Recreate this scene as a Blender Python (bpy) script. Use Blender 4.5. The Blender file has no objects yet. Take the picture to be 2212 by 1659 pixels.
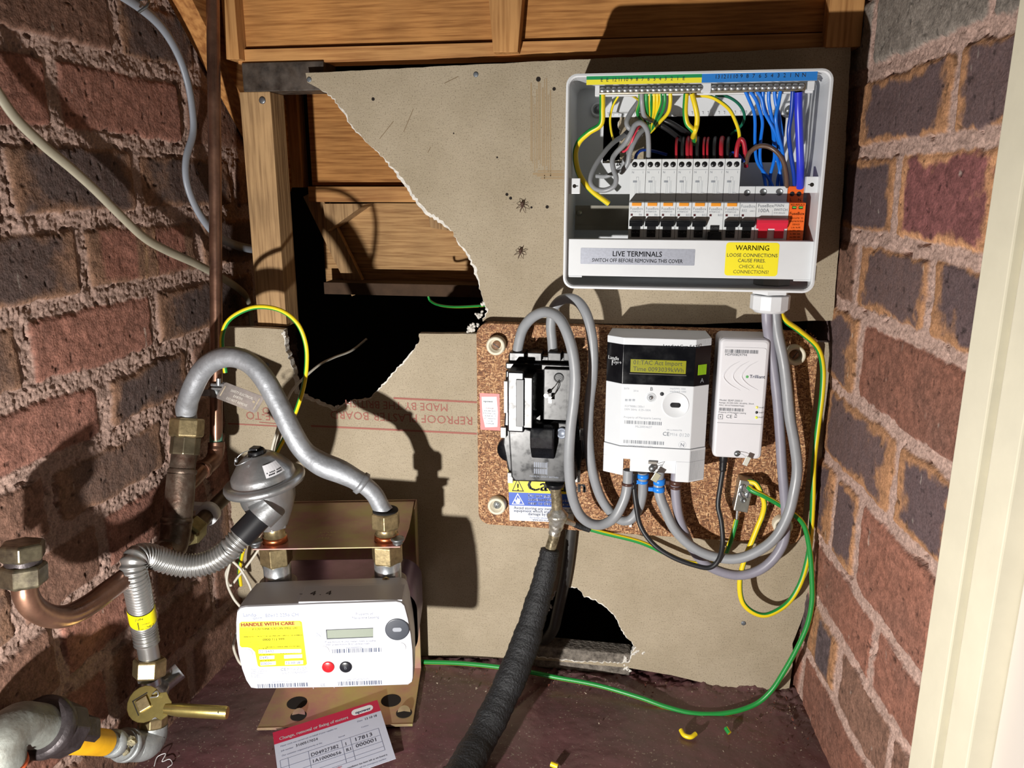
import bpy, bmesh, math, random
import numpy as np
from mathutils import Vector, Matrix
random.seed(7)
SC = bpy.context.scene
COL = SC.collection
# ------------------------------------------------------------------ camera, light, world, exposure
F = 1700.0; YAW = math.radians(9.2); PIT = math.radians(14.2); CAM = Vector((0.25, -1.0, 1.5))
fw = Vector((-math.sin(YAW)*math.cos(PIT), math.cos(YAW)*math.cos(PIT), -math.sin(PIT)))
rt = Vector((math.cos(YAW), math.sin(YAW), 0)); up = rt.cross(fw)
cd = bpy.data.cameras.new('camera'); cam = bpy.data.objects.new('camera', cd); COL.objects.link(cam)
cd.sensor_fit = 'HORIZONTAL'; cd.sensor_width = 36; cd.lens = 36*F/2212; cd.clip_start = 0.01
cam.matrix_world = Matrix(((rt.x, up.x, -fw.x, CAM.x), (rt.y, up.y, -fw.y, CAM.y), (rt.z, up.z, -fw.z, CAM.z), (0, 0, 0, 1)))
SC.camera = cam
def ray(px, py): return fw + rt*((px-1106)/F) + up*((829.5-py)/F)
def at(px, py, y=0.0):
    d = ray(px, py); return CAM + d*((y-CAM.y)/d.y)
def atz(px, py, z):
    d = ray(px, py); return CAM + d*((z-CAM.z)/d.z)
def atx(px, py, x):
    d = ray(px, py); return CAM + d*((x-CAM.x)/d.x)
w = bpy.data.worlds.new('world'); SC.world = w; w.use_nodes = True
w.node_tree.nodes['Background'].inputs[0].default_value = (1.0, 0.86, 0.7, 1)
w.node_tree.nodes['Background'].inputs[1].default_value = 0.035
ld = bpy.data.lights.new('torch', 'SPOT'); lo = bpy.data.objects.new('torch_light', ld); COL.objects.link(lo)
ld.energy = 50; ld.shadow_soft_size = 0.011; ld.spot_size = math.radians(150); ld.spot_blend = 1.0; ld.color = (1.0, 0.965, 0.92)
lo.location = (-0.09, -0.90, 1.02)
lo.rotation_euler = (at(1330, 700, 0.0)-lo.location).to_track_quat('-Z', 'Y').to_euler()
SC.view_settings.view_transform = 'Standard'; SC.view_settings.look = 'None'
SC.view_settings.exposure = 0.0; SC.view_settings.gamma = 1.0; SC.view_settings.use_curve_mapping = False
# ------------------------------------------------------------------ helpers
def srgb(c):
    if isinstance(c, str): c = tuple(int(c[i:i+2], 16) for i in (0, 2, 4))
    return tuple(((v/255)/12.92 if v/255 <= 0.04045 else ((v/255+0.055)/1.055)**2.4) for v in c)
MC = {}
def mat(name, col, rough=0.5, metal=0.0, var=0.0, vscale=40.0, bump=0.0, bscale=150.0, col2=None, stretch=None, coat=0.0, attr=None, spec=None, rvar=0.0):
    if name in MC: return MC[name]
    m = bpy.data.materials.new(name); m.use_nodes = True; nt = m.node_tree; N = nt.nodes; L = nt.links
    b = N['Principled BSDF']; c = srgb(col)
    b.inputs['Base Color'].default_value = (*c, 1); b.inputs['Roughness'].default_value = rough; b.inputs['Metallic'].default_value = metal
    if coat: b.inputs['Coat Weight'].default_value = coat
    if spec is not None: b.inputs['Specular IOR Level'].default_value = spec
    tc = N.new('ShaderNodeTexCoord'); src = tc.outputs['Object']
    if stretch:
        mp = N.new('ShaderNodeMapping'); mp.inputs['Scale'].default_value = stretch; L.new(src, mp.inputs[0]); src = mp.outputs[0]
    if var or col2:
        n = N.new('ShaderNodeTexNoise'); n.inputs['Scale'].default_value = vscale; n.inputs['Detail'].default_value = 6; n.inputs['Roughness'].default_value = 0.65; L.new(src, n.inputs[0])
        r = N.new('ShaderNodeValToRGB'); L.new(n.outputs[0], r.inputs[0])
        c2 = srgb(col2) if col2 else tuple(v*(1-var) for v in c); c3 = c if col2 else tuple(min(1, v*(1+var*0.6)) for v in c)
        r.color_ramp.elements[0].position = 0.32; r.color_ramp.elements[1].position = 0.68
        r.color_ramp.elements[0].color = (*c2, 1); r.color_ramp.elements[1].color = (*c3, 1)
        L.new(r.outputs[0], b.inputs['Base Color'])
    if rvar:
        n3 = N.new('ShaderNodeTexNoise'); n3.inputs['Scale'].default_value = vscale*1.7; n3.inputs['Detail'].default_value = 4; L.new(src, n3.inputs[0])
        mr = N.new('ShaderNodeMapRange'); mr.inputs[1].default_value = 0.3; mr.inputs[2].default_value = 0.7; mr.inputs[3].default_value = rough-rvar; mr.inputs[4].default_value = rough+rvar
        L.new(n3.outputs[0], mr.inputs[0]); L.new(mr.outputs[0], b.inputs['Roughness'])
    if bump:
        n2 = N.new('ShaderNodeTexNoise'); n2.inputs['Scale'].default_value = bscale; n2.inputs['Detail'].default_value = 5; L.new(src, n2.inputs[0])
        bp = N.new('ShaderNodeBump'); bp.inputs['Strength'].default_value = 1.0; bp.inputs['Distance'].default_value = bump; L.new(n2.outputs[0], bp.inputs['Height']); L.new(bp.outputs[0], b.inputs['Normal'])
    MC[name] = m; return m
def wood(name, light, dark, axis, scale=1.0, rough=0.75):
    if name in MC: return MC[name]
    m = bpy.data.materials.new(name); m.use_nodes = True; nt = m.node_tree; N = nt.nodes; L = nt.links; b = N['Principled BSDF']; b.inputs['Roughness'].default_value = rough
    tc = N.new('ShaderNodeTexCoord'); mp = N.new('ShaderNodeMapping'); s = [230*scale]*3; s['XYZ'.index(axis)] = 12*scale; mp.inputs['Scale'].default_value = s; L.new(tc.outputs['Object'], mp.inputs[0])
    n = N.new('ShaderNodeTexNoise'); n.inputs['Scale'].default_value = 1.0; n.inputs['Detail'].default_value = 4; L.new(mp.outputs[0], n.inputs[0])
    mp2 = N.new('ShaderNodeMapping'); s2 = [22*scale]*3; s2['XYZ'.index(axis)] = 0.9*scale; mp2.inputs['Scale'].default_value = s2; L.new(tc.outputs['Object'], mp2.inputs[0])
    n2 = N.new('ShaderNodeTexNoise'); n2.inputs['Scale'].default_value = 1.0; n2.inputs['Detail'].default_value = 2; L.new(mp2.outputs[0], n2.inputs[0])
    wv = N.new('ShaderNodeMath'); wv.operation = 'MULTIPLY'; wv.inputs[1].default_value = 60; L.new(n2.outputs[0], wv.inputs[0])
    sn = N.new('ShaderNodeMath'); sn.operation = 'SINE'; L.new(wv.outputs[0], sn.inputs[0])
    ml = N.new('ShaderNodeMath'); ml.operation = 'MULTIPLY_ADD'; ml.inputs[1].default_value = 0.07; L.new(sn.outputs[0], ml.inputs[0]); L.new(n.outputs[0], ml.inputs[2])
    r = N.new('ShaderNodeValToRGB'); L.new(ml.outputs[0], r.inputs[0]); r.color_ramp.elements[0].position = 0.28; r.color_ramp.elements[1].position = 0.62
    r.color_ramp.elements[0].color = (*srgb(dark), 1); r.color_ramp.elements[1].color = (*srgb(light), 1)
    n4 = N.new('ShaderNodeTexNoise'); n4.inputs['Scale'].default_value = 9; n4.inputs['Detail'].default_value = 5; L.new(tc.outputs['Object'], n4.inputs[0])
    mr = N.new('ShaderNodeMapRange'); mr.inputs[1].default_value = 0.3; mr.inputs[2].default_value = 0.7; mr.inputs[3].default_value = 0.72; mr.inputs[4].default_value = 1.12; L.new(n4.outputs[0], mr.inputs[0])
    vm = N.new('ShaderNodeVectorMath'); vm.operation = 'SCALE'; L.new(r.outputs[0], vm.inputs[0]); L.new(mr.outputs[0], vm.inputs['Scale']); L.new(vm.outputs[0], b.inputs['Base Color'])
    bp = N.new('ShaderNodeBump'); bp.inputs['Distance'].default_value = 0.0006; L.new(ml.outputs[0], bp.inputs['Height']); L.new(bp.outputs[0], b.inputs['Normal'])
    MC[name] = m; return m
def V(*a): return Vector(a if len(a) > 1 else a[0])
class MB:
    def __init__(s, T=None): s.v = []; s.f = []; s.m = []; s.s = []; s.T = T
    def add(s, vs, fs, m=0, smooth=False):
        o = len(s.v); T = s.T
        for p in vs:
            p = Vector(p); s.v.append(T @ p if T is not None else p)
        for k, f in enumerate(fs):
            s.f.append(tuple(i+o for i in f)); s.m.append(m[k] if isinstance(m, (list, tuple)) else m); s.s.append(smooth)
        return s
    def box(s, x0, x1, y0, y1, z0, z1, m=0, bev=0.0):
        vs = [(x, y, z) for x in (x0, x1) for y in (y0, y1) for z in (z0, z1)]
        fs = [(0, 1, 3, 2), (4, 6, 7, 5), (0, 4, 5, 1), (2, 3, 7, 6), (0, 2, 6, 4), (1, 5, 7, 3)]
        if bev:
            t = MB(); t.add(vs, fs, m); t.bevel(bev); return s.add(t.v, t.f, t.m, False)
        return s.add(vs, fs, m)
    def bevel(s, w, seg=2, ang=30):
        bm = bmesh.new(); bv = [bm.verts.new(p) for p in s.v]
        for f, m, sm in zip(s.f, s.m, s.s):
            try: q = bm.faces.new([bv[i] for i in f]); q.material_index = m; q.smooth = sm
            except ValueError: pass
        bm.normal_update(); bmesh.ops.recalc_face_normals(bm, faces=bm.faces[:])
        es = [e for e in bm.edges if len(e.link_faces) == 2 and e.calc_face_angle(0) > math.radians(ang)]
        bmesh.ops.bevel(bm, geom=es, offset=w, segments=seg, profile=0.6, affect='EDGES', clamp_overlap=True)
        bm.verts.index_update(); s.v = [v.co.copy() for v in bm.verts]; s.f = [tuple(v.index for v in f.verts) for f in bm.faces]
        s.m = [f.material_index for f in bm.faces]; s.s = [f.smooth for f in bm.faces]; bm.free(); return s
    def prism(s, pts, O, U, Vv, Nn, m=0, ms=None, smooth=False):
        """closed polygon pts (u,v) in the plane O+uU+vV, extruded by vector Nn"""
        O = Vector(O); U = Vector(U); Vv = Vector(Vv); Nn = Vector(Nn); n = len(pts)
        a = [O+U*p[0]+Vv*p[1] for p in pts]; b = [p+Nn for p in a]
        fs = [tuple(range(n)), tuple(range(2*n-1, n-1, -1))]+[(i, (i+1) % n, n+(i+1) % n, n+i) for i in range(n)]
        return s.add(a+b, fs, [m, m]+[m if ms is None else ms]*n)
    def tube(s, pts, r, seg=12, m=0, cap=True, mf=None, flat=None, updir=None):
        pts = [Vector(p) for p in pts]; n = len(pts); R = r if isinstance(r, (list, tuple)) else [r]*n
        tg = [(pts[min(i+1, n-1)]-pts[max(i-1, 0)]).normalized() for i in range(n)]
        a = Vector(updir) if updir is not None else (Vector((0, 0, 1)) if abs(tg[0].z) < 0.9 else Vector((1, 0, 0)))
        nr = (a-tg[0]*a.dot(tg[0])).normalized(); vs = []
        for i in range(n):
            nr = (nr-tg[i]*nr.dot(tg[i])).normalized(); bn = tg[i].cross(nr)
            for j in range(seg):
                t = 2*math.pi*j/seg; k1 = math.cos(t)*R[i]; k2 = math.sin(t)*R[i]
                if flat: k2 *= flat
                vs.append(pts[i]+nr*k1+bn*k2)
        fs = []; ms = []
        for i in range(n-1):
            for j in range(seg):
                fs.append((i*seg+j, i*seg+(j+1) % seg, (i+1)*seg+(j+1) % seg, (i+1)*seg+j)); ms.append(mf(i, j) if mf else m)
        s.add(vs, fs, ms, True)
        if cap: s.add(vs[:seg], [tuple(range(seg-1, -1, -1))], m); s.add(vs[-seg:], [tuple(range(seg))], m)
        return s
    def lathe(s, prof, O, axis, seg=32, m=0, mf=None, smooth=True, caps=True):
        """prof [(dist along axis, radius)]"""
        O = Vector(O); A = Vector(axis).normalized(); a = Vector((0, 0, 1)) if abs(A.z) < 0.9 else Vector((1, 0, 0)); U = A.cross(a).normalized(); W = A.cross(U)
        vs = []
        for (h, r) in prof:
            for j in range(seg):
                t = 2*math.pi*j/seg; vs.append(O+A*h+U*(math.cos(t)*r)+W*(math.sin(t)*r))
        fs = []; ms = []
        for i in range(len(prof)-1):
            for j in range(seg):
                fs.append((i*seg+j, i*seg+(j+1) % seg, (i+1)*seg+(j+1) % seg, (i+1)*seg+j)); ms.append(mf(i) if mf else m)
        s.add(vs, fs, ms, smooth)
        if caps and prof[0][1] > 1e-5: s.add(vs[:seg], [tuple(range(seg-1, -1, -1))], ms[0])
        if caps and prof[-1][1] > 1e-5: s.add(vs[-seg:], [tuple(range(seg))], ms[-1])
        return s
    def cyl(s, p0, p1, r, r2=None, seg=20, m=0):
        p0 = Vector(p0); p1 = Vector(p1); return s.lathe([(0, r), ((p1-p0).length, r if r2 is None else r2)], p0, p1-p0, seg, m)
    def hexn(s, p0, p1, r, m=0, rot=0.0, ch=0.12, n=6):
        """hexagonal nut body between p0 and p1 with chamfered ends"""
        p0 = Vector(p0); p1 = Vector(p1); A = (p1-p0); L = A.length; A.normalize(); a = Vector((0, 0, 1)) if abs(A.z) < 0.9 else Vector((0, -1, 0))
        U = (a-A*a.dot(A)).normalized(); W = A.cross(U); vs = []
        for h, k in ((0, 1-ch), (L*ch, 1), (L*(1-ch), 1), (L, 1-ch)):
            for j in range(n):
                t = rot+2*math.pi*j/n; vs.append(p0+A*h+(U*math.cos(t)+W*math.sin(t))*r*k)
        fs = [(i*n+j, i*n+(j+1) % n, (i+1)*n+(j+1) % n, (i+1)*n+j) for i in range(3) for j in range(n)]+[tuple(range(n-1, -1, -1)), tuple(range(3*n, 4*n))]
        return s.add(vs, fs, m)
    def quad(s, a, b, c, d, m=0): return s.add([a, b, c, d], [(0, 1, 2, 3)], m)
    def rrect(s, O, U, W, u0, u1, w0, w1, r, m=0, th=None, k=5):
        """rounded flat rectangle, optional thickness vector"""
        pts = []
        for cx, cy, a0 in ((u1-r, w1-r, 0), (u0+r, w1-r, 90), (u0+r, w0+r, 180), (u1-r, w0+r, 270)):
            for i in range(k+1):
                a = math.radians(a0+90*i/k); pts.append((cx+r*math.cos(a), cy+r*math.sin(a)))
        if th is None:
            O = Vector(O); U = Vector(U); W = Vector(W); return s.add([O+U*p[0]+W*p[1] for p in pts], [tuple(range(len(pts)))], m)
        return s.prism(pts, O, U, W, th, m)
    def text(s, t, size, O, U, W, m=0, al='LEFT', bold=0.0, sx=1.0, sp=1.0, fit=None):
        """string t with its baseline start at O, running along U, upright along W"""
        bo = bold; bold = 0.0; key = (t, 0, al, sp)
        if key not in TXT:
            c = bpy.data.curves.new('t', 'FONT'); c.body = t; c.size = 1; c.offset = bold; c.align_x = al; c.resolution_u = 2; c.space_character = sp
            o = bpy.data.objects.new('t', c); COL.objects.link(o); dg = bpy.context.evaluated_depsgraph_get()
            me = bpy.data.meshes.new_from_object(o.evaluated_get(dg)); TXT[key] = ([v.co.xy.copy() for v in me.vertices], [tuple(p.vertices) for p in me.polygons])
            bpy.data.objects.remove(o); bpy.data.curves.remove(c); bpy.data.meshes.remove(me)
        vs, fs = TXT[key]
        if fit: sx = fit/(size*max(p.x for p in vs))
        O = Vector(O); U = Vector(U).normalized(); W = Vector(W).normalized()
        for k in ((0,) if bo < 0.004 else (-.8, 0, .8) if bo < .015 else (-1.2, -.4, .4, 1.2)): s.add([O+U*(p.x*size*sx+k*bo*size*.9)+W*(p.y*size+(k*bo*size*.25)) for p in vs], fs, m)
        return s
    def build(s, name, mats, parent=None, label=None, cat=None, group=None, kind=None, loc=None):
        me = bpy.data.meshes.new(name); o = bpy.data.objects.new(name, me); COL.objects.link(o)
        if parent is not None: org = Vector(ORG[parent.name])
        else:
            if loc is None:
                xs = [p for p in s.v]; loc = Vector(((min(p.x for p in xs)+max(p.x for p in xs))/2, (min(p.y for p in xs)+max(p.y for p in xs))/2, min(p.z for p in xs)))
            org = Vector(loc); o.location = org
        ORG[o.name] = org
        me.from_pydata([tuple(p-org) for p in s.v], [], s.f)
        ml = mats if isinstance(mats, (list, tuple)) else [mats]
        for q in ml: me.materials.append(q)
        me.polygons.foreach_set('material_index', s.m); me.polygons.foreach_set('use_smooth', s.s); me.validate(); me.update()
        if parent is not None: o.parent = parent
        if label: o['label'] = label
        if cat: o['category'] = cat
        if group: o['group'] = group
        if kind: o['kind'] = kind
        return o
TXT = {}; ORG = {}
def empty(name, loc, label, cat, group=None):
    o = bpy.data.objects.new(name, None); COL.objects.link(o); o.location = loc; o.empty_display_size = 0.02
    ORG[o.name] = Vector(loc); o['label'] = label; o['category'] = cat
    if group: o['group'] = group
    return o
def spline(P, n=8):
    P = [Vector(p) for p in P]; out = []
    Q = [P[0]*2-P[1]]+P+[P[-1]*2-P[-2]]
    for i in range(1, len(Q)-2):
        a, b, c, d = Q[i-1:i+3]
        for k in range(n):
            t = k/n; out.append(0.5*((2*b)+(c-a)*t+(2*a-5*b+4*c-d)*t*t+(3*b-3*c+d-a)*t**3))
    out.append(P[-1]); return out
def lp(L3, n=8): return spline([at(*p) for p in L3], n)
def fill2d(polys, y0, y1, name, mats, mfun=None, **kw):
    """flat jagged shape with holes in the x-z plane between y0 and y1"""
    c = bpy.data.curves.new('f', 'CURVE'); c.dimensions = '2D'; c.fill_mode = 'BOTH'; c.extrude = (y1-y0)/2
    for pts in polys:
        sp = c.splines.new('POLY'); sp.points.add(len(pts)-1); sp.use_cyclic_u = True
        for q, p in zip(sp.points, pts): q.co = (p[0], p[1], 0, 1)
    o = bpy.data.objects.new('f', c); COL.objects.link(o); dg = bpy.context.evaluated_depsgraph_get(); me = bpy.data.meshes.new_from_object(o.evaluated_get(dg))
    b = MB(); b.add([(v.co.x, (y0+y1)/2-v.co.z, v.co.y) for v in me.vertices], [tuple(p.vertices)[::-1] for p in me.polygons], 0)
    bpy.data.objects.remove(o); bpy.data.curves.remove(c); bpy.data.meshes.remove(me)
    if mfun:
        for i, f in enumerate(b.f):
            a, q, r_ = (b.v[f[k]] for k in range(3)); b.m[i] = mfun((q-a).cross(r_-a))
    return b.build(name, mats, **kw)
def jag(pts, amp, step=0.004, seed=0, closed=False):
    rg = random.Random(seed); out = []
    n = len(pts); rng = range(n if closed else n-1)
    for i in rng:
        a = Vector(pts[i]); b = Vector(pts[(i+1) % n]); L = (b-a).length; k = max(1, int(L/step)); nn = Vector((-(b-a).y, (b-a).x)).normalized() if L > 0 else Vector((0, 0))
        for j in range(k):
            p = a.lerp(b, j/k); out.append(p+nn*(rg.uniform(-amp, amp) if j else rg.uniform(-amp, amp)*0.5))
    if not closed: out.append(Vector(pts[-1]))
    return out
def xz(px, py, y=0.0): p = at(px, py, y); return (p.x, p.z)
# ------------------------------------------------------------------ brick walls (real relief, bricks in the mesh)
def vnoise(x, y, seed, per=257):
    g = np.random.RandomState(seed).rand(per, per); xi = np.floor(x).astype(int); yi = np.floor(y).astype(int); fx = x-xi; fy = y-yi
    fx = fx*fx*(3-2*fx); fy = fy*fy*(3-2*fy); a = g[xi % per, yi % per]; b = g[(xi+1) % per, yi % per]; c = g[xi % per, (yi+1) % per]; d = g[(xi+1) % per, (yi+1) % per]
    return (a*(1-fx)+b*fx)*(1-fy)+(c*(1-fx)+d*fx)*fy-0.5
def fbm(x, y, sc, seed, octv=4, gain=0.55):
    o = 0; a = 1; t = 0
    for k in range(octv): o = o+a*vnoise(x*sc*2**k+17*k, y*sc*2**k+9*k, seed+k); t += a; a *= gain
    return o/t*2
XL = -0.3282
CR = Vector((0.4854, 0.0)); AR = math.radians(5.5); DR = Vector((-math.sin(AR), math.cos(AR))); NR = Vector((DR.y, -DR.x))
def sL(px, py): return atx(px, py, XL).y
def sR(px, py):
    d = ray(px, py); k = NR.dot(CR-CAM.xy); t = k/NR.dot(d.xy); p = CAM+d*t; return (p.xy-CR).dot(DR)
def wallR(px, py, off=0.0):
    d = ray(px, py); k = NR.dot(CR-CAM.xy)-off; t = k/NR.dot(d.xy); return CAM+d*t
def sstep(a, b, x): t = np.clip((x-a)/(b-a), 0, 1); return t*t*(3-2*t)
def brick_wall(name, s0, s1, z0, z1, beds, perps, styles, place, seed, rough, label, mort, res=0.0014, depth=0.0035):
    ns = int((s1-s0)/res); nz = int((z1-z0)/res); S, Zg = np.meshgrid(np.linspace(s0, s1, ns), np.linspace(z0, z1, nz), indexing='ij')
    Sw = S+fbm(S, Zg, 18, seed)*0.005+fbm(S, Zg, 80, seed+5)*0.0030; Zw = Zg+fbm(S, Zg, 9, seed+11)*0.005+fbm(S, Zg, 70, seed+15)*0.0034
    D = np.full(S.shape, -1.0); BI = np.full(S.shape, -1, int); U = np.zeros(S.shape); Wc = np.zeros(S.shape); st = []; HB = []
    rg = random.Random(seed)
    for i in range(len(beds)-1):
        zt, zb = beds[i], beds[i+1]; pp = sorted(perps[i]); pp = [s0-0.12]+pp+[s1+0.12]
        # fill long gaps with more joints
        q = [pp[0]]
        for b in pp[1:]:
            g = b-q[-1]; n = max(1, round(g/0.2)) if g > 0.29 else 1
            if pp.index(b) == len(pp)-1 or q[-1] == pp[0]: n = max(1, round(g/0.21)) if g > 0.27 else 1
            a = q[-1]
            for k in range(1, n+1): q.append(a+g*k/n)
        for a, b in zip(q[:-1], q[1:]):
            idx = len(st); key = (i, len([p for p in sorted(perps[i]) if p <= (a+b)/2]))
            st.append(styles.get(key, rg.choice(['red', 'red', 'dark', 'dark', 'stripe', 'brown']))); hb = rg.uniform(0.0055, 0.0085)*rough
            cs = (a+b)/2; hs = (b-a)/2-hb; cz = (zt+zb)/2; hz = (zt-zb)/2-hb*1.15; r = 0.007
            ds = np.abs(Sw-cs)-hs+r; dz = np.abs(Zw-cz)-hz+r
            d = -(np.minimum(np.maximum(ds, dz), 0)+np.hypot(np.maximum(ds, 0), np.maximum(dz, 0))-r)
            k = (d > D) & (np.abs(S-cs) < hs+0.03) & (np.abs(Zg-cz) < hz+0.03)
            D[k] = d[k]; BI[k] = idx; U[k] = ((Sw-cs)/hs)[k]; Wc[k] = ((Zw-cz)/hz)[k]; HB.append((rg.uniform(-0.0015, 0.0012), rg.uniform(-1, 1)*0.0012, rg.uniform(-1, 1)*0.001))
    f1 = fbm(S, Zg, 60, seed+21); f2 = fbm(S, Zg, 220, seed+31, 3); f3 = fbm(S, Zg, 14, seed+41)
    inb = sstep(0.0, 0.0034, D+f2*0.0012+f1*0.0012)
    hbr = -np.abs(np.clip(0.006-D, 0, .006))*0.35+fbm(S, Zg, 22, seed+22)*0.0012+np.array([h[0] for h in HB])[BI]+np.array([h[1] for h in HB])[BI]*U+np.array([h[2] for h in HB])[BI]*Wc+f1*0.0009+f2*0.0005
    pit = np.clip(fbm(S, Zg, 130, seed+51, 2)-0.52, 0, 1)*-0.006
    hmo = -depth+fbm(S, Zg, 40, seed+61, 5, 0.72)*0.0046*rough+np.abs(fbm(S, Zg, 150, seed+71, 3, 0.7))*0.0036*rough-0.0006
    crack = np.where(np.abs(fbm(S, Zg, 16, seed+75, 3)) < 0.05, -0.005, 0)*sstep(-0.0035, -0.0005, -np.abs(D+.001))
    H = inb*(hbr+pit)+(1-inb)*(hmo+crack)
    tb = {'red': 0, 'dark': 1, 'stripe': 2, 'brown': 3, 'grey': 4, 'pinkheart': 5}; T = np.array([tb[x] for x in st])[BI]
    A = lambda h: np.array(srgb(h))
    red, rim, drk, brn, gry, yel, pur = A('8c6052'), A('886854'), A('4a4240'), A('785a4c'), A('827a72'), A('a88664'), A('6e4844')
    if seed == 300: rim, drk, red = A('a87c5a'), A('54484a'), A('92604e')
    rnd = np.array([rg.uniform(-1, 1) for _ in st])[BI]
    n1 = (f3*0.5+0.5)[..., None]; base = red*(1-n1)+A('7a584c')*n1
    base = base*(1+0.16*rnd[..., None])
    e = np.maximum(np.abs(U)**3*1.0, np.abs(Wc)**3*0.9); heart = sstep(*((0.62, 0.34) if seed == 300 else (0.80, 0.22)), e+fbm(S, Zg, 24, seed+81)*0.42+fbm(S, Zg, 90, seed+83, 3)*0.22)[..., None]*np.array([rg.uniform(.92 if seed == 300 else .6, 1) for _ in st])[BI][..., None]
    sp = np.clip(fbm(S, Zg, 170, seed+95, 2)*2.2, -1, 1)[..., None]
    c_dark = (rim*0.9*(1-heart)+(drk*(1-0.25*sp)+pur*0.12)*heart)
    c_ph = (rim*1.25*(1-heart)+A('74464a')*heart)
    uu = np.abs(U+f3*.10); bk = (sstep(.34, .24, np.abs(uu-.48))*sstep(1.0, .7, np.abs(Wc)+f1*.2))[..., None]; yk = (sstep(.05, .0, np.abs(np.abs(U-.08+f3*.06)-.10))*.6)[..., None]; c_st = (rim*.85*(1-yk)+yel*.85*yk)*(1-bk)+np.where((rnd > -.2)[..., None], drk*1.1, red*.95)*bk
    col = np.where((T == 1)[..., None], c_dark, np.where((T == 2)[..., None], c_st, np.where((T == 3)[..., None], brn*(0.85+0.3*n1), np.where((T == 4)[..., None], gry*(0.8+0.4*n1), np.where((T == 5)[..., None], c_ph, base)))))
    col = col*(1+0.20*sp+0.10*f1[..., None]); col = np.where((pit < -0.0004)[..., None], col*0.45, col)
    wht = sstep(0.62, 0.85, fbm(S, Zg*0.45, 120, seed+101, 3))[..., None]; col = col*(1-0.45*wht)+A('c8c0b4')*0.45*wht
    mo = A(mort)*(0.92+0.28*fbm(S, Zg, 100, seed+111, 4, 0.7)[..., None])
    col = col*inb[..., None]+mo*(1-inb[..., None]); col = np.clip(col, 0.004, 0.8)
    P = place(S, Zg, H); P = P.reshape(-1, 3); C4 = np.ones((P.shape[0], 4), np.float32); C4[:, :3] = col.reshape(-1, 3)
    I = np.arange(ns*nz).reshape(ns, nz); q = np.stack([I[:-1, :-1], I[1:, :-1], I[1:, 1:], I[:-1, 1:]], -1).reshape(-1, 4)
    me = bpy.data.meshes.new(name); me.vertices.add(len(P)); me.vertices.foreach_set('co', P.astype(np.float32).ravel())
    me.loops.add(q.size); me.loops.foreach_set('vertex_index', q.ravel().astype(np.int32)); me.polygons.add(len(q))
    me.polygons.foreach_set('loop_start', np.arange(0, q.size, 4, dtype=np.int32)); me.polygons.foreach_set('loop_total', np.full(len(q), 4, np.int32)); me.update(calc_edges=True)
    me.polygons.foreach_set('use_smooth', np.ones(len(q), bool))
    ca = me.color_attributes.new('brick', 'FLOAT_COLOR', 'POINT'); ca.data.foreach_set('color', C4.ravel())
    o = bpy.data.objects.new(name, me); COL.objects.link(o); o['label'] = label; o['category'] = 'wall'; o['kind'] = 'structure'
    if 'brick' not in MC:
        m = bpy.data.materials.new('brick'); m.use_nodes = True; N = m.node_tree.nodes; L = m.node_tree.links; b = N['Principled BSDF']; b.inputs['Roughness'].default_value = 0.9; b.inputs['Specular IOR Level'].default_value = 0.25
        a = N.new('ShaderNodeVertexColor'); a.layer_name = 'brick'; tc = N.new('ShaderNodeTexCoord')
        n = N.new('ShaderNodeTexNoise'); n.inputs['Scale'].default_value = 420; n.inputs['Detail'].default_value = 5; L.new(tc.outputs['Object'], n.inputs[0])
        mr = N.new('ShaderNodeMapRange'); mr.inputs[1].default_value = 0.3; mr.inputs[2].default_value = 0.7; mr.inputs[3].default_value = 0.72; mr.inputs[4].default_value = 1.28; L.new(n.outputs[0], mr.inputs[0])
        vm = N.new('ShaderNodeVectorMath'); vm.operation = 'SCALE'; L.new(a.outputs[0], vm.inputs[0]); L.new(mr.outputs[0], vm.inputs['Scale']); L.new(vm.outputs[0], b.inputs['Base Color'])
        bp = N.new('ShaderNodeBump'); bp.inputs['Distance'].default_value = 0.0009; L.new(n.outputs[0], bp.inputs['Height']); L.new(bp.outputs[0], b.inputs['Normal']); MC['brick'] = m
    me.materials.append(MC['brick']); ORG[o.name] = Vector((0, 0, 0)); return o
bedsL = [1.89, 1.80, 1.715, 1.631, 1.545, 1.463, 1.381, 1.300, 1.225, 1.148, 1.070, 0.985, 0.90, 0.80]
pL = [[], [sL(120, -40)], [sL(253, 60), sL(420, 40)], [sL(118, 190), sL(400, 260)], [sL(8, 380), sL(300, 400), sL(505, 400)], [sL(178, 560), sL(430, 530)], [sL(52, 740), sL(338, 680)],
      [sL(225, 860), sL(415, 800)], [sL(95, 930), sL(358, 930)], [sL(222, 1130), sL(20, 1190)], [sL(110, 1270), sL(330, 1200)], [sL(230, 1400)], [sL(100, 1560), sL(420, 1500)]]
stL = {(2, 0): 'brown', (2, 1): 'dark', (2, 2): 'brown', (3, 0): 'red', (3, 1): 'red', (3, 2): 'brown', (4, 0): 'brown', (4, 1): 'dark', (4, 2): 'dark', (4, 3): 'dark', (5, 0): 'dark', (5, 1): 'stripe', (5, 2): 'dark',
       (6, 0): 'dark', (6, 1): 'red', (6, 2): 'dark', (7, 0): 'red', (7, 1): 'dark', (7, 2): 'brown', (8, 0): 'brown', (8, 1): 'dark', (8, 2): 'brown', (9, 1): 'brown', (9, 2): 'red', (10, 0): 'brown', (10, 1): 'red', (11, 0): 'red', (11, 1): 'brown'}
brick_wall('wall_left', -0.66, 0.26, 0.80, 1.89, bedsL, pL, stL, lambda S, Z, H: np.stack([XL+H, S, Z], -1), 100, 1.0, 'rough red and burnt brick side wall left of the gas pipes', 'a0867a')
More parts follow.
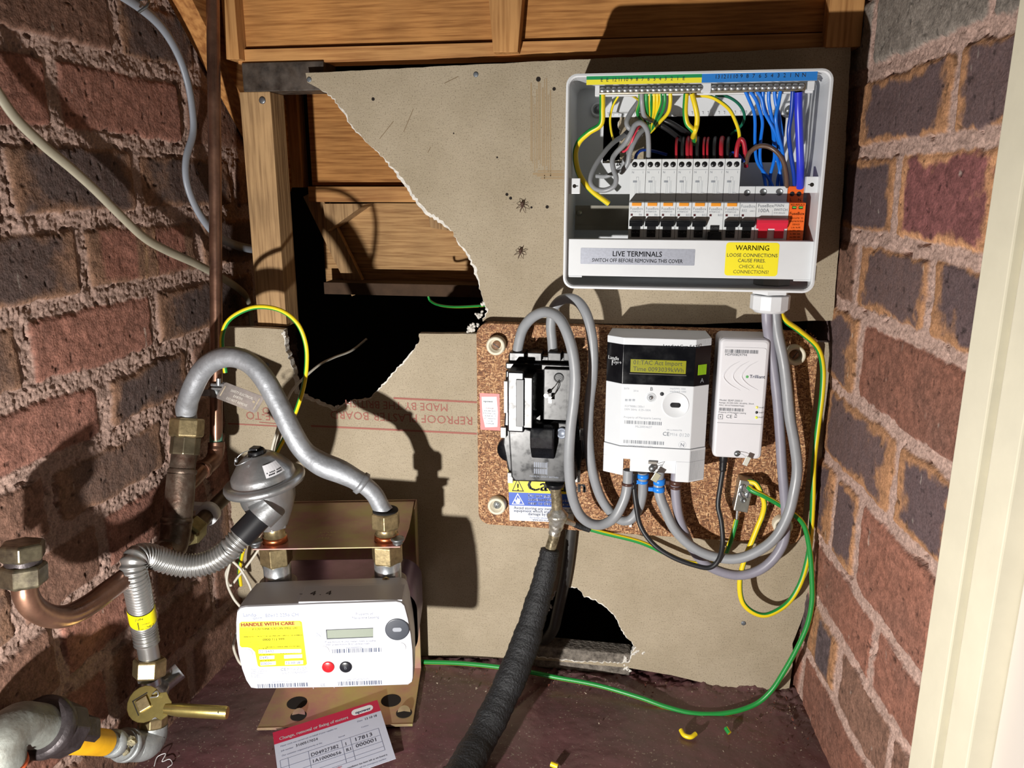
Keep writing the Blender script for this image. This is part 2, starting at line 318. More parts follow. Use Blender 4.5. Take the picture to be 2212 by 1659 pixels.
bedsR = [1.80, 1.70, 1.617, 1.536, 1.441, 1.361, 1.264, 1.170, 1.060, 0.980, 0.90, 0.80]
pR = [[], [sR(2135, 40)], [sR(2060, 220), sR(1860, 220)], [sR(1932, 430), sR(2158, 450)], [sR(2003, 640), sR(1850, 560)], [sR(1858, 720), sR(2110, 850)], [sR(1932, 1000), sR(2075, 1050)], [sR(1805, 1060), sR(1855, 1120), sR(2012, 1380)],
      [sR(1882, 1400)], [sR(1808, 1450), sR(1925, 1560)], []]
stR = {(1, 0): 'grey', (1, 1): 'grey', (2, 0): 'dark', (2, 1): 'dark', (2, 2): 'brown', (3, 0): 'brown', (3, 1): 'pinkheart', (3, 2): 'dark', (4, 0): 'dark', (4, 1): 'dark', (4, 2): 'brown', (5, 0): 'stripe', (5, 1): 'red', (5, 2): 'dark', (6, 0): 'dark', (6, 1): 'dark', (6, 2): 'dark', (7, 1): 'red', (7, 2): 'dark', (7, 0): 'stripe', (8, 0): 'red', (8, 1): 'red', (9, 0): 'brown', (9, 1): 'brown', (9, 2): 'stripe'}
def plR(S, Z, H): return np.stack([CR.x+DR.x*S-NR.x*H, CR.y+DR.y*S-NR.y*H, Z], -1)
brick_wall('wall_right', -0.352, 0.10, 0.80, 1.80, bedsR, pR, stR, plR, 300, 0.75, 'red and burnt brick side wall between the meter board and the cream door frame', 'b09488', depth=0.0025)
# ------------------------------------------------------------------ floor shelf
bm_ = mat('floor_paint', '70484c', 0.36, 0, vscale=7, col2='5a4846', bump=0.0012, bscale=60, rvar=0.15)
nt = bm_.node_tree; N = nt.nodes; L = nt.links; b = N['Principled BSDF']
tc = N.new('ShaderNodeTexCoord'); n = N.new('ShaderNodeTexNoise'); n.inputs['Scale'].default_value = 330; n.inputs['Detail'].default_value = 3; L.new(tc.outputs['Object'], n.inputs[0])
n5 = N.new('ShaderNodeTexNoise'); n5.inputs['Scale'].default_value = 11; n5.inputs['Detail'].default_value = 4; L.new(tc.outputs['Object'], n5.inputs[0])
ad = N.new('ShaderNodeMath'); ad.operation = 'MULTIPLY_ADD'; ad.inputs[1].default_value = 0.22; L.new(n5.outputs[0], ad.inputs[0]); L.new(n.outputs[0], ad.inputs[2])
rp = N.new('ShaderNodeValToRGB'); rp.color_ramp.elements[0].position = 0.76; rp.color_ramp.elements[1].position = 0.80; L.new(ad.outputs[0], rp.inputs[0])
old = b.inputs['Base Color'].links[0].from_socket; mx = N.new('ShaderNodeMix'); mx.data_type = 'RGBA'; mx.inputs['B'].default_value = (*srgb('96887a'), 1); L.new(rp.outputs[0], mx.inputs['Factor']); L.new(old, mx.inputs['A']); L.new(mx.outputs['Result'], b.inputs['Base Color'])
ZF = 0.818
ns, nz = 260, 200; xs = np.linspace(-0.36, 0.55, ns); ys = np.linspace(-0.62, 0.02, nz); X, Y = np.meshgrid(xs, ys, indexing='ij')
Hh = fbm(X, Y, 6, 900)*0.0025+fbm(X, Y, 60, 905, 4)*0.0009
edge = sstep(0.035, 0.0, -Y-0.002); Hh = Hh+edge*(np.abs(fbm(X, Y, 50, 930, 4, .7))*0.010)
corner = sstep(0.10, 0.0, np.hypot(X-0.49, Y)); Hh = Hh+corner*np.abs(fbm(X, Y, 55, 940, 4, .7))*0.014
cr0 = atz(1155, 1490, ZF); cr1 = atz(955, 1659, ZF); cdv = Vector((cr1.x-cr0.x, cr1.y-cr0.y)); cl = cdv.length; cn = Vector((-cdv.y, cdv.x))/cl
dd = np.abs((X-cr0.x)*cn.x+(Y-cr0.y)*cn.y+fbm(X, Y, 40, 950)*0.0015); Hh = Hh-sstep(0.003, 0.0, dd)*0.004
b = MB(); I = np.arange(ns*nz).reshape(ns, nz); q = np.stack([I[:-1, :-1], I[1:, :-1], I[1:, 1:], I[:-1, 1:]], -1).reshape(-1, 4)
b.v = [Vector((x, y, z)) for x, y, z in zip(X.ravel(), Y.ravel(), (ZF+Hh).ravel())]; b.f = [tuple(int(t) for t in f) for f in q]; b.m = [0]*len(q); b.s = [True]*len(q)
b.build('floor', bm_, label='dusty dark red painted shelf floor under the meters', cat='floor', kind='structure')
# ------------------------------------------------------------------ timbers
WX = wood('pine_x', 'cc965a', '9c6634', 'X'); WZ = wood('pine_z', 'c69258', '986632', 'Z'); WR = wood('pine_rough_x', 'c68c4e', '98622e', 'X', 1.5, 0.85); WP = wood('post_pine', 'b89468', '8a6a46', 'Z', 1.3, 0.8)
DK = mat('void_dark', '17120e', 0.95, var=0.3)  # near-black colour stands in for the darkness of the void
ST = 'structure'
def pbox(x0, x1, yt, yb, y0, y1, bev=0.0008):
    """box whose front face (plane y0) spans the pixels x0..x1, yt..yb"""
    ym = (yt+yb)/2; xm = (x0+x1)/2; return MB().box(at(x0, ym, y0).x, at(x1, ym, y0).x, y0, y1, at(xm, yb, y0).z, at(xm, yt, y0).z, 0, bev)
pbox(512, 1905, 87, 121, 0.016, 0.055).build('timber_batten', WX, label='long horizontal pine batten just above the plasterboard', cat='timber')
pbox(505, 1905, -120, 85, 0.0225, 0.040).build('riser_board', WR, label='wide rough pine board above the long batten', cat='board')
b = MB(); z0 = at(1095, 113, 0.0).z; z1 = at(1095, -80, 0).z
b.prism([(at(1066, 113, 0).x, z0), (at(1119, 113, 0).x, z0), (at(1131, 0, 0).x+0.002, z1), (at(1050, 0, 0).x, z1)], (0, -0.002, 0), (1, 0, 0), (0, 0, 1), (0, 0.046, 0)); b.bevel(0.0008)
b.build('wedge_block', WZ, label='short upright pine wedge crossing the batten at top centre', cat='timber')
pbox(1792, 1868, -80, 101, -0.004, 0.050).build('timber_upright', WZ, label='upright pine stud in the top right corner above the fuse box', cat='timber')
pbox(480, 508, -80, 128, 0.0, 0.048).build('timber_stud', WZ, label='narrow upright pine stud behind the copper pipe at the top', cat='timber')
A_ = Vector((0, -.045, 1.7155)); d = Vector((0, .135, -.127)).normalized(); n = Vector((0, .127, .135)).normalized()
b = MB(); b.prism([(-.16, 0), (.33, 0), (.33, .10), (-.16, .10)], A_+Vector((-.3255, 0, 0)), d, n, (.0315, 0, 0)); b.bevel(0.0008)
b.build('stair_string', wood('pine_diag', 'c88e50', '965e2a', 'Y', .8), label='diagonal pine stair string against the left wall behind the copper pipe', cat='timber')
b = pbox(537, 601, 198, 704, 0.015, 0.056, 0.001); P = b
post = P.build('timber_post', WP, label='upright pine post at the left edge of the big hole', cat='post')
b = MB(); c = at(567, 217, 0.015); b.lathe([(0, 0.0045), (0.0012, 0.0045), (0.0018, 0.003), (0.0018, 0)], c, (0, -1, 0), 16, 0); b.build('nail_head', mat('nail', '8a8c90', 0.4, 0.8), post)
b = MB(); x0 = at(524, 165, 0.013).x; x1 = at(700, 165, 0.013).x; zt = at(600, 134, 0.013).z; zb = at(600, 197, 0.013).z
b.box(x0, x1, 0.0127, 0.055, zb, zt, 0, 0.001); b.build('lintel_block', mat('dark_scorched', '5a5048', 0.45, 0, vscale=45, col2='28221e', bump=0.001, bscale=50, rvar=0.2), label='dark stained block lying on top of the pine post', cat='block')
# stairs seen through the hole
pbox(668, 1120, 190, 401, 0.210, 0.226).build('stair_riser', WR, label='upper pine board seen through the big hole', cat='board')
pbox(666, 1120, 403, 437, 0.194, 0.226).build('stair_batten', WX, label='pine batten under the upper board inside the big hole', cat='timber')
pbox(700, 1150, 439, 640, 0.240, 0.255).build('stair_riser', wood('pine_pale_x', 'c49a66', '966c40', 'X', 1.6), label='lower pine board in the big hole, half in shadow', cat='board')
pbox(590, 645, 150, 405, 0.200, 0.226).build('stair_upright', WZ, label='upright pine strip just right of the post inside the hole', cat='timber')
def wedge(pts, y0, y1, lab):
    b = MB(); b.prism([xz(p[0], p[1], y0) for p in pts], (0, y0, 0), (1, 0, 0), (0, 0, 1), (0, y1-y0, 0)); b.bevel(0.0006); b.build('glue_block', WP, label=lab, cat='block')
wedge([(697, 440), (790, 440), (706, 500)], 0.198, 0.2395, 'triangular pine block below the left end of the inner batten')
wedge([(920, 440), (1010, 440), (1040, 510), (930, 492)], 0.208, 0.2395, 'triangular pine block against the torn plaster edge inside the hole')
b = MB(); p = at(655, 425, 0.222); q = at(760, 640, 0.222); d = (q-p).normalized(); n = Vector((-d.z, 0, d.x)); b.prism([(0, 0), ((q-p).length, 0), ((q-p).length, 0.028), (0, 0.028)], p, d, n if n.x > 0 else -n, (0, 0.012, 0)); b.build('stair_brace', WP, label='sloping pine brace low in the big hole', cat='timber')
pbox(700, 1120, 614, 640, 0.185, 0.2395).build('ledge_rail', mat('ledge', '4a3626', 0.9, var=0.3), label='dark timber rail under the lower board inside the hole', cat='timber')
# near-black panels added around the void to make it read dark
b = MB(); b.box(-0.9, 1.0, 0.70, 0.72, 0.3, 2.3); b.build('blackout_back', DK, label='added near-black panel darkening the far side of the void', cat='wall', kind=ST)
b = MB(); b.box(-0.9, 1.0, 0.065, 0.70, 1.80, 1.82); b.build('blackout_lid', DK, label='added near-black lid darkening the void from above', cat='blackout_lid', kind=ST)
b = MB(); b.box(-0.9, 1.0, 0.04, 0.70, 0.70, 0.72); b.build('blackout_floor', DK, label='added near-black sheet darkening the bottom of the void behind the plasterboard', cat='floor', kind=ST)
b = MB(); b.box(0.52, 0.54, 0.10, 0.70, 0.72, 1.80); b.build('blackout_side', DK, label='added near-black panel darkening the side of the void behind the fuse box', cat='wall', kind=ST)
# ------------------------------------------------------------------ plasterboards
def paper_mat():
    m = mat('board_paper', 'ada08a', 0.85, 0, vscale=9, col2='9c8f78', bump=0.0003, bscale=700)
    nt = m.node_tree; N = nt.nodes; L = nt.links; b = N['Principled BSDF']; tc = N.new('ShaderNodeTexCoord')
    n = N.new('ShaderNodeTexNoise'); n.inputs['Scale'].default_value = 620; n.inputs['Detail'].default_value = 3; L.new(tc.outputs['Object'], n.inputs[0])
    rp = N.new('ShaderNodeValToRGB'); rp.color_ramp.elements[0].position = 0.30; rp.color_ramp.elements[1].position = 0.46; rp.color_ramp.elements[0].color = (0.56, 0.54, 0.52, 1); rp.color_ramp.elements[1].color = (1, 1, 1, 1); L.new(n.outputs[0], rp.inputs[0])
    mp = N.new('ShaderNodeMapping'); mp.inputs['Scale'].default_value = (60, 60, 900); L.new(tc.outputs['Object'], mp.inputs[0]); n2 = N.new('ShaderNodeTexNoise'); n2.inputs['Scale'].default_value = 1; L.new(mp.outputs[0], n2.inputs[0])
    r2 = N.new('ShaderNodeMapRange'); r2.inputs[1].default_value = 0.3; r2.inputs[2].default_value = 0.7; r2.inputs[3].default_value = 0.93; r2.inputs[4].default_value = 1.05; L.new(n2.outputs[0], r2.inputs[0])
    old = b.inputs['Base Color'].links[0].from_socket; mx = N.new('ShaderNodeMix'); mx.data_type = 'RGBA'; mx.blend_type = 'MULTIPLY'; mx.inputs['Factor'].default_value = 1; L.new(old, mx.inputs['A']); L.new(rp.outputs[0], mx.inputs['B'])
    vm = N.new('ShaderNodeVectorMath'); vm.operation = 'SCALE'; L.new(mx.outputs['Result'], vm.inputs[0]); L.new(r2.outputs[0], vm.inputs['Scale']); L.new(vm.outputs[0], b.inputs['Base Color']); return m
PAPER = paper_mat(); GYP = mat('gypsum', 'dcd8d0', 0.9, 0, var=0.25, vscale=160, bump=0.0015, bscale=220)
def board(name, lab, edges, holes=(), y1=0.0125):
    """edges: list of (pixel points, torn?) making one closed outline; torn runs show the white core"""
    core = []; pap = []
    cen = None; allp = [Vector(xz(*p)) for run, t in edges for p in run]; area = sum(allp[i].x*allp[(i+1) % len(allp)].y-allp[(i+1) % len(allp)].x*allp[i].y for i in range(len(allp))); sg = 1 if area > 0 else -1
    for k, (run, torn) in enumerate(edges):
        pts = [Vector(xz(*p)) for p in run]
        if not torn: j = jag(pts, 0.0004, 0.01, k); core += j; pap += j; continue
        j = jag(pts, 0.0014, 0.003, k+5); core += j; rg = random.Random(k+90); w_ = 0.002
        for i, p in enumerate(j):
            a = j[max(0, i-2)]; c = j[min(len(j)-1, i+2)]; d = (c-a).normalized(); nn = Vector((-d.y, d.x))*sg; fade = min(1, i/6, (len(j)-1-i)/6)
            w_ = min(torn[1], max(torn[0], w_+rg.uniform(-0.0011, 0.0011))); pap.append(p+nn*w_*fade)
    hc = []; hp = []
    for k, h in enumerate(holes):
        pts = [Vector(xz(*p)) for p in h]; j = jag(pts, 0.0016, 0.003, k+30, True); c = sum(pts, Vector((0, 0)))/len(pts); hc.append(j); rg = random.Random(k+60); hp.append([p+(p-c).normalized()*rg.uniform(0.0002, 0.0022) for p in j])
    o = empty(name, (core[0].x, 0.0, core[0].y), lab, 'plasterboard')
    fill2d([core]+hc, 0.0004, y1, 'gypsum_core', GYP, parent=o); fill2d([pap]+hp, 0.0, 0.0004, 'paper_face', PAPER, parent=o); return o
ub = board('plasterboard', 'upper grey-brown plasterboard sheet behind the fuse box with a white torn diagonal edge',
    [([(660, 158), (1000, 141), (1400, 121), (1838, 99)], False), ([(1838, 99), (1822, 400), (1800, 690)], False), ([(1800, 692), (1500, 700), (1240, 699), (1042, 694)], False),
     ([(1042, 694), (1052, 668), (1044, 650), (1034, 618), (1020, 575), (1005, 545), (985, 520), (978, 500), (955, 485), (925, 466), (905, 448), (880, 412), (852, 372), (826, 340), (802, 318), (768, 286), (748, 256), (722, 216), (700, 198), (690, 192)], (0.0002, 0.0045)), ([(690, 192), (664, 178)], False)],
    holes=[[(1290, 240), (1336, 240), (1338, 345), (1290, 350)], [(1396, 245), (1520, 238), (1710, 242), (1712, 350), (1560, 358), (1398, 350)]])
lb = board('plasterboard', 'lower plasterboard sheet with upside-down red print and a ragged hole near the floor',
    [([(905, 721), (1000, 721), (1400, 728), (1797, 740)], False), ([(1797, 740), (1775, 1000), (1768, 1180), (1758, 1250), (1735, 1330), (1712, 1390), (1712, 1440), (1702, 1503)], False),
     ([(1702, 1503), (1600, 1496), (1450, 1458), (1350, 1442), (1150, 1424), (920, 1417), (700, 1412), (500, 1408)], False), ([(500, 1408), (486, 1000), (474, 708)], False),
     ([(474, 708), (540, 707), (612, 712)], False), ([(612, 712), (618, 760), (634, 800), (640, 848), (664, 862), (695, 874), (722, 888), (742, 872), (800, 861), (818, 838), (852, 802), (880, 770), (903, 742), (905, 721)], (0.0001, 0.0022))],
    holes=[[(1158, 1415), (1162, 1352), (1180, 1312), (1198, 1288), (1206, 1268), (1246, 1270), (1262, 1290), (1290, 1300), (1326, 1328), (1346, 1370), (1372, 1398), (1356, 1432), (1250, 1428), (1160, 1420)]])
# crumbled plaster lumps
def lump(name, px, py, y, r, n, matl, lab, cat, seed=1, sc=(1, 1, 1), parent=None):
    rg = random.Random(seed); b = MB(); c0 = at(px, py, y)
    for k in range(n):
        c = c0+Vector((rg.gauss(0, r*0.55)*sc[0], rg.uniform(-r*0.2, r*0.25), rg.gauss(0, r*0.55)*sc[2])); bm = bmesh.new(); bmesh.ops.create_icosphere(bm, subdivisions=2, radius=r*rg.uniform(0.25, 0.6))
        off = rg.random()*50
        for v in bm.verts: q = v.co; v.co = c+q*(1+0.45*math.sin(q.x*900+off)*math.cos(q.y*800+q.z*700+off))
        b.add([v.co.copy() for v in bm.verts], [tuple(v.index for v in f.verts) for f in bm.faces]); bm.free()
    return b.build(name, matl, parent, lab, cat) if parent is None else b.build(name, matl, parent)
for i, (px, py) in enumerate([(1048, 662), (1034, 680), (1020, 700), (1012, 714)]): lump('crumbled_plaster', px, py, 0.004, 0.0055, 6, GYP, None, None, i, (1, 1, 1), ub)
for i, (px, py) in enumerate([(735, 878), (720, 884)]): lump('crumbled_plaster', px, py, 0.004, 0.004, 5, GYP, None, None, i+9, (1.3, 1, .6), lb)
lump('crumbled_plaster', 612, 722, 0.002, 0.004, 5, GYP, None, None, 21, (1, 1, 1.2), lb)
for i, (px, py) in enumerate([(1350, 1425), (1368, 1410), (1382, 1402), (1356, 1443)]): lump('crumbled_plaster', px, py, 0.002, 0.0055, 6, GYP, None, None, i+31, (1, 1, 1), lb)
lump('crumbled_plaster', 1185, 1312, 0.003, 0.004, 5, GYP, None, None, 41, (1, 1, 1.2), lb)
pbox(1140, 1362, 1404, 1450, 0.0015, 0.03, 0.003).build('mortar_strip', mat('mortar_strip', '8a8278', 0.95, 0, vscale=120, col2='4a443e', bump=0.003, bscale=200), lb)
# print on the lower board, upside down
RED = mat('red_print', '9a6258', 0.9); b = MB(); yy = -0.0003
def rline(x0, y0, x1, y1, wpx=3):
    a = at(x0, y0, yy); c = at(x1, y1, yy); d = (c-a).normalized(); n = Vector((d.z, 0, -d.x))*(wpx*0.00033); b.quad(a-n, c-n, c+n, a+n)
rline(850, 860, 1030, 869, 4); rline(560, 912, 640, 919, 2); rline(672, 920, 1030, 937, 4); rline(493, 915, 606, 921, 3)
U_ = (at(700, 890, 0)-at(900, 899, 0)).normalized(); W_ = Vector((U_.z, 0, -U_.x)); W_ = W_ if W_.z < 0 else -W_
b.text('MADE BY THE BRITISH', 0.0155, at(968, 873, yy), U_, W_, 0, 'LEFT', 0, 0.95); b.text('REPROOF PLASTER BOARD', 0.0165, at(1022, 901, yy), U_, W_, 0, 'LEFT', 0, 1.02)
b.text('BO', 0.015, at(595, 881, yy), U_, W_); b.text('SIDE-TO', 0.017, at(620, 893, yy), U_, W_)
b.build('red_print', RED, lb, label='faded red upside-down lettering')
# small fixings in the boards
NAIL = mat('galv_nail', '7c8288', 0.5, 0.6, var=0.3)
b = MB()
for px, py in [(1028, 161), (1606, 1346), (577, 788), (668, 172)]: b.lathe([(0, 0.0032), (0.0006, 0.0032), (0.0009, 0.002), (0.0009, 0)], at(px, py, 0.0), (0, -1, 0), 14)
b.build('nail_head', NAIL, ub)
# holes and marks in the upper board
HOLE = mat('dark_hole', '1c1612', 0.95); b = MB()
for px, py, r in [(1163, 171, .003), (1197, 192, .0022), (806, 214, .0022), (1095, 420, .002), (1103, 428, .002), (1182, 447, .0022), (1148, 448, .0015), (1074, 340, .0012), (980, 288, .001)]: b.lathe([(0, r), (0.0003, r*0.8)], at(px, py, 0.0), (0, -1, 0), 9)
b.build('screw_hole', HOLE, ub)
b = MB(); rg = random.Random(8)
def stq(x0, y0, x1, y1): b.quad(at(x0, y1, -.0002), at(x1, y1, -.0002), at(x1, y0, -.0002), at(x0, y0, -.0002))
for k in range(11): x = 1146+k*4.2; stq(x, 165+rg.uniform(0, 60), x+rg.uniform(1.2, 3), 372+rg.uniform(-30, 14))
for k in range(4): stq(1150+rg.uniform(0, 20), 368+k*5, 1218, 371+k*5+rg.uniform(0, 2))
b.build('glue_stain', mat('glue_stain', '9a8566', .8), ub)
b = MB()
for x0, y0, x1, y1 in ((990, 110, 960, 180), (893, 235, 872, 285), (820, 300, 850, 262), (930, 318, 924, 330)):
    p, q = at(x0, y0 if y0 > 150 else 165, -.0002), at(x1, y1, -.0002); n = (q-p).normalized(); n = Vector((n.z, 0, -n.x))*.0004; b.quad(p-n, q-n, q+n, p+n)
b.build('scratch', mat('scratch', '7a6850', .9), ub)
# ------------------------------------------------------------------ backing space behind the right joint, door frame
CREAM = mat('cream_gloss', 'd8d2bc', 0.42, 0, var=0.06, vscale=14, bump=0.0004, bscale=30); SEAL = mat('shaded_sealant', '9c9478', 0.7, 0, var=0.3, vscale=60, bump=0.001, bscale=120)  # rebate tone mixes old sealant with shade painted into the recess
def wr(s, off, z): p = CR+DR*s-NR*off; return Vector((p.x, p.y, z))
def frbox(s0, s1, o0, o1, m, bev=0.0015):
    b = MB(); vs = [wr(s, o, z) for s in (s0, s1) for o in (o0, o1) for z in (0.72, 1.86)]; b.add(vs, [(0, 1, 3, 2), (4, 6, 7, 5), (0, 4, 5, 1), (2, 3, 7, 6), (0, 2, 6, 4), (1, 5, 7, 3)], m); b.bevel(bev); return b
fr = empty('door_frame', wr(-0.38, 0, 0.8), 'cream gloss painted timber door frame at the right edge of the brick wall', 'door frame')
frbox(-0.385, -0.346, -0.03, 0.012, 0).build('lining', CREAM, fr); frbox(-0.398, -0.3855, -0.03, 0.004, 0).build('rebate', SEAL, fr); frbox(-0.432, -0.3985, -0.03, 0.012, 0).build('architrave', CREAM, fr)
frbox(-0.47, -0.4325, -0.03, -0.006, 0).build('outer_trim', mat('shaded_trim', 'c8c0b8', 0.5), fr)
b = MB(); rg = random.Random(3); z = 0.74; pts = []
while z < 1.8: pts.append(wr(-0.3855-0.006+rg.uniform(-0.0025, 0.0025), 0.005, z)); z += 0.006
b.tube(pts, [rg.uniform(0.0005, 0.0016) for _ in pts], 6); b.build('sealant_bead', mat('caulk', 'c8c0a0', 0.8, bump=0.001), fr)
# ------------------------------------------------------------------ consumer unit
X_, Y_, Z_ = Vector((1, 0, 0)), Vector((0, 1, 0)), Vector((0, 0, 1))
WPL = mat('white_plastic', 'd6d9dc', 0.35, 0, var=0.03, vscale=30); BLK = mat('black_plastic', '16171a', 0.32, 0, rvar=0.12); CHR = mat('bright_steel', 'b8bcc0', 0.3, 0.8, var=0.25, vscale=200); BRS = mat('brass', 'ac9a74', 0.36, 0.85, var=0.35, vscale=120, bump=0.0002, bscale=200)
GREY_T = mat('grey_print', '8e949c', 0.7); DARK_T = mat('dark_print', '23262b', 0.6); WHT_T = mat('white_print', 'e8eaec', 0.6); GAL = mat('galvanised', '8a8e90', 0.4, 0.85, var=0.3, vscale=60, bump=0.0004, bscale=150); COPW = mat('copper_bare', 'c07048', 0.35, 1.0)
X0, X1, Z0, Z1, YF = 0.1640, 0.4375, 1.3857, 1.6150, -0.100
cu = empty('consumer_unit', ((X0+X1)/2, 0, Z0), 'open white plastic fuse box with its lid off, screwed to the upper plasterboard', 'fuse box')
def rr(x0, x1, z0, z1, r, k=6):
    pts = []
    for cx, cz, a0 in ((x1-r, z1-r, 0), (x0+r, z1-r, 90), (x0+r, z0+r, 180), (x1-r, z0+r, 270)):
        for i in range(k+1): a = math.radians(a0+90*i/k); pts.append((cx+r*math.cos(a), cz+r*math.sin(a)))
    return pts
def ring(b, loops, m=0, smooth=False):
    """skin a list of (points, y) loops"""
    n = len(loops[0][0])
    for (p, y), (q, y2) in zip(loops[:-1], loops[1:]):
        b.add([(a[0], y, a[1]) for a in p]+[(a[0], y2, a[1]) for a in q], [(i, (i+1) % n, n+(i+1) % n, n+i) for i in range(n)], m, smooth)
b = MB(); t = 0.0028
def rx(o, r): return rr(X0+o, X1-o, Z0+o, Z1-o, r)
ring(b, [(rx(0.004, .008), -0.0005), (rx(0.002, .009), -0.03), (rx(0.0005, 0.011), YF+0.012), (rx(-0.0006, 0.012), YF+0.010), (rx(-0.0006, 0.012), YF), (rx(t*0.55, 0.010), YF-0.0006), (rx(t, 0.0095), YF+0.001), (rx(t+.0015, 0.008), -0.005)])
b.bevel(0.0004, 1, 50); b.build('case', WPL, cu)
hx0, hx1 = at(1303, 300, -0.005).x, at(1695, 300, -0.005).x; hz0, hz1 = at(1400, 352, -0.005).z, at(1400, 252, -0.005).z
fill2d([rr(X0+0.003, X1-0.003, Z0+0.003, Z1-0.003, 0.006), [(hx0, hz0), (hx0, hz1), (hx1, hz1), (hx1, hz0+0.03), (hx1-0.012, hz0)]], -0.005, -0.0006, 'back_panel', WPL, parent=cu)
b = MB()
for i in range(34): x = hx0+0.004+i*(hx1-hx0-0.008)/33; b.box(x, x+0.0015, -0.0062, -0.005, hz1+0.0015, hz1+0.0045)
b.box(at(1322, 220, -.03).x, at(1394, 220, -.03).x, -0.032, -0.005, at(1350, 242, -.03).z, at(1350, 200, -.03).z); b.build('knockout_ribs', WPL, cu)
# bar carrier and printed strips
b = MB(); yb = -0.088; xa, xb = at(1286, 190, yb).x, at(1757, 190, yb).x; za, zc = at(1500, 205, yb).z, at(1500, 181, yb).z
b.box(xa, xb, yb, yb+0.006, za, zc); b.box(xa+0.004, xa+0.008, yb+0.006, -0.006, za, zc); b.box(xb-0.008, xb-0.004, yb+0.006, -0.006, za, zc)
xm0, xm1 = at(1514, 190, yb).x, at(1535, 190, yb).x; b.box(xm0, xm1, yb-0.006, yb, za+0.0015, zc); b.box(xa, xa+0.005, yb-0.005, yb, za, zc); b.box(at(1742, 190, yb).x, xb, yb-0.006, yb, za+0.002, zc); b.bevel(0.0007)
b.build('bar_carrier', WPL, cu)
yl = -0.0996; l0, lm, l1 = at(1267, 170, yl).x, at(1516, 170, yl).x, at(1765, 170, yl).x; zt, zb = at(1500, 155, yl).z, at(1500, 179, yl).z; zt2, zm = zt, (zt*0.47+zb*0.53)
b = MB(); b.box(l0, l1, yl, yl+0.0012, zb, zt, 0); e = yl-0.0002
b.quad((l0, e, zm), (lm, e, zm), (lm, e, zt), (l0, e, zt), 1); b.quad((l0, e, zb), (lm, e, zb), (lm, e, zm), (l0, e, zm), 2); b.quad((lm, e, zb), (l1, e, zb), (l1, e, zt), (lm, e, zt), 3); e -= 0.0002
for s, px in [('20mm', 1290), ('E', 1300), ('E', 1312), ('12', 1327), ('11', 1340), ('10', 1352), ('9', 1364), ('8', 1376), ('7', 1388), ('6', 1401), ('5', 1414), ('4', 1426), ('3', 1438), ('2', 1451), ('1', 1464), ('E', 1477)]:
    if px != 1290: b.text(s, 0.0052, (at(px, 168, e).x, e, zm-0.0022), X_, Z_, 4, 'CENTER')
for s, px in [('13', 1550), ('12', 1563), ('11', 1576), ('10', 1589), ('9', 1602), ('8', 1615), ('7', 1628), ('6', 1642), ('5', 1655), ('4', 1668), ('3', 1682), ('2', 1695), ('1', 1708), ('N', 1722), ('N', 1737)]: b.text(s, 0.0056, (at(px, 160, e).x, e, (zt+zb)/2-0.0018), X_, Z_, 5, 'CENTER', 0.004)
b.build('terminal_strip_label', [WPL, mat('lab_green', '0f8a50', 0.5), mat('lab_yellow', 'e8dc30', 0.5), mat('lab_blue', '2478c8', 0.5), DARK_T, WHT_T], cu, label='green, yellow and blue numbered strip')
def bar(name, xs, lab):
    y = -0.0925; zc_ = at(1500, 192, y).z; b = MB(); b.box(xs[0]-0.005, xs[-1]+0.005, y, y+0.009, zc_-0.0042, zc_+0.0042); b.bevel(0.0015)
    o = b.build(name, mat('bar_brass', 'a8a090', 0.35, 1.0, var=0.3, vscale=150), cu, label=lab)
    for x in xs:
        q = MB(); q.lathe([(0, 0.0031), (0.0022, 0.0031), (0.0028, 0.0024), (0.0028, 0)], (x, y, zc_+0.0008), (0, -1, 0), 14, 0); q.box(x-0.0026, x+0.0026, y-0.0030, y-0.0027, zc_+0.0005, zc_+0.0011, 1); q.build('screw', [CHR, DARK_T], o)
bar('earth_bar', [at(1302+i*(1512-1302)/17, 190, -0.093).x for i in range(18)], 'earth terminal bar with a row of screws')
bar('neutral_bar', [at(1542+i*(1730-1542)/14, 190, -0.093).x for i in range(15)], 'neutral terminal bar with a row of screws')
# din rail, lugs, cover
yr = -0.028; b = MB(); rz0, rz1 = at(1300, 497, yr).z, at(1300, 444, yr).z; b.box(X0+0.006, X1-0.006, yr, yr+0.0012, rz0+0.004, rz1-0.004); b.box(X0+0.006, X1-0.006, yr-0.0022, yr-0.0012, rz1-0.006, rz1); b.box(X0+0.006, X1-0.006, yr-0.0022, yr-0.0012, rz0, rz0+0.006); b.box(X0+0.006, X1-0.006, yr-0.0012, yr, rz1-0.006, rz1-0.004); b.box(X0+0.006, X1-0.006, yr-0.0012, yr, rz0+0.004, rz0+0.006)
b.lathe([(0, 0.004), (0.002, 0.0038), (0.0024, 0)], at(1251, 460, yr), (0, -1, 0), 16); b.build('din_rail', mat('rail_steel', 'a09c90', 0.35, 0.9, var=0.1), cu)
for px, py, mir in [(1239, 402, 1), (1756, 399, -1)]:
    c = at(px, py, -0.088); b = MB(); w_ = 0.0072
    b.box(c.x-w_, c.x+w_, c.y, c.y+0.009, c.z-0.0085, c.z+0.0085, 0, 0.0006); b.lathe([(0, 0.0022), (0.0003, 0.0018)], c+Vector((mir*0.001, 0, 0)), (0, -1, 0), 12, 1); b.box(c.x, c.x+mir*0.005, c.y-0.0004, c.y-0.0001, c.z-0.0004, c.z+0.0004, 1); b.build('lid_lug', [WPL, HOLE], cu)
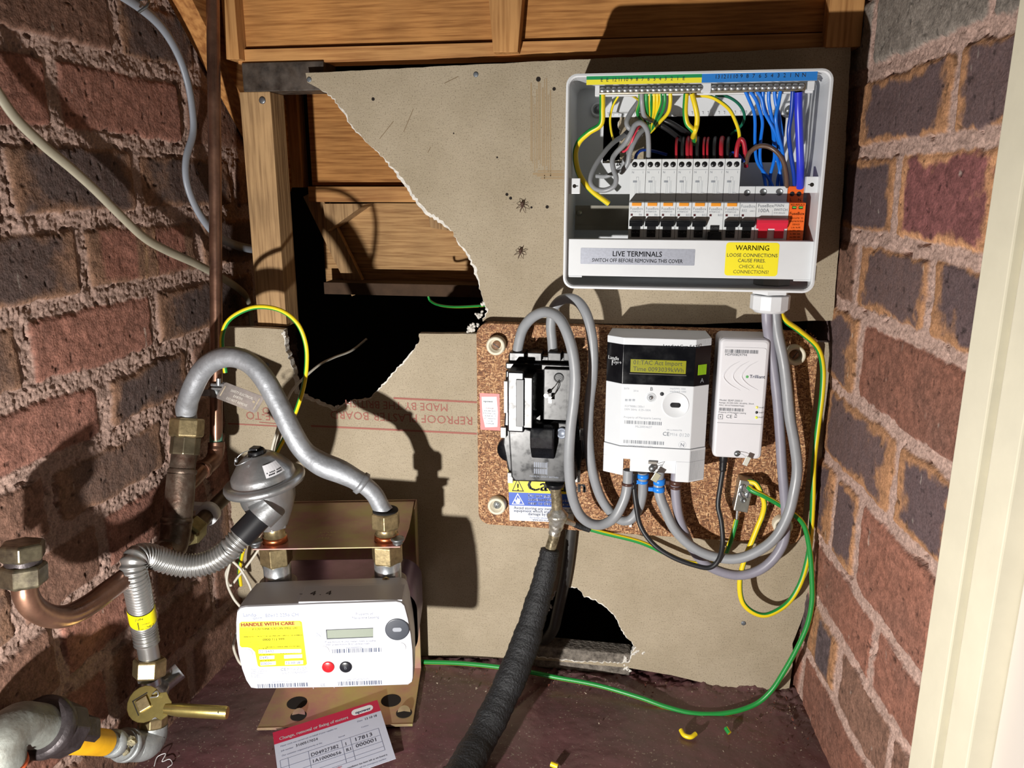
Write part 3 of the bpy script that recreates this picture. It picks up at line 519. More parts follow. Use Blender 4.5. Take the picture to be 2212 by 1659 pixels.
for px, py in [(1291, 237), (1702, 238), (1262, 462)]:
    c = at(px, py, -0.006); b = MB(); b.lathe([(0, 0.0085), (0.003, 0.008), (0.003, 0.0058), (0.001, 0.0055), (0.001, 0)], c, (0, -1, 0), 20, 0); b.lathe([(0.001, 0.004), (0.004, 0.0038), (0.0046, 0)], c, (0, -1, 0), 16, 1); b.build('fixing_screw', [WPL, GAL], cu)
yc = -0.093; b = MB(); c0, c1 = at(1224, 560, yc).x, at(1755, 560, yc).x; cz0, cz1 = at(1500, 600, yc).z, at(1500, 519, yc).z; b.box(c0, c1, yc, yc+0.002, cz0, cz1); b.box(c0, c1, yc+0.002, yc+0.018, cz1-0.002, cz1); b.box(c0, c0+0.018, yc, yc+0.002, cz0-0.0018, cz0); b.box(c1-0.018, c1, yc, yc+0.002, cz0-0.0018, cz0); b.bevel(0.0006)
cov = b.build('terminal_cover', WPL, cu)
e = yc-0.0002; b = MB(); s0, s1, sz0, sz1 = at(1254, 555, e).x, at(1501, 555, e).x, at(1380, 572, e).z, at(1380, 537, e).z
b.rrect((0, e, 0), X_, Z_, s0, s1, sz0, sz1, 0.001, 0); e -= 0.0002
b.text('LIVE TERMINALS', 0.0083, ((s0+s1)/2, e, sz0+0.0092), X_, Z_, 1, 'CENTER', 0.012, 0.92); b.text('SWITCH OFF BEFORE REMOVING THIS COVER', 0.0058, ((s0+s1)/2, e, sz0+0.0026), X_, Z_, 1, 'CENTER', 0.004, 0.84)
b.build('silver_label', [mat('silver_label', 'a8acb8', 0.4, 0.3, var=0.12, vscale=400), DARK_T], cov, label='silver label reading LIVE TERMINALS')
b = MB(); e = yc-0.0002; s0, s1, sz0, sz1 = at(1567, 555, e).x, at(1682, 555, e).x, at(1620, 596, e).z, at(1620, 524, e).z; b.rrect((0, e, 0), X_, Z_, s0, s1, sz0, sz1, 0.0035, 0); e -= 0.0002; xm = (s0+s1)/2; h = sz1-sz0
for s, sz, k, m_, bo in [('WARNING', .0078, .77, 1, .006), ('LOOSE CONNECTIONS', .0054, .57, 1, .002), ('CAUSE FIRES.', .0054, .41, 1, .002), ('CHECK ALL', .0054, .23, 2, .002), ('CONNECTIONS!', .0054, .07, 2, .002)]: b.text(s, sz, (xm, e, sz0+h*k), X_, Z_, m_, 'CENTER', bo, 0.95)
b.build('yellow_label', [mat('yellow_label', 'eee020', 0.45), DARK_T, mat('olive_print', '6a6420', 0.6)], cov, label='yellow WARNING label')
b = MB(); e = -0.0065; p = at(1332, 348, e); b.text('FuseBox', 0.006, p, X_, Z_, 0); b.text('20', 0.0075, at(1330, 358, e), X_, Z_, 0, 'LEFT', .02); b.build('print', DARK_T, cu)
# ------------------------------------------------------------------ breakers
yU, yC = -0.054, -0.072; pit = (at(1597, 470, yC).x-at(1357.5, 470, yC).x)/7; bx = at(1357.5, 470, yC).x
zT = at(1450, 343, yU).z; zT2 = at(1640, 402, yU).z; zS = at(1450, 437, yC).z; zB = at(1450, 560, yC).z; zpad = at(1450, 476, yC-.008).z
BRK = mat('breaker_plastic', 'd4d8da', 0.4, 0, var=0.03); ORG_M = mat('orange_button', 'e8941c', 0.45); ORP = mat('orange_plastic', 'e8641c', 0.42); REDP = mat('red_plastic', 'd02840', 0.4)
def profile_body(b, x0, x1, ztop, m=0):
    g = 0.00025; pts = [(yU+0.017, zB), (yC, zB), (yC, zS-0.0006), (yC+0.0006, zS), (yU, zS+0.0008), (yU, ztop-0.0006), (yU+0.0006, ztop), (yU+0.017, ztop)]
    b.prism(pts, (x0+g, 0, 0), Y_, Z_, (x1-x0-2*g, 0, 0), m); return b
def terminals(b, x0, x1, n, z, r, m, rim=None):
    for i in range(n): x = x0+(x1-x0)*(i+0.5)/n if n == 2 else x0+(x1-x0)*(i+.5)/n; b.lathe([(0, r), (0.00015, r*0.98), (0.00015, 0)], (x, yU-0.0001, z), (0, -1, 0), 18, m)
def toggle(x0, x1, on=True, m=0, txt=True):
    b = MB(); xc = (x0+x1)/2; hw = 0.0049; za, zb_ = at(1400, 486, yC).z, at(1400, 512, yC).z
    b.box(xc-hw, xc+hw, yC-0.0012, yC+0.004, zb_, za)
    if on: b.prism([(yC-0.0005, za-0.001), (yC-0.0035, za-0.0015), (yC-0.0088, za+0.0030), (yC-0.0082, za+0.0054), (yC-0.001, za+0.0062)], (x0+0.0013, 0, 0), Y_, Z_, (x1-x0-0.0026, 0, 0))
    else: b.prism([(yC-0.0005, zb_+0.006), (yC-0.0035, zb_+0.007), (yC-0.0088, zb_-0.0005), (yC-0.0082, zb_-0.003), (yC-0.001, zb_-0.004)], (x0+0.0013, 0, 0), Y_, Z_, (x1-x0-0.0026, 0, 0))
    b.bevel(0.0004)
    if txt: b.text('I-ON' if on else 'O-OFF', 0.0036 if on else .0030, (xc, yC-0.0014, (zb_+0.0042) if on else za-0.0040), X_, Z_, 1, 'CENTER', 0.01)
    return b
def small_print(b, x0, m, rate):
    xc = x0+pit/2; e = yC-0.0002
    b.text('FuseBox', 0.0044, (xc, e, zS-0.0086), X_, Z_, m, 'CENTER', 0.0, 0.98); b.text('RTPRBM2230', 0.0021, (xc-0.001, e, zS-0.0112), X_, Z_, m, 'CENTER')
    b.text(rate, 0.0034, (x0+0.0115, e, zS-0.0150), X_, Z_, m, 'LEFT')
def diagram(b, x0, m):
    e = yU-0.0002; zc_ = zT-0.028; l = lambda ax, az, bx_, bz: b.box(min(ax, bx_)-0.00008, max(ax, bx_)+0.00008, e-0.00005, e, min(az, bz)-0.00008, max(az, bz)+0.00008, m)
    X = lambda u: x0+pit*u
    for u in (0.35, 0.45, 0.58, 0.66): l(X(u), zc_-0.012, X(u), zc_+0.004)
    l(X(.2), zc_+0.002, X(.45), zc_+0.004); l(X(.35), zc_-0.012, X(.45), zc_-0.012); l(X(.58), zc_-0.009, X(.8), zc_-0.009); l(X(.4), zc_+0.008, X(.55), zc_+0.008); l(X(.4), zc_+0.005, X(.4), zc_+0.008); l(X(.55), zc_+0.004, X(.55), zc_+0.008)
    b.text('N', 0.0035, (X(.17), e, zc_+0.012), X_, Z_, m, 'CENTER'); b.text('1', 0.0035, (X(.82), e, zc_+0.012), X_, Z_, m, 'CENTER'); b.box(X(.06), X(.94), e-0.00005, e, zT-0.0122, zT-0.0120, m)
rates = ['B6', 'B6', 'B16', 'B32', 'B32', 'B32', 'B40']
labs = ['tall two-pole breaker marked B6, the leftmost of the row beside the bare rail', 'tall two-pole breaker marked B6, second from the bare rail end', 'tall two-pole breaker marked B16, third from the bare rail end', 'tall two-pole breaker marked B32 in the middle of the tall row',
        'tall two-pole breaker with its black switch up, just left of the one switched off', 'tall two-pole breaker switched OFF with its black lever down', 'tall two-pole breaker marked B40 at the right end of the tall row']
root0 = empty('circuit_breaker', (bx, 0, zB), labs[0], 'circuit breaker', 'tall circuit breakers in the fuse box')
b = MB(); profile_body(b, bx, bx+pit, zT); terminals(b, bx+0.0008, bx+pit-0.0008, 2, zT-0.0062, 0.0031, 1); b.box(bx+0.0024, bx+0.0048, yC-0.0002, yC+.001, zS-0.0152, zS-0.0128, 2); b.build('body', [BRK, BLK, mat('flag_dark', '4a1418', 0.4)], root0)
b = MB(); b.box(bx+0.0034, bx+0.0140, yC-0.0010, yC+0.001, zS-0.0042, zS-0.0006, 0, 0.0003); b.build('test_button', ORG_M, root0)
b = MB(); diagram(b, bx, 0); b.build('printed_diagram', GREY_T, root0)
on_o = toggle(bx, bx+pit, True).build('switch_lever', [BLK, WHT_T], root0)
protos = [c for c in root0.children]
breakers = [root0]
for i in range(1, 7):
    r = root0.copy(); COL.objects.link(r); r.location = (bx+pit*i, 0, zB); r['label'] = labs[i]; ORG[r.name] = Vector(r.location); breakers.append(r)
    for c in protos:
        if i == 5 and c is on_o: continue
        d = c.copy(); COL.objects.link(d); d.parent = r
for i, r in enumerate(breakers):
    b = MB(); small_print(b, bx+pit*i, 0, rates[i]); b.build('rating_print', GREY_T, r)
toggle(bx+pit*5, bx+pit*6, False).build('switch_lever', [BLK, WHT_T], breakers[5])
x7 = bx+pit*7; mcb = empty('circuit_breaker', (x7, 0, zB), 'short single-pole breaker between the tall breakers and the red main switch', 'circuit breaker')
b = MB(); profile_body(b, x7, x7+pit, zT2); b.box(x7+0.0024, x7+0.0048, yC-0.0002, yC+.001, zS-0.0152, zS-0.0128, 1); b.build('body', [BRK, mat('flag_dark', '4a1418', 0.4)], mcb)
b = MB(); b.lathe([(0, 0.0036), (0.0003, 0.0034), (0.0003, 0.0026), (0.0001, 0.0024), (0.0001, 0)], (x7+pit*.5, yU, zT2-0.0075), (0, -1, 0), 18); b.build('terminal_screw', GAL, mcb)
toggle(x7, x7+pit).build('switch_lever', [BLK, WHT_T], mcb)
b = MB(); b.text('FuseBox', 0.0046, (x7+pit*.5, yC-.0002, zS-0.0055), X_, Z_, 0, 'CENTER'); b.text('B32', 0.0036, (x7+0.002, yC-.0002, zS-0.0100), X_, Z_, 0); b.text('6000 3', 0.002, (x7+0.011, yC-.0002, zS-0.0100), X_, Z_, 0); b.build('rating_print', GREY_T, mcb)
x8 = x7+pit; ms = empty('main_switch', (x8, 0, zB), 'double-width 100A main switch with one red lever bar', 'switch')
b = MB(); profile_body(b, x8, x8+2*pit, zT2); b.box(x8+pit-.0001, x8+pit+.0001, yC-.0002, yC, zS-.016, zS-.008, 1); b.build('body', [BRK, GREY_T], ms)
for k in (0.5, 1.5): b = MB(); b.lathe([(0, 0.0040), (0.0003, 0.0038), (0.0003, 0.0030), (0.0001, 0.0028), (0.0001, 0)], (x8+pit*k, yU, zT2-0.0065), (0, -1, 0), 18); b.build('terminal_screw', GAL, ms)
za, zb_ = at(1400, 486, yC).z, at(1400, 512, yC).z; b = MB()
for k in (0.5, 1.5): xc = x8+pit*k; b.box(xc-0.0050, xc+0.0050, yC-0.0015, yC+0.003, zb_, za)
b.prism([(yC-0.0005, za-0.002), (yC-0.0035, za-0.003), (yC-0.0092, za+0.0032), (yC-0.0086, za+0.0068), (yC-0.001, za+0.0085)], (x8+0.001, 0, 0), Y_, Z_, (2*pit-0.002, 0, 0)); b.bevel(0.0005); b.build('switch_lever', REDP, ms, label='red lever bar')
b = MB(); e = yC-.0002; b.text('FuseBox', 0.0050, (x8+0.0015, e, zS-0.0050), X_, Z_, 0); b.text('100A', 0.0058, (x8+0.0015, e, zS-0.0105), X_, Z_, 0); b.text('MAIN', 0.0042, (x8+pit+.0016, e, zS-0.0045), X_, Z_, 0); b.text('SWITCH', 0.0038, (x8+pit+.0016, e, zS-0.0090), X_, Z_, 0); b.text('RT2P-100A-63A', 0.0018, (x8+pit+.0016, e, zS-0.0118), X_, Z_, 0); b.build('rating_print', mat('grey_print_dark', '6a7078', 0.7), ms)
x9 = x8+2*pit; sp_ = empty('surge_protector', (x9, 0, zB), 'bright orange surge protector with two small green windows at the right end of the row', 'surge protector')
b = MB(); profile_body(b, x9, x9+pit, zT2); b.build('body', ORP, sp_)
b = MB(); terminals(b, x9+0.0015, x9+pit-0.0015, 2, zT2-0.0085, 0.0026, 0); b.text('L', 0.0048, (x9+0.003, yU-.0002, zT2-0.0165), X_, Z_, 0); b.text('N', 0.0048, (x9+0.0118, yU-.0002, zT2-0.0165), X_, Z_, 0); e = yC-.0002
b.text('RED-REPLACE', 0.0024, (x9+pit/2, e, zS-0.0030), X_, Z_, 0, 'CENTER', .01); b.text('FuseBox', 0.0046, (x9+pit/2, e, zS-0.0132), X_, Z_, 0, 'CENTER', .01)
for k, s in enumerate(['SPDCUTD  T2', 'SURGE PROTECTION', 'DEVICE', 'L-N  N-PE', 'Uc: 275V~ 255V~', 'In:  20kA  20kA', 'Imax: 40kA  40kA', 'Up:  1.5kV 1.5kV', 'EN 61643-11']): b.text(s, 0.0023, (x9+pit/2, e, zS-0.0175-k*0.0034), X_, Z_, 0, 'CENTER', .006, sx=min(1, 11/len(s)))
b.build('printed_text', DARK_T, sp_)
for k in (0.30, 0.70): b = MB(); b.box(x9+pit*k-.0022, x9+pit*k+.0022, yC-.0004, yC, zS-0.0068, zS-0.0038, 0); b.box(x9+pit*k-.0017, x9+pit*k+.0019, yC-.0007, yC-.0004, zS-0.0058, zS-0.0042, 1); b.build('indicator_window', [BLK, mat('green_flag', '58b848', 0.4)], sp_)
# spare rubber grommet and side item right of the surge protector
b = MB(); x = x9+pit; c = at(1738, 480, -0.035); b.box(c.x-0.004, c.x+0.006, -0.045, -0.029, c.z-0.02, c.z+0.02, 0, .001); b.build('end_stop', mat('grey_plastic', '8a8884', 0.5), None, 'grey rail end stop beside the orange surge protector', 'rail stop')
# ------------------------------------------------------------------ wires in the box
YEL = mat('sheath_yellow', 'e6cc1e', 0.38); GRN = mat('sheath_green', '1f8a3c', 0.38); TEAL = mat('sheath_teal', '1a6a50', 0.38); BLU = mat('sheath_blue', '1670d8', 0.33); DBL = mat('sheath_dark_blue', '123a9c', 0.33); RBL = mat('sheath_royal_blue', '2a36c8', 0.33); GRY = mat('sheath_grey', '8d9094', 0.42, 0, var=0.10, vscale=25, rvar=0.08); RDW = mat('sheath_red', 'a81c2c', 0.4); BKW = mat('sheath_black', '1c1c1e', 0.42); BRN = mat('sheath_brown', '5a4436', 0.35)
def cable(name, pts, r, m, lab, cat='wire', group=None, n=8, seg=10, gy=None, parent=None, flat=None, updir=None, tw=0.0):
    P = lp(pts, n); b = MB()
    if gy is None: b.tube(P, r, seg, 0, flat=flat, updir=updir); ms = m
    else:
        # green stripe over part of the section, slowly turning along the cable
        w_, ph = gy
        b.tube(P, r, seg, 0, mf=lambda i, j: 1 if ((j+ph+int(i*tw)) % seg) < w_ else 0, updir=updir); ms = [YEL, GRN]
    return b.build(name, ms, parent, lab, cat, group)
G1 = 'earth wires hanging from the earth bar'
cable('earth_wire', [(1301, 203, -.088), (1301, 235, -.086), (1298, 268, -.082), (1272, 286, -.078), (1250, 308, -.07), (1243, 338, -.06), (1252, 378, -.05), (1278, 412, -.042), (1315, 440, -.036)], 0.0033, None, 'thick green and yellow wire curving down the left inside of the fuse box', group=None, gy=(5, 7))
cable('earth_wire', [(1336, 206, -.084), (1324, 228, -.075), (1318, 255, -.06), (1320, 282, -.04), (1326, 306, -.02)], 0.0014, None, 'thin yellow wire alone in the black opening left of the grey loops', gy=(2, 3))
cable('earth_wire', [(1352, 206, -.08), (1366, 207, -.075), (1380, 216, -.06)], 0.0013, None, 'short thin yellow wire just under the left of the earth bar', gy=(2, 3))
lbl = ['left-hand striped wire of the short bunch under the earth bar', 'broad green and yellow wire right of the grey sleeve under the earth bar', 'third striped wire of the short bunch under the earth bar', 'bright yellow wire in the middle of the short bunch under the earth bar', 'yellow wire right of the middle of the short bunch', 'striped wire curling left at its lower end in the short bunch', 'dark green striped wire bending left in the short bunch', 'loose striped wire at the right of the short bunch']
for k, (xa_, xb_, w_, ph, r) in enumerate([(1382, 1377, 4, 0, .0019), (1396, 1398, 6, 1, .0021), (1405, 1406, 6, 3, .0020), (1413, 1412, 2, 6, .0019), (1420, 1418, 2, 2, .0018), (1427, 1420, 3, 0, .0019), (1436, 1430, 7, 0, .0018), (1448, 1443, 5, 5, .0021)]):
    cable('earth_wire', [(xa_, 200, -.088), (xa_, 222, -.084), (xb_, 243, -.074), (xb_*0.6+1402*0.4, 262, -.05), (1405, 285, -.02)], r, None, lbl[k], group=G1, gy=(w_, ph))
cable('wire', [(1386, 200, -.089), (1387, 225, -.086), (1391, 248, -.078), (1402, 258, -.06), (1415, 262, -.04)], 0.0026, GRY, 'grey sleeved wire hanging straight down among the striped wires')
cable('grey_cable', [(1378, 222, -.05), (1362, 245, -.055), (1354, 265, -.06), (1362, 278, -.06), (1382, 274, -.05), (1402, 264, -.035)], 0.0030, GRY, 'short grey cable hooking left above the big grey loop')
cable('grey_cable', [(1401, 346, -.045), (1401, 310, -.06), (1398, 282, -.072), (1386, 266, -.080), (1372, 270, -.082), (1362, 290, -.082), (1350, 310, -.080), (1331, 330, -.080), (1323, 345, -.082), (1325, 365, -.084), (1331, 385, -.086), (1326, 402, -.086), (1306, 411, -.084), (1286, 407, -.08), (1276, 392, -.076), (1281, 368, -.07), (1300, 336, -.06), (1325, 308, -.045), (1350, 292, -.03), (1385, 270, -.015)], 0.0029, GRY, 'long grey cable making the big drooping loop at the left of the fuse box', n=10)
cable('grey_cable', [(1394, 276, -.06), (1380, 290, -.066), (1368, 310, -.07), (1360, 332, -.07), (1356, 352, -.068), (1346, 368, -.064), (1342, 372, -.06)], 0.0029, GRY, 'grey cable with a cut tail end inside the big grey loop')
cable('grey_cable', [(1385, 290, -.05), (1364, 318, -.055), (1350, 344, -.055), (1341, 364, -.05), (1312, 380, -.045), (1288, 380, -.04)], 0.0026, GRY, 'grey cable running behind the big loop along its lower part')
cable('red_wire', [(1394, 266, -.05), (1380, 274, -.07), (1370, 292, -.073), (1362, 312, -.07), (1350, 326, -.065), (1338, 328, -.06)], 0.0014, mat('sheath_pink_red', 'c8344a', 0.4), 'thin pinkish red wire inside the bend of the grey loop')
for k, (pts, r) in enumerate([([(1400, 258, -.02), (1440, 262, -.03), (1480, 285, -.02), (1500, 300, .0)], .003), ([(1395, 262, -.03), (1430, 272, -.035), (1470, 300, -.02), (1490, 320, 0.0)], .003), ([(1340, 300, -.02), (1375, 268, -.045), (1405, 258, -.045), (1430, 248, -.03)], .0028)]):
    cable('black_cable', pts, r, BKW, ['black cable crossing the top of the box opening', 'second black cable just below the top one in the opening', 'black cable passing behind the grey loop towards the striped bunch'][k])
for k, (x, r, m) in enumerate([(1461, .0016, RDW), (1474, .0021, BKW), (1485, .0023, RDW), (1493, .0020, RDW), (1506, .0022, BKW), (1520, .0014, RDW), (1528, .0014, RDW), (1543, .0021, BKW), (1558, .0026, RDW), (1572, .0020, BKW)]):
    red = m is RDW; cable('live_wire' if red else 'black_wire', [(x, 345, -.046), (x, 318, -.044), (x+1, 303, -.035), (x+2, 298, -.02), (x+4, 300, .004)], r, m, f'{"red" if red else "black"} wire rising behind the tall breakers, {["leftmost red one", "between the first two reds", "left of a touching red pair", "right of a touching red pair", "just right of the touching red pair", "left of two thin reds", "right of two thin reds", "just left of the thickest red", "the thickest red one", "between the thickest red and the red hoop"][k]}', group='red and black wires behind the breakers')
cable('live_wire', [(1590, 345, -.048), (1592, 320, -.05), (1598, 302, -.05), (1606, 306, -.05), (1610, 330, -.045), (1612, 360, -.035)], .0026, RDW, 'red wire making a small hoop behind the last tall breaker')
cable('blue_wire', [(1372, 345, -.045), (1376, 332, -.045), (1388, 324, -.04), (1410, 326, -.03), (1440, 334, -.02)], .0018, DBL, 'short dark blue wire behind the leftmost breaker')
cable('blue_wire', [(1572, 340, -.03), (1582, 330, -.04), (1596, 336, -.045), (1608, 350, -.045)], .0018, DBL, 'dark blue wire behind the red hoop')
cable('earth_wire', [(1482, 203, -.09), (1480, 240, -.09), (1484, 266, -.088), (1496, 280, -.085), (1500, 290, -.06), (1500, 310, -.03)], .0029, None, 'fat yellow and green wire, left of the pair drooping to the middle of the box', gy=(3, 7))
cable('earth_wire', [(1495, 203, -.09), (1501, 225, -.09), (1506, 250, -.088), (1505, 270, -.086), (1501, 284, -.084), (1497, 296, -.055)], .0028, None, 'fat plain yellow wire, right of the pair drooping to the middle', gy=(0, 0))
cable('earth_wire', [(1502, 207, -.082), (1525, 207, -.08), (1548, 215, -.078), (1575, 236, -.07), (1590, 265, -.06), (1597, 290, -.05), (1596, 315, -.03)], .0020, None, 'thin yellow wire arching right towards the red hoop', gy=(3, 1))
cable('earth_wire', [(1545, 206, -.07), (1572, 209, -.068), (1596, 225, -.06), (1608, 248, -.05), (1602, 270, -.035), (1580, 290, -.01)], .0016, TEAL, 'thin dark green wire arching beyond the yellow one')
for k, (pts, r, m) in enumerate([([(1610, 197, -.09), (1618, 215, -.086), (1628, 240, -.078), (1631, 263, -.07), (1631, 310, -.05), (1636, 350, -.035), (1660, 385, -.025), (1672, 410, -.03)], .0018, BLU), ([(1621, 197, -.09), (1634, 218, -.086), (1644, 248, -.078), (1647, 270, -.07), (1643, 305, -.05), (1642, 345, -.035), (1650, 380, -.025), (1655, 410, -.03)], .0018, BLU),
        ([(1635, 197, -.09), (1645, 212, -.088), (1651, 240, -.084), (1661, 260, -.08), (1675, 287, -.075), (1684, 315, -.06), (1688, 350, -.035), (1680, 390, -.025), (1680, 412, -.03)], .0019, BLU), ([(1648, 197, -.089), (1649, 222, -.085), (1657, 250, -.078), (1668, 274, -.072), (1671, 300, -.06), (1673, 340, -.04), (1664, 380, -.025), (1664, 412, -.028)], .0019, BLU),
        ([(1661, 197, -.09), (1661, 220, -.087), (1667, 254, -.08), (1672, 285, -.07), (1675, 325, -.05), (1684, 365, -.03), (1690, 410, -.03)], .0019, BLU), ([(1673, 197, -.09), (1676, 222, -.086), (1684, 256, -.082), (1689, 290, -.076), (1690, 325, -.06), (1696, 365, -.04), (1700, 410, -.032)], .0019, BLU), ([(1686, 197, -.091), (1682, 222, -.09), (1676, 255, -.09), (1681, 290, -.083), (1690, 325, -.07), (1694, 360, -.05)], .0019, BLU)]):
    cable('neutral_wire', pts, r, m, ['leftmost light blue wire hanging from the neutral bar', 'second light blue wire from the left, bending down to the right', 'light blue wire slanting furthest right across the others', 'light blue wire in the middle of the seven', 'light blue wire just left of where two cross', 'light blue wire passing behind the front crossing one', 'light blue wire at the right, crossing in front of its neighbours'][k], group='light blue wires under the neutral bar')
cable('neutral_wire', [(1713, 197, -.09), (1710, 240, -.085), (1704, 285, -.08), (1708, 330, -.07), (1715, 375, -.06), (1717, 403, -.05)], .0024, DBL, 'dark blue wire just left of the thickest blue one')
cable('neutral_wire', [(1725, 199, -.091), (1725, 240, -.088), (1727, 300, -.08), (1729, 360, -.07), (1728, 405, -.056)], .0042, RBL, 'thickest royal blue wire at the right of the neutral bar')
cable('brown_wire', [(1612, 352, -.04), (1618, 332, -.05), (1634, 318, -.06), (1652, 315, -.065), (1672, 323, -.068), (1690, 344, -.066), (1698, 374, -.06), (1700, 404, -.052)], .0027, BRN, 'brown wire arching over to the main switch')
b = MB(); 
for k, x in enumerate([1610, 1621, 1635, 1648, 1661, 1673, 1686, 1713, 1725, 1482, 1495]): pass
# ------------------------------------------------------------------ gland
gl = empty('cable_gland', at(1665, 632, -0.055), 'white plastic cable gland under the right end of the fuse box', 'cable gland'); c = at(1665, 632, -0.055); c.z = Z0
b = MB(); b.hexn(c+Z_*0.0035, c+Z_*0.011, 0.0215, 0, 0.2, 0.06, 8); b.build('lock_nut', mat('light_grey_plastic', 'b4b6b4', 0.45), gl)
b = MB(); b.hexn(c-Z_*0.0002, c-Z_*0.008, 0.0215, 0, 0.3, 0.1); b.build('gland_body', WPL, gl)
b = MB(); b.hexn(c-Z_*0.0085, c-Z_*0.026, 0.0222, 0, 0.1, 0.06, 12); b.lathe([(0, 0.0195), (0.003, 0.017), (0.003, 0.012)], c-Z_*0.026, -Z_, 24); b.build('gland_nut', WPL, gl)
# ------------------------------------------------------------------ chipboard
def chip_mat():
    m = bpy.data.materials.new('chipboard'); m.use_nodes = True; N = m.node_tree.nodes; L = m.node_tree.links; b = N['Principled BSDF']; b.inputs['Roughness'].default_value = 0.75
    tc = N.new('ShaderNodeTexCoord'); nz = N.new('ShaderNodeTexNoise'); nz.inputs['Scale'].default_value = 90; L.new(tc.outputs['Object'], nz.inputs[0])
    outs = []
    for k, (rot, sc) in enumerate([(0.6, (230, 230, 900)), (-0.7, (1000, 400, 260)), (1.7, (300, 300, 1000))]):
        mp = N.new('ShaderNodeMapping'); mp.inputs['Rotation'].default_value = (0, rot, 0); mp.inputs['Scale'].default_value = sc; ad = N.new('ShaderNodeVectorMath'); ad.operation = 'MULTIPLY_ADD'; ad.inputs[1].default_value = (0.006,)*3
        L.new(nz.outputs['Color'], ad.inputs[0]); L.new(tc.outputs['Object'], ad.inputs[2]); L.new(ad.outputs[0], mp.inputs[0]); v = N.new('ShaderNodeTexVoronoi'); v.inputs['Scale'].default_value = 1; L.new(mp.outputs[0], v.inputs[0]); outs.append(v)
    n2 = N.new('ShaderNodeTexNoise'); n2.inputs['Scale'].default_value = 160; L.new(tc.outputs['Object'], n2.inputs[0]); g = N.new('ShaderNodeMath'); g.operation = 'GREATER_THAN'; g.inputs[1].default_value = 0.5; L.new(n2.outputs[0], g.inputs[0])
    mx = N.new('ShaderNodeMix'); mx.data_type = 'RGBA'; L.new(g.outputs[0], mx.inputs['Factor']); L.new(outs[0].outputs['Color'], mx.inputs['A']); L.new(outs[1].outputs['Color'], mx.inputs['B'])
    n3 = N.new('ShaderNodeTexNoise'); n3.inputs['Scale'].default_value = 210; L.new(tc.outputs['Object'], n3.inputs[0]); g2 = N.new('ShaderNodeMath'); g2.operation = 'GREATER_THAN'; g2.inputs[1].default_value = 0.56; L.new(n3.outputs[0], g2.inputs[0])
    mx2 = N.new('ShaderNodeMix'); mx2.data_type = 'RGBA'; L.new(g2.outputs[0], mx2.inputs['Factor']); L.new(mx.outputs['Result'], mx2.inputs['A']); L.new(outs[2].outputs['Color'], mx2.inputs['B'])
    sx = N.new('ShaderNodeSeparateColor'); L.new(mx2.outputs['Result'], sx.inputs[0]); rp = N.new('ShaderNodeValToRGB'); L.new(sx.outputs[0], rp.inputs[0])
    e = rp.color_ramp.elements; e[0].position = 0.05; e[0].color = (*srgb('5a3822'), 1); e[1].position = 0.97; e[1].color = (*srgb('d4ac80'), 1)
    for p, c in ((0.45, '8e6040'), (0.72, 'b08258')): q = e.new(p); q.color = (*srgb(c), 1)
    L.new(rp.outputs[0], b.inputs['Base Color']); bp = N.new('ShaderNodeBump'); bp.inputs['Distance'].default_value = 0.0006; L.new(sx.outputs[0], bp.inputs['Height']); L.new(bp.outputs[0], b.inputs['Normal']); return m
YB = -0.018; CHIP = chip_mat()
cx0, cx1 = at(1031, 900, YB).x, at(1769, 760, YB).x; cz1, cz0 = at(1400, 708, YB).z, at(1100, 1136, YB).z
o = rr(cx0, cx1, cz0, cz1, 0.016, 6)
o = [p for p in o if not (p[0] > cx1-0.02 and p[1] > cz1-0.02)]
o = [(cx1-0.0005, cz1-0.024), (cx1-0.004, cz1-0.016), (cx1-0.002, cz1-0.010), (cx1-0.010, cz1-0.006), (cx1-0.016, cz1-0.001)]+o
cb = empty('meter_board', ((cx0+cx1)/2, 0, cz0), 'brown chipboard backing board carrying the electricity meter', 'board')
b = MB(); oo = [p for q in [o] for p in q]; b.prism([(p[0], p[1]) for p in oo], (0, YB, 0), X_, Z_, (0, 0.0178, 0)); b.bevel(0.001, 2, 40); b.build('panel', CHIP, cb)
b = MB(); rg = random.Random(5)
for k in range(26):
    p = Vector((cx1-0.012+rg.uniform(-.006, .012), YB+rg.uniform(0, .014), cz1-0.012+rg.uniform(-.012, .010))); d = Vector((rg.uniform(-1, 1), rg.uniform(-1, .3), rg.uniform(-1, 1))).normalized()*rg.uniform(.002, .006); n_ = d.cross(Vector((rg.random(), rg.random(), rg.random()))).normalized()*0.0006; b.quad(p-n_, p+d-n_, p+d+n_, p+n_)
o_ = b.build('broken_splinters', mat('splinter', 'a87848', 0.8), cb); o_['kind'] = 'stuff'
CER = mat('aged_cream_plastic', 'd8d0ba', 0.5, 0, var=0.1, vscale=90); RST = mat('rusty_screw', '8a6a54', 0.6, 0.4, var=0.4, vscale=200, bump=0.0004)
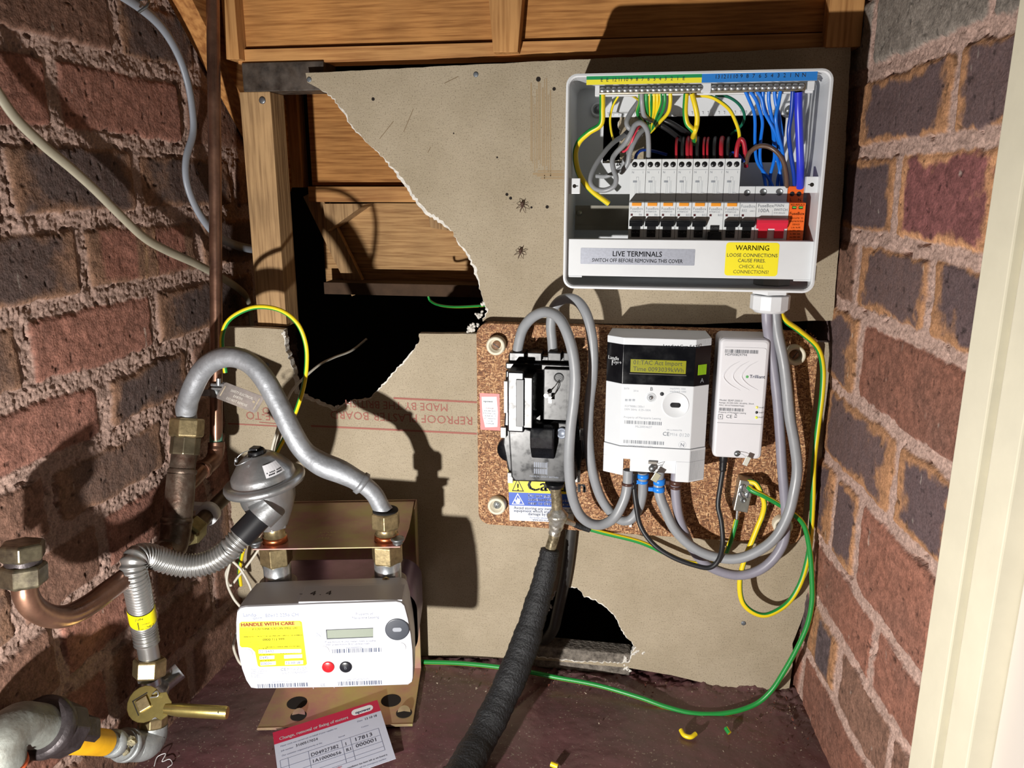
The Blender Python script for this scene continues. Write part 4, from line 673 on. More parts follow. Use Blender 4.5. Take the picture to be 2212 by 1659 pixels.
for k, (px, py, lab, ang, m) in enumerate([(1070, 748, 'cream spacer cup holding the top left corner of the meter board', -0.6, RST), (1072, 1095, 'cream spacer cup holding the bottom left corner of the meter board', 1.2, GAL), (1719, 769, 'cream spacer cup at the broken top right corner of the meter board', 1.0, RST), (1692, 1138, 'cream spacer cup behind the crossing grey cables at bottom right', 0.2, GAL)]):
    c = at(px, py, -0.030); c.y = YB; e = empty('spacer_cup', c, lab, 'spacer cup', 'cream spacer cups on the meter board')
    b = MB(); b.lathe([(0, 0.0124), (0.0105, 0.0122), (0.0118, 0.0112), (0.0120, 0.0092), (0.0112, 0.0082), (0.0035, 0.0070), (0.0035, 0)], c, (0, -1, 0), 36); b.build('cup', CER, e)
    b = MB(); b.lathe([(0.0035, 0.0056), (0.0060, 0.0053), (0.0075, 0.0036), (0.0078, 0)], c, (0, -1, 0), 20, 0); u = Vector((math.cos(ang), 0, math.sin(ang))); w_ = Vector((-u.z, 0, u.x)); y = c.y-0.0079; p = Vector((c.x, y, c.z)); b.quad(p-u*.0045-w_*.0005, p+u*.0045-w_*.0005, p+u*.0045+w_*.0005, p-u*.0045+w_*.0005, 1); b.build('screw', [m, DARK_T], e)
# ------------------------------------------------------------------ stickers on the board
def frame_on(pTL, pTR, pBL, y):
    A = at(*pTL, y); B_ = at(*pTR, y); C_ = at(*pBL, y); return A, (B_-A), (C_-A)
A, U, W = frame_on((1097, 1006), (1238, 1010), (1101, 1124), YB-0.0003); b = MB(); u = U.normalized(); w_ = -W.normalized(); wd = U.length; ht = W.length
def P(a, c, e=0): return A+U*a+W*c+Vector((0, -e, 0))
for m, c0_, c1_ in ((0, 0, .48), (1, .48, .72), (2, .72, 1.0)): b.quad(P(0, c1_), P(1, c1_), P(1, c0_), P(0, c0_), m)
def tri(a0, a1, c0_, c1_, m, th, e):
    q = [P(a0, c1_, e), P(a1, c1_, e), P((a0+a1)/2, c0_, e)]; cn = (q[0]+q[1]+q[2])/3; r = [p+(cn-p)*th for p in q]
    for i in range(3): b.quad(q[i], q[(i+1) % 3], r[(i+1) % 3], r[i], m)
tri(0.05, 0.24, 0.22, 0.46, 3, 0.22, .0002); tri(0.04, 0.24, 0.49, 0.70, 4, 0.2, .0002)
b.text('!', .014, P(0.125, 0.44, .0002), u, w_, 3, 'LEFT', .02); b.text('Caution', .0245, P(0.29, 0.435, .0002), u, w_, 3, 'LEFT', .03)
for i, s in enumerate(['Do not store', 'combustible material', 'near to this equipment']): b.text(s, .0066, P(0.30, .555+i*.068, .0002), u, w_, 4, 'LEFT', .018)
for i, s in enumerate(['Avoid storing any items next to this', 'equipment which are likely to cause', 'damage by impact']): b.text(s, .0057, P(0.07+(.22 if i == 2 else 0), .785+i*.052, .0002), u, w_, 5, 'LEFT', .008)
b.text('For further information please contact', .0030, P(0.32, .945, .0002), u, w_, 5); b.text('www.enc.co.uk', .0038, P(0.36, .985, .0002), u, w_, 5, 'LEFT', .01)
fl = [(0.115, .68), (0.09, .63), (.105, .60), (.12, .63), (.135, .565), (.155, .60), (.165, .585), (.18, .64), (.16, .68)]; b.add([P(p[0], p[1], .0002) for p in fl], [tuple(range(len(fl)))], 4)
b.build('caution_sticker', [mat('stk_yellow', 'ecd81c', .4), mat('stk_blue', '1c50b8', .4), mat('stk_white', 'd4dae6', .4), DARK_T, WHT_T, mat('stk_ink', '4a5a88', .5)], None, 'yellow, blue and white Caution sticker under the black service fuse', 'sticker')
A, U, W = frame_on((1036, 849), (1079, 851), (1038, 928), YB-0.0003); b = MB(); u = U.normalized(); w_ = -W.normalized(); wd = U.length; ht = W.length
b.quad(P(0, 1), P(1, 1), P(1, 0), P(0, 0), 0)
rg = random.Random(2); q = [(0.10, .1), (.85, .08), (.90, .5), (.86, .9), (.24, .93), (.12, .6)]; b.add([P(p[0], p[1], .0001) for p in q], [tuple(range(6))[::-1]], 1)
b.text('npower', .0042, P(.18, .24, .0002), u, w_, 2, 'LEFT', .02)
for i in range(7): b.text(['DANGER', 'SEAL BROKEN', 'IF FOUND CALL', 'OR REPORT IT', 'AT ONCE TO', 'YOUR', 'SUPPLIER'][i], .0026, P(.5, .42+i*.07, .0002), u, w_, 3 if i else 4, 'CENTER', .01)
b.build('red_sticker', [mat('stk_red', 'd8504c', .45), mat('stk_pale', 'c8ccd4', .4, var=.05), DARK_T, mat('stk_grey_ink', '7c8088', .6), mat('stk_red2', 'c83038', .5)], None, 'small faded red and white sticker at the left edge of the meter board', 'sticker')
# ------------------------------------------------------------------ service cut-out
BG = mat('bakelite', '06070a', 0.30, 0, vscale=60, col2='101218', rvar=0.10, spec=.55); co = empty('service_fuse', (at(1165, 1040, -.05).x, YB, at(1165, 1045, -.07).z), 'black service fuse unit on the left of the meter board', 'fuse unit')
def pb(b, x0, x1, yt, yb, y0, y1, m=0, bev=0):
    ym = (yt+yb)/2; xm = (x0+x1)/2; return b.box(at(x0, ym, y0).x, at(x1, ym, y0).x, y0, y1, at(xm, yb, y0).z, at(xm, yt, y0).z, m, bev)
b = MB(); pts = [(1092, 800), (1238, 800), (1250, 905), (1258, 980), (1250, 1036), (1240, 1044), (1108, 1040), (1100, 1030), (1086, 960), (1090, 900)]; y = -.045
b.prism([xz(p[0], p[1], y) for p in pts][::-1], (0, y, 0), X_, Z_, (0, YB-y-0.0002, 0)); b.bevel(.002); b.build('base', BG, co)
b = MB(); pb(b, 1098, 1236, 768, 806, -.050, YB-.0002, 0, .002)
for x0, x1 in ((1100, 1133), (1139, 1170), (1183, 1212), (1217, 1238)): pb(b, x0, x1, 762, 780, -.056, -.030, 0, .001)
pb(b, 1092, 1240, 786, 800, -.060, -.04, 0, .0015); b.build('terminal_housing', BG, co)
b = MB(); y = -.072; pts = [(1097, 912), (1150, 930), (1195, 912), (1236, 915), (1240, 985), (1246, 1036), (1236, 1043), (1112, 1040), (1104, 1030)]
b.prism([xz(p[0], p[1], y) for p in pts][::-1], (0, y, 0), X_, Z_, (0, .030, 0)); b.bevel(.0022, 3)
b.build('lower_cover', BG, co)
b = MB(); pb(b, 1096, 1132, 803, 934, -.092, -.045, 0, .002); pb(b, 1115, 1150, 815, 925, -.090, -.045, 0, .001); b.build('fuse_carrier', BG, co)
b = MB(); pb(b, 1114.5, 1131.5, 820, 922, -.0935, -.090, 0, .0006); b.build('label_recess', mat('bakelite_dusty', '262b34', .4, 0, vscale=60, col2='15181e'), co)
b = MB(); pb(b, 1174, 1237, 797, 909, -.066, -.045, 0, .0012); b.lathe([(0, .0062), (.0008, .0062), (.0008, .005), (0, .0048), (0, 0)], at(1207, 816, -.066), (0, -1, 0), 24); pb(b, 1223, 1224, 800, 906, -.0664, -.066, 0); b.build('neutral_block', BG, co)
b = MB(); y = -.072; p4 = [at(1145, 924, -.086), at(1195, 924, -.086), at(1199, 989, y), at(1143, 989, y)]; x0, x1 = at(1145, 950, -.088).x, at(1196, 950, -.088).x; zt, zb = at(1170, 924, -.088).z, at(1170, 990, -.074).z
b.prism([(-.070, zt), (-.088, zt-.001), (-.091, zt-.012), (-.088, zb+.018), (-.074, zb), (-.070, zb)], (x0, 0, 0), Y_, Z_, (x1-x0, 0, 0)); b.bevel(.003, 3); b.build('wire_hump', BG, co)
b = MB(); c = at(1214, 935, -.0735); b.lathe([(0, .0072), (.002, .0070), (.0026, .0055), (.0014, .0040), (.0014, 0)], c, (0, -1, 0), 24); b.build('sealed_screw', mat('grey_cap', '7a8290', .4, .2), co)
for x0, x1, x2 in ((1082, 1100, 0), (1246, 1262, 1)): b = MB(); c = at((x0+x1)/2, 975, -.04); b.lathe([(0, .017), (.014, .017), (.017, .0155), (.018, 0)], Vector((c.x+(.005 if not x2 else -.006), YB-.0005, c.z)), (0, -1, 0), 28); b.build('side_boss', BG, co)
for px, py in ((1087, 935), (1258, 940), (1102, 1033), (1247, 1031)): b = MB(); c = at(px, py, -.052); b.box(c.x-.0035, c.x+.0035, -.052, -.045, c.z-.007, c.z+.007, 0, .0006); b.lathe([(0, .0022), (.0006, .002)], (c.x, -.052, c.z+.001), (0, -1, 0), 12, 1); b.build('side_tab', [mat('pale_tab', 'c4c6c4', .5), GAL], co)
b = MB(); e = -.0722; c = at(1153, 1011, e)
for i in range(7):
    for j in range(2): b.box(c.x+.0003+i*.0024, c.x+.0015+i*.0024, e, e+.0003, c.z-.0075+j*.0085, c.z-.0005+j*.0085)
b.box(c.x+.0165, c.x+.0172, e, e+.0002, c.z-.008, c.z+.0085); b.text('MADE IN GREAT BRITAIN', .0032, at(1144, 1030, e), X_, Z_)
b.build('embossed_marks', mat('emboss_grey', '8890a0', .5), co)
b = MB(); x_ = at(1150.3, 870, -.085).x+.0002
for j, s in enumerate(['100A', '415V', 'BS1361']): b.text(s, .005, (x_, -.084+.000, at(1150, 850+j*22, -.08).z), Y_, Z_, 0)
b.build('side_marks', mat('emboss_grey', '8890a0', .5), co)
b = MB(); b.tube(lp([(1207, 822, -.068), (1196, 838, -.072), (1184, 850, -.075), (1181, 856, -.076)], 6), .0005, 6); b.tube(lp([(1208, 824, -.068), (1203, 842, -.074), (1192, 860, -.076), (1184, 868, -.074)], 6), .0005, 6); b.build('seal_wire', mat('seal_wire', '3a3630', .5, .5), co)
b = MB(); c = at(1180, 854, -.076); b.lathe([(0, .0028), (.0018, .0028)], c, (0, -1, 0), 16); c = at(1188, 862, -.075); b.box(c.x-.002, c.x+.002, c.y-.001, c.y, c.z-.005, c.z+.003); b.build('seal_tag', mat('lead_seal', 'b8b8b4', .4, .6), co)
b = MB(); c = at(1198, 1048, -.052); b.lathe([(0, .0125), (.004, .0125), (.006, .010), (.006, .004)], c+Z_*.003, -Z_, 24); b.build('cable_entry', BLK, co)
b = MB(); pb(b, 1088.5, 1096, 824, 892, -.0580, -.050, 0); b.build('side_label', mat('pale_tab', 'c4c6c4', .5), co)
# ------------------------------------------------------------------ meter tails
tg = 'grey meter tail cables'
t1 = cable('meter_tail', [(1117, 770, -.045), (1120, 745, -.048), (1130, 710, -.055), (1152, 684, -.068), (1182, 674, -.082), (1210, 690, -.095), (1232, 740, -.103), (1242, 800, -.105), (1240, 860, -.105), (1232, 930, -.104), (1229, 1000, -.098), (1236, 1070, -.085), (1256, 1116, -.072), (1290, 1134, -.062), (1325, 1120, -.055), (1347, 1082, -.052), (1355, 1050, -.050), (1357, 1015, -.050)], .0064, GRY, 'grey cable looping over the front of the black service fuse to the left meter terminal', 'cable', tg, 10, 16)
t2 = cable('meter_tail', [(1195, 775, -.040), (1193, 740, -.042), (1190, 700, -.045), (1197, 664, -.050), (1218, 646, -.055), (1246, 650, -.063), (1268, 682, -.070), (1280, 740, -.072), (1281, 800, -.068), (1273, 870, -.062), (1271, 940, -.056), (1278, 1010, -.050), (1298, 1075, -.045), (1330, 1117, -.041), (1358, 1124, -.040), (1378, 1102, -.041), (1388, 1064, -.043), (1388, 1020, -.045)], .0062, GRY, 'grey cable with the taller loop, right of the service fuse', 'cable', tg, 10, 16)
t3 = cable('meter_tail', [(1425, 1010, -.048), (1423, 1060, -.050), (1437, 1102, -.052), (1458, 1144, -.053), (1493, 1179, -.055), (1535, 1200, -.057), (1587, 1207, -.060), (1632, 1193, -.062), (1674, 1162, -.062), (1702, 1113, -.060), (1716, 1060, -.058), (1722, 1011, -.056), (1716, 956, -.056), (1706, 900, -.056), (1699, 830, -.055), (1692, 777, -.054), (1680, 720, -.052), (1675, 680, -.052), (1673, 640, -.052)], .0064, GRY, 'grey cable sweeping from the blue tie up the outer side to the fuse box gland', 'cable', tg, 8, 16)
t4 = cable('meter_tail', [(1461, 1010, -.045), (1459, 1053, -.045), (1465, 1109, -.045), (1479, 1151, -.045), (1500, 1193, -.044), (1535, 1225, -.044), (1587, 1242, -.044), (1632, 1235, -.044), (1667, 1211, -.044), (1692, 1172, -.044), (1698, 1127, -.044), (1695, 1074, -.044), (1689, 1004, -.044), (1685, 935, -.044), (1679, 858, -.045), (1671, 795, -.046), (1661, 725, -.050), (1657, 690, -.055), (1656, 640, -.055)], .0062, mat('sheath_grey_lilac', '8a8894', .42, 0, var=.12, vscale=25), 'lowest hanging grey cable, from the brown tie up to the fuse box gland', 'cable', tg, 8, 16)
BLT = mat('tie_blue', '1f7fe0', .35); BRT = mat('tie_brown', '4a3028', .35)
def tie(parent, px, py, y, r, m, d=Z_, h=.004, tail=None):
    c = at(px, py, y); b = MB(); b.lathe([(-h/2, r), (-h/2+.0006, r+.0012), (h/2-.0006, r+.0012), (h/2, r)], c, d, 20)
    if tail: b.box(c.x+tail-.003, c.x+tail+.003, c.y-.004, c.y, c.z-.0025, c.z+.0025, 0, .0005)
    b.build('cable_tie', m, parent)
tie(t1, 1355.5, 1045, -.050, .0062, BRT); tie(t2, 1388, 1040, -.044, .006, BLT, tail=-.008); tie(t2, 1389, 1028, -.045, .0062, BLT, h=.006); tie(t3, 1424, 1040, -.049, .0062, BLT, h=.008); tie(t3, 1423, 1056, -.050, .0064, BLT, h=.007, tail=-.010); tie(t4, 1460, 1042, -.045, .0062, BRT, h=.007, tail=-.011); tie(t4, 1459, 1052, -.045, .0063, BRT, h=.004)
bc = cable('power_lead', [(1368, 1022, -.045), (1369, 1050, -.046), (1374, 1092, -.050), (1384, 1137, -.058), (1412, 1176, -.064), (1454, 1204, -.068), (1500, 1221, -.070), (1533, 1226, -.070), (1553, 1208, -.068), (1561, 1172, -.060), (1558, 1127, -.052), (1551, 1092, -.046), (1556, 1050, -.043), (1562, 1010, -.042), (1563, 990, -.040)], .0031, mat('rubber_black', '202124', .45), 'thin black lead running from the electricity meter to the white module', 'cable', None, 8, 12)
for (px, py, y) in ((1369, 1040, -.0455), (1562, 1002, -.0415)):
    b = MB(); c = at(px, py, y); b.lathe([(-.010, .0034), (-.008, .0048), (-.006, .0040), (-.004, .0048), (-.002, .0042), (0, .0050), (.002, .0045), (.004, .0052), (.012, .0052)], c, Z_, 16); b.build('strain_relief', BLK, bc)
# ------------------------------------------------------------------ earth cables and block
cable('earth_cable', [(1222, 1122, -.030), (1245, 1134, -.024), (1300, 1150, -.022), (1380, 1170, -.022), (1440, 1196, -.022), (1480, 1213, -.024), (1525, 1218, -.030), (1560, 1205, -.034), (1577, 1172, -.036), (1586, 1142, -.036), (1591, 1122, -.034)], .0031, None, 'green and yellow earth cable from the soldered lead joint up to the metal earth block', 'cable', None, 8, 10, gy=(4, 8), tw=.0)
cable('earth_cable', [(1616, 1052, -.040), (1626, 1060, -.044), (1650, 1071, -.046), (1687, 1092, -.042), (1712, 1109, -.038), (1731, 1126, -.036), (1742, 1150, -.036), (1750, 1195, -.036), (1754, 1250, -.038), (1754, 1300, -.040), (1744, 1350, -.042), (1722, 1400, -.044), (1694, 1450, -.046), (1666, 1492, -.048), (1630, 1522, -.052), (1570, 1540, -.060), (1500, 1541, -.064), (1440, 1527, -.060), (1380, 1506, -.052), (1290, 1480, -.040), (1200, 1463, -.034), (1100, 1444, -.028), (1000, 1433, -.022), (915, 1430, -.018), (860, 1428, -.018)], .0033, None, 'long green earth cable drooping from the earth block to behind the gas meter', 'cable', None, 8, 10, gy=(7, 9), tw=.0)
cable('earth_cable', [(1616, 1040, -.036), (1632, 1044, -.040), (1643, 1062, -.042), (1651, 1088, -.042), (1647, 1112, -.040), (1638, 1135, -.040), (1624, 1170, -.040), (1608, 1210, -.040), (1598, 1255, -.040), (1603, 1298, -.040), (1626, 1322, -.040), (1658, 1328, -.038), (1700, 1304, -.032), (1728, 1262, -.028), (1745, 1205, -.026), (1752, 1150, -.024), (1756, 1080, -.026), (1758, 1000, -.025), (1766, 930, -.024), (1776, 850, -.024), (1777, 790, -.026), (1764, 748, -.032), (1726, 714, -.040), (1694, 690, -.048), (1682, 660, -.052), (1680, 640, -.052)], .0034, None, 'yellow earth cable hanging in a low U and climbing the wall corner to the gland', 'cable', None, 8, 10, gy=(2, 1), tw=.0)
eb = empty('earth_block', at(1600, 1108, -.03), 'small silver earth terminal block on the lower right of the meter board', 'terminal block')
cc = at(1606, 1070, -.036); T = Matrix.Translation(cc) @ Matrix.Rotation(math.radians(7), 4, 'Y'); b = MB(T); b.box(-.0088, .0088, -.004, .0175, -.021, .021, 0, .0012); b.build('block', mat('dull_nickel', 'a4a49c', .35, .8, var=.2, vscale=80), eb)
for i, (x, z) in enumerate([(-.0042, .012), (.0044, .012), (-.0040, .0025), (.0044, .0035)]): b = MB(T); b.lathe([(0, .0042), (.0014, .0042), (.0020, .003), (.0020, 0)], (x, -.004, z), (0, -1, 0), 18, 0); a = [1.5, 1.6, 2.2, 1.5][i]; u = Vector((math.cos(a), 0, math.sin(a))); w_ = Vector((-u.z, 0, u.x)); p = Vector((x, -.0062, z)); b.quad(p-u*.004-w_*.0005, p+u*.004-w_*.0005, p+u*.004+w_*.0005, p-u*.004+w_*.0005, 1); b.build('clamp_screw', [CHR, DARK_T], eb)
b = MB(T); b.lathe([(0, .0034), (.0012, .0034), (.0016, .0022), (.0010, .0020), (.0010, 0)], (0, -.004, -.005), (0, -1, 0), 18); b.build('fixing_screw', GAL, eb)
b = MB(); b.tube(lp([(1593, 1102, -.034), (1592, 1114, -.034), (1591, 1124, -.034)], 4), .0018, 10); b.build('bare_conductor', CHR, eb)
# small cable clips seen under the loops
for px, py, lab in ((1362, 1133, 'small white cable clip under the grey loops at the lower edge of the meter board'),): b = MB(); c = at(px, py, -.024); b.box(c.x-.0018, c.x+.0018, c.y, YB-.0002, c.z-.004, c.z+.004, 0, .0004); b.build('cable_clip', WPL, None, lab, 'cable clip')
# ------------------------------------------------------------------ electricity meter
em = empty('electricity_meter', (.275, YB, 1.15), 'white and black electricity smart meter with a green display', 'meter'); YM = -.080
mx0, mx1 = .2147, .3362
def zp(py, px=1430, y=YM): return at(px, py, y).z
def plan(o=0, oy=0): return [(mx0+.0035-o, YB-.0002), (mx0-o, YM+.013-oy), (mx0+.0195, YM-oy), (mx1-.0185, YM-oy), (mx1+o, YM+.013-oy), (mx1-.0035+o, YB-.0002)]
def slab(z0, z1, m, name, o=0, oy=0, bev=.0008, mats=None):
    b = MB(); b.prism([(p[0], p[1]) for p in plan(o, oy)], (0, 0, z0), X_, Y_, (0, 0, z1-z0)); b.bevel(bev); return b.build(name, m, em)
zt = zp(731.5); z1_ = zp(747); z2_ = zp(832); z3_ = zp(967); z4_ = zp(1032)
MWH = mat('meter_white', 'd2d6da', .42, 0, var=.02); slab(z1_, zt, MWH, 'top_cap'); slab(z2_, z1_-.0001, mat('gloss_black', '0b0c10', .18, 0, rvar=.08), 'display_panel', 0, 0, .0003); slab(z3_, z2_-.0001, MWH, 'case')
zc0 = zp(1030); b = MB(); n0 = at(1346, 1000, YM).x; n1 = at(1361, 1000, YM).x
b.prism([(p[0], p[1]) for p in plan(.0006, .0008)], (0, 0, zp(995)), X_, Y_, (0, 0, z3_-.0006-zp(995)))
pl = plan(.0006, .0008); b.prism([pl[0], pl[1], (n0, YM-.0008+.001), (n0, YB-.0002)], (0, 0, z4_), X_, Y_, (0, 0, zp(995)-z4_)); b.prism([(n1, YB-.0002), (n1, YM+.003), (mx1-.034, YM+.003), (mx1-.034, YB-.0002)], (0, 0, z4_+.005), X_, Y_, (0, 0, zp(995)-z4_-.005)); b.prism([(mx1-.034, YB-.0002), (mx1-.034, YM-.0008), pl[3], pl[4], pl[5]], (0, 0, z4_-.004), X_, Y_, (0, 0, zp(995)-z4_+.004)); b.bevel(.0006); b.build('terminal_cover', MWH, em)
# ribs on the right facet
fa = Vector((mx1-.0185, YM, 0)); fb = Vector((mx1, YM+.013, 0)); fu = (fb-fa).normalized(); fn = Vector((fu.y, -fu.x, 0)); b = MB()
for i in range(11):
    p = fa+(fb-fa)*((i+.6)/11.2); b.add([p+fn*.0002-fu*.0003+Z_*z for z in (z1_+.0008, zt-.0008)]+[p+fn*.0002+fu*.0003+Z_*z for z in (zt-.0008, z1_+.0008)], [(0, 3, 2, 1)], 0)
    b.add([p+fn*.0010-fu*.0003+Z_*z for z in (z4_-.002, zp(972))]+[p+fn*.0010+fu*.0003+Z_*z for z in (zp(972), z4_-.002)], [(0, 3, 2, 1)], 0)
b.build('rib_grooves', mat('groove_grey', '8c9094', .6), em)
b = MB(); e = YM-.0003; x0, x1 = at(1362, 790, e).x, at(1482, 790, e).x; b.box(x0, x1, e, YM+.0002, zp(806), zp(778), 0); b.box(x0-.001, x1+.001, e-.0004, YM, zp(810), zp(808.5), 2)
b.text('01:TAC Act Import', .0075, (x0+.003, e-.0002, zp(789)), X_, Z_, 1, 'LEFT', 0, .95); b.text('Time 0093039kWh', .0075, (x0+.003, e-.0002, zp(803)), X_, Z_, 1, 'LEFT', 0, 1.0); b.build('lcd_screen', [mat('lcd_green', '8a8a10', .3), mat('lcd_ink', '3c3c10', .5), mat('lcd_edge', '4a4844', .4)], em)
b = MB(); c = fa+(fb-fa)*.48+fn*.0003; h = .0062; b.add([c-fu*.0062+Z_*(zp(798)-h), c+fu*.0062+Z_*(zp(798)-h), c+fu*.0062+Z_*(zp(798)+h), c-fu*.0062+Z_*(zp(798)+h)], [(0, 1, 2, 3)], 0)
for i in range(1, 6): q = c+fu*(-.0062+i*.00207)+fn*.0001; b.add([q-fu*.00025+Z_*(zp(798)-h), q+fu*.00025+Z_*(zp(798)-h), q+fu*.00025+Z_*(zp(798)+h), q-fu*.00025+Z_*(zp(798)+h)], [(0, 1, 2, 3)], 1)
b.build('button_a', [mat('lime', '98c818', .35), mat('lime_dark', '50701a', .5)], em, label='lime green button'); b = MB(); b.text('A', .008, c+fn*.0001-Z_*(c.z)+Z_*(zp(826))-fu*.002, fu, Z_, 0); b.build('button_letter', GREY_T, em)
ga = Vector((mx0, YM+.013, 0)); gb = Vector((mx0+.0195, YM, 0)); gu = (gb-ga).normalized(); gn = Vector((gu.y, -gu.x, 0)); gn = gn if gn.y < 0 else -gn; b = MB()
b.text('Landis', .0062, ga+gu*.002+gn*.0003+Z_*zp(783), gu, Z_, 0, 'LEFT', .02); b.text('Gyr+', .0062, ga+gu*.0085+gn*.0003+Z_*zp(791), gu, Z_, 0, 'LEFT', .01); q = ga+gu*.0078+gn*.0003; b.add([q+Z_*zp(796), q+gu*.0007+Z_*zp(796), q+gu*.0007+Z_*zp(784), q+Z_*zp(784)], [(0, 1, 2, 3)], 0); b.build('maker_logo', WHT_T, em)
b = MB(); e = YM-.0002; b.text('Landis+Gyr E470', .0055, at(1432, 750.5, e), X_, Z_, 0, 'LEFT', .012, 1.0, 1.1); b.build('model_print', mat('mid_grey_print', '5c6470', .6), em)
b = MB(); c = at(1406, 859, YM); b.lathe([(0, .0062), (.0006, .0060), (-.0005, .0040), (-.0005, 0)], c, (0, -1, 0), 24, 0); b.lathe([(.0002, .0025), (.0015, .0022), (.0018, 0)], c, (0, -1, 0), 16, 1); b.build('button_b', [MWH, CHR], em)
b = MB(); b.text('B', .0062, at(1404, 844, e), X_, Z_, 0); c = at(1430, 851, YM); b.lathe([(0, .0024), (.0002, .0023), (.0002, 0)], c, (0, -1, 0), 16, 0); b.build('indicator_led', DARK_T, em)
b = MB(); c = at(1459, 875, YM); b.lathe([(0, .0158), (.0007, .0156), (.0007, .0150), (.0004, .0146), (.0004, 0)], c, (0, -1, 0), 44, 0); b.rrect((c.x, YM-.0006, c.z), X_, Z_, -.0062, .0062, -.0030, .0030, .0029, 1); b.build('optical_port', [MWH, BLK], em)
def barcode(b, x, z, y, w_, h, m, seed, U=X_, W=Z_, O=None, n=46):
    rg = random.Random(seed); O = Vector((x, y, z)) if O is None else O; t = 0
    while t < w_:
        a = rg.choice([.25, .25, .5, .75])*w_/n*1.5; b.quad(O+U*t, O+U*min(w_, t+a), O+U*min(w_, t+a)+W*h, O+U*t+W*h, m); t += a+rg.choice([.3, .5, .8])*w_/n*1.4
BCM = mat('bar_grey', '6e747c', .6)
for px, py, w_, sd in ((1349, 910, .044, 1), (1347, 952, .048, 2)): b = MB(); p = at(px, py, e); barcode(b, p.x, p.z-.003, e, w_, .0042, 0, sd); b.build('barcode', BCM, em)
b = MB()
b.text('Property of Marquarie Leasing', .0036, at(1347, 903, e), X_, Z_, 1); b.text('ML20054637', .0038, at(1372, 923.5, e), X_, Z_, 1); b.text('000F930195344CB0', .0036, at(1356, 965, e), X_, Z_, 1); b.text('E470', .003, at(1348, 841, e), X_, Z_, 1)
b.text('5237BBBU.2ESv1', .0034, at(1349, 879, e), X_, Z_, 1); b.text('230V 50Hz  0.25-100A', .0034, at(1348, 886, e), X_, Z_, 1); b.text('2016', .003, at(1368, 846, e), X_, Z_, 1); b.text('imp/kWh 1000', .0030, at(1447, 841, e), X_, Z_, 1); b.text('imp/kvarh 1000', .0030, at(1447, 847, e), X_, Z_, 1)
b.text('CE', .0068, at(1431, 941, e), X_, Z_, 2, 'LEFT', .0); b.text('M16', .0050, at(1447, 941, e), X_, Z_, 1); b.text('0120', .0060, at(1467, 943, e), X_, Z_, 1); b.text('DE-16-MI003-PTB', .0024, at(1440, 930, e), X_, Z_, 1)
c = at(1474, 961, e); b.text('N', .0062, (c.x, e, c.z-.0022), X_, Z_, 2, 'CENTER', .0); b.lathe([(0, .0044), (.00005, .0041)], (c.x, e+.0001, c.z), (0, -1, 0), 26, 1, caps=False)
for k in range(3): q = at(1350+k*8, 863, e); b.box(q.x, q.x+.003, e, e+.0001, q.z-.002, q.z+.0006, 1)
b.build('printed_marks', [mat('bar_grey', '6e747c', .6), mat('pale_print', 'a2a8b0', .6), mat('mid_grey_print', '5c6470', .6)], em)
b = MB(); c = at(1409, 1012, YM-.001); b.lathe([(0, .0045), (.002, .0042), (.0022, 0)], c, (0, -1, 0), 18, 0); b.box(c.x-.005, c.x+.005, YM-.0009, YM+.003, zp(1003), zp(998), 1); b.build('cover_screw', [GAL, mat('slot_shade', '8a8680', .6)], em)
b = MB(); p0 = at(1413, 1008, YM-.004); p1 = at(1419, 1023, YM-.008); b.tube([at(1404, 1015, YM-.004), at(1412, 1021, YM-.006), p1], .0003, 5); b.tube([p0, at(1430, 1004, YM-.005), at(1425, 1010, YM-.006), p1], .0003, 5); c = at(1417, 1031, YM-.010)
T = Matrix.Translation(c) @ Matrix.Rotation(.5, 4, 'Y'); b.T = T; b.box(-.004, .004, -.001, .001, -.006, .006, 1, .0004); b.build('wire_seal', [GAL, mat('tag_olive', '9c9880', .5)], em)
# ------------------------------------------------------------------ communications module
hm = empty('communication_module', (.37, YB, 1.18), 'slim white radio module with a blue printed name, right of the electricity meter', 'meter module'); YH = -.060
hx0, hx1 = at(1547, 850, YH).x, at(1657, 850, YH).x; hz1, hz0 = at(1610, 731, YH).z, at(1595, 992, YH).z; HW = mat('module_white', 'd6d6da', .42, 0, var=.02)
b = MB(); n = 6
def hr(o, r): return rr(hx0+o, hx1-o, hz0+o, hz1-o, r, 6)
ring(b, [(hr(-.001, .007), YB-.0004), (hr(0, .007), YB-.02), (hr(.0005, .006), YH+.004), (hr(.0018, .005), YH+.0012), (hr(.004, .004), YH)], 0, True); p = hr(.004, .004); b.add([(a[0], YH, a[1]) for a in p], [tuple(range(len(p)))], 0); b.build('case', HW, hm)
b = MB(); xa, xb = hx0+.0045, hx1-.0045; b.rrect((0, YH-.0001, 0), X_, Z_, xa, xb, zp(905, 1600, YH), hz1-.011, .003, 0, (0, -.0004, 0)); e = YH-.0007; 
b.build('face_label', mat('label_white', 'dadade', .35), hm)
b = MB(); barcode(b, at(1566, 762, e).x, at(1566, 762, e).z, e, .0385, .0042, 0, 5); b.build('barcode', mat('print_dark_grey', '4c5058', .6), hm); b = MB(); barcode(b, at(1553, 887, e).x, at(1553, 887, e).z, e, .029, .0038, 0, 6); b.build('barcode', mat('print_dark_grey', '4c5058', .6), hm)
b = MB(); b.text('HDP00829794', .0042, at(1566, 768, e), X_, Z_, 0, 'LEFT', 0, 1.0); b.text('Model: SEAP-2000-V', .0032, at(1554, 866, e), X_, Z_, 0); b.text('Ratings: AC200-240V, 50-60Hz, 30mA', .0026, at(1553, 871, e), X_, Z_, 0); b.text('MAC: 001A7700000079683', .0026, at(1553, 876.5, e), X_, Z_, 0); b.text('Property of Macquarie Leasing', .0026, at(1552, 891.5, e), X_, Z_, 0)
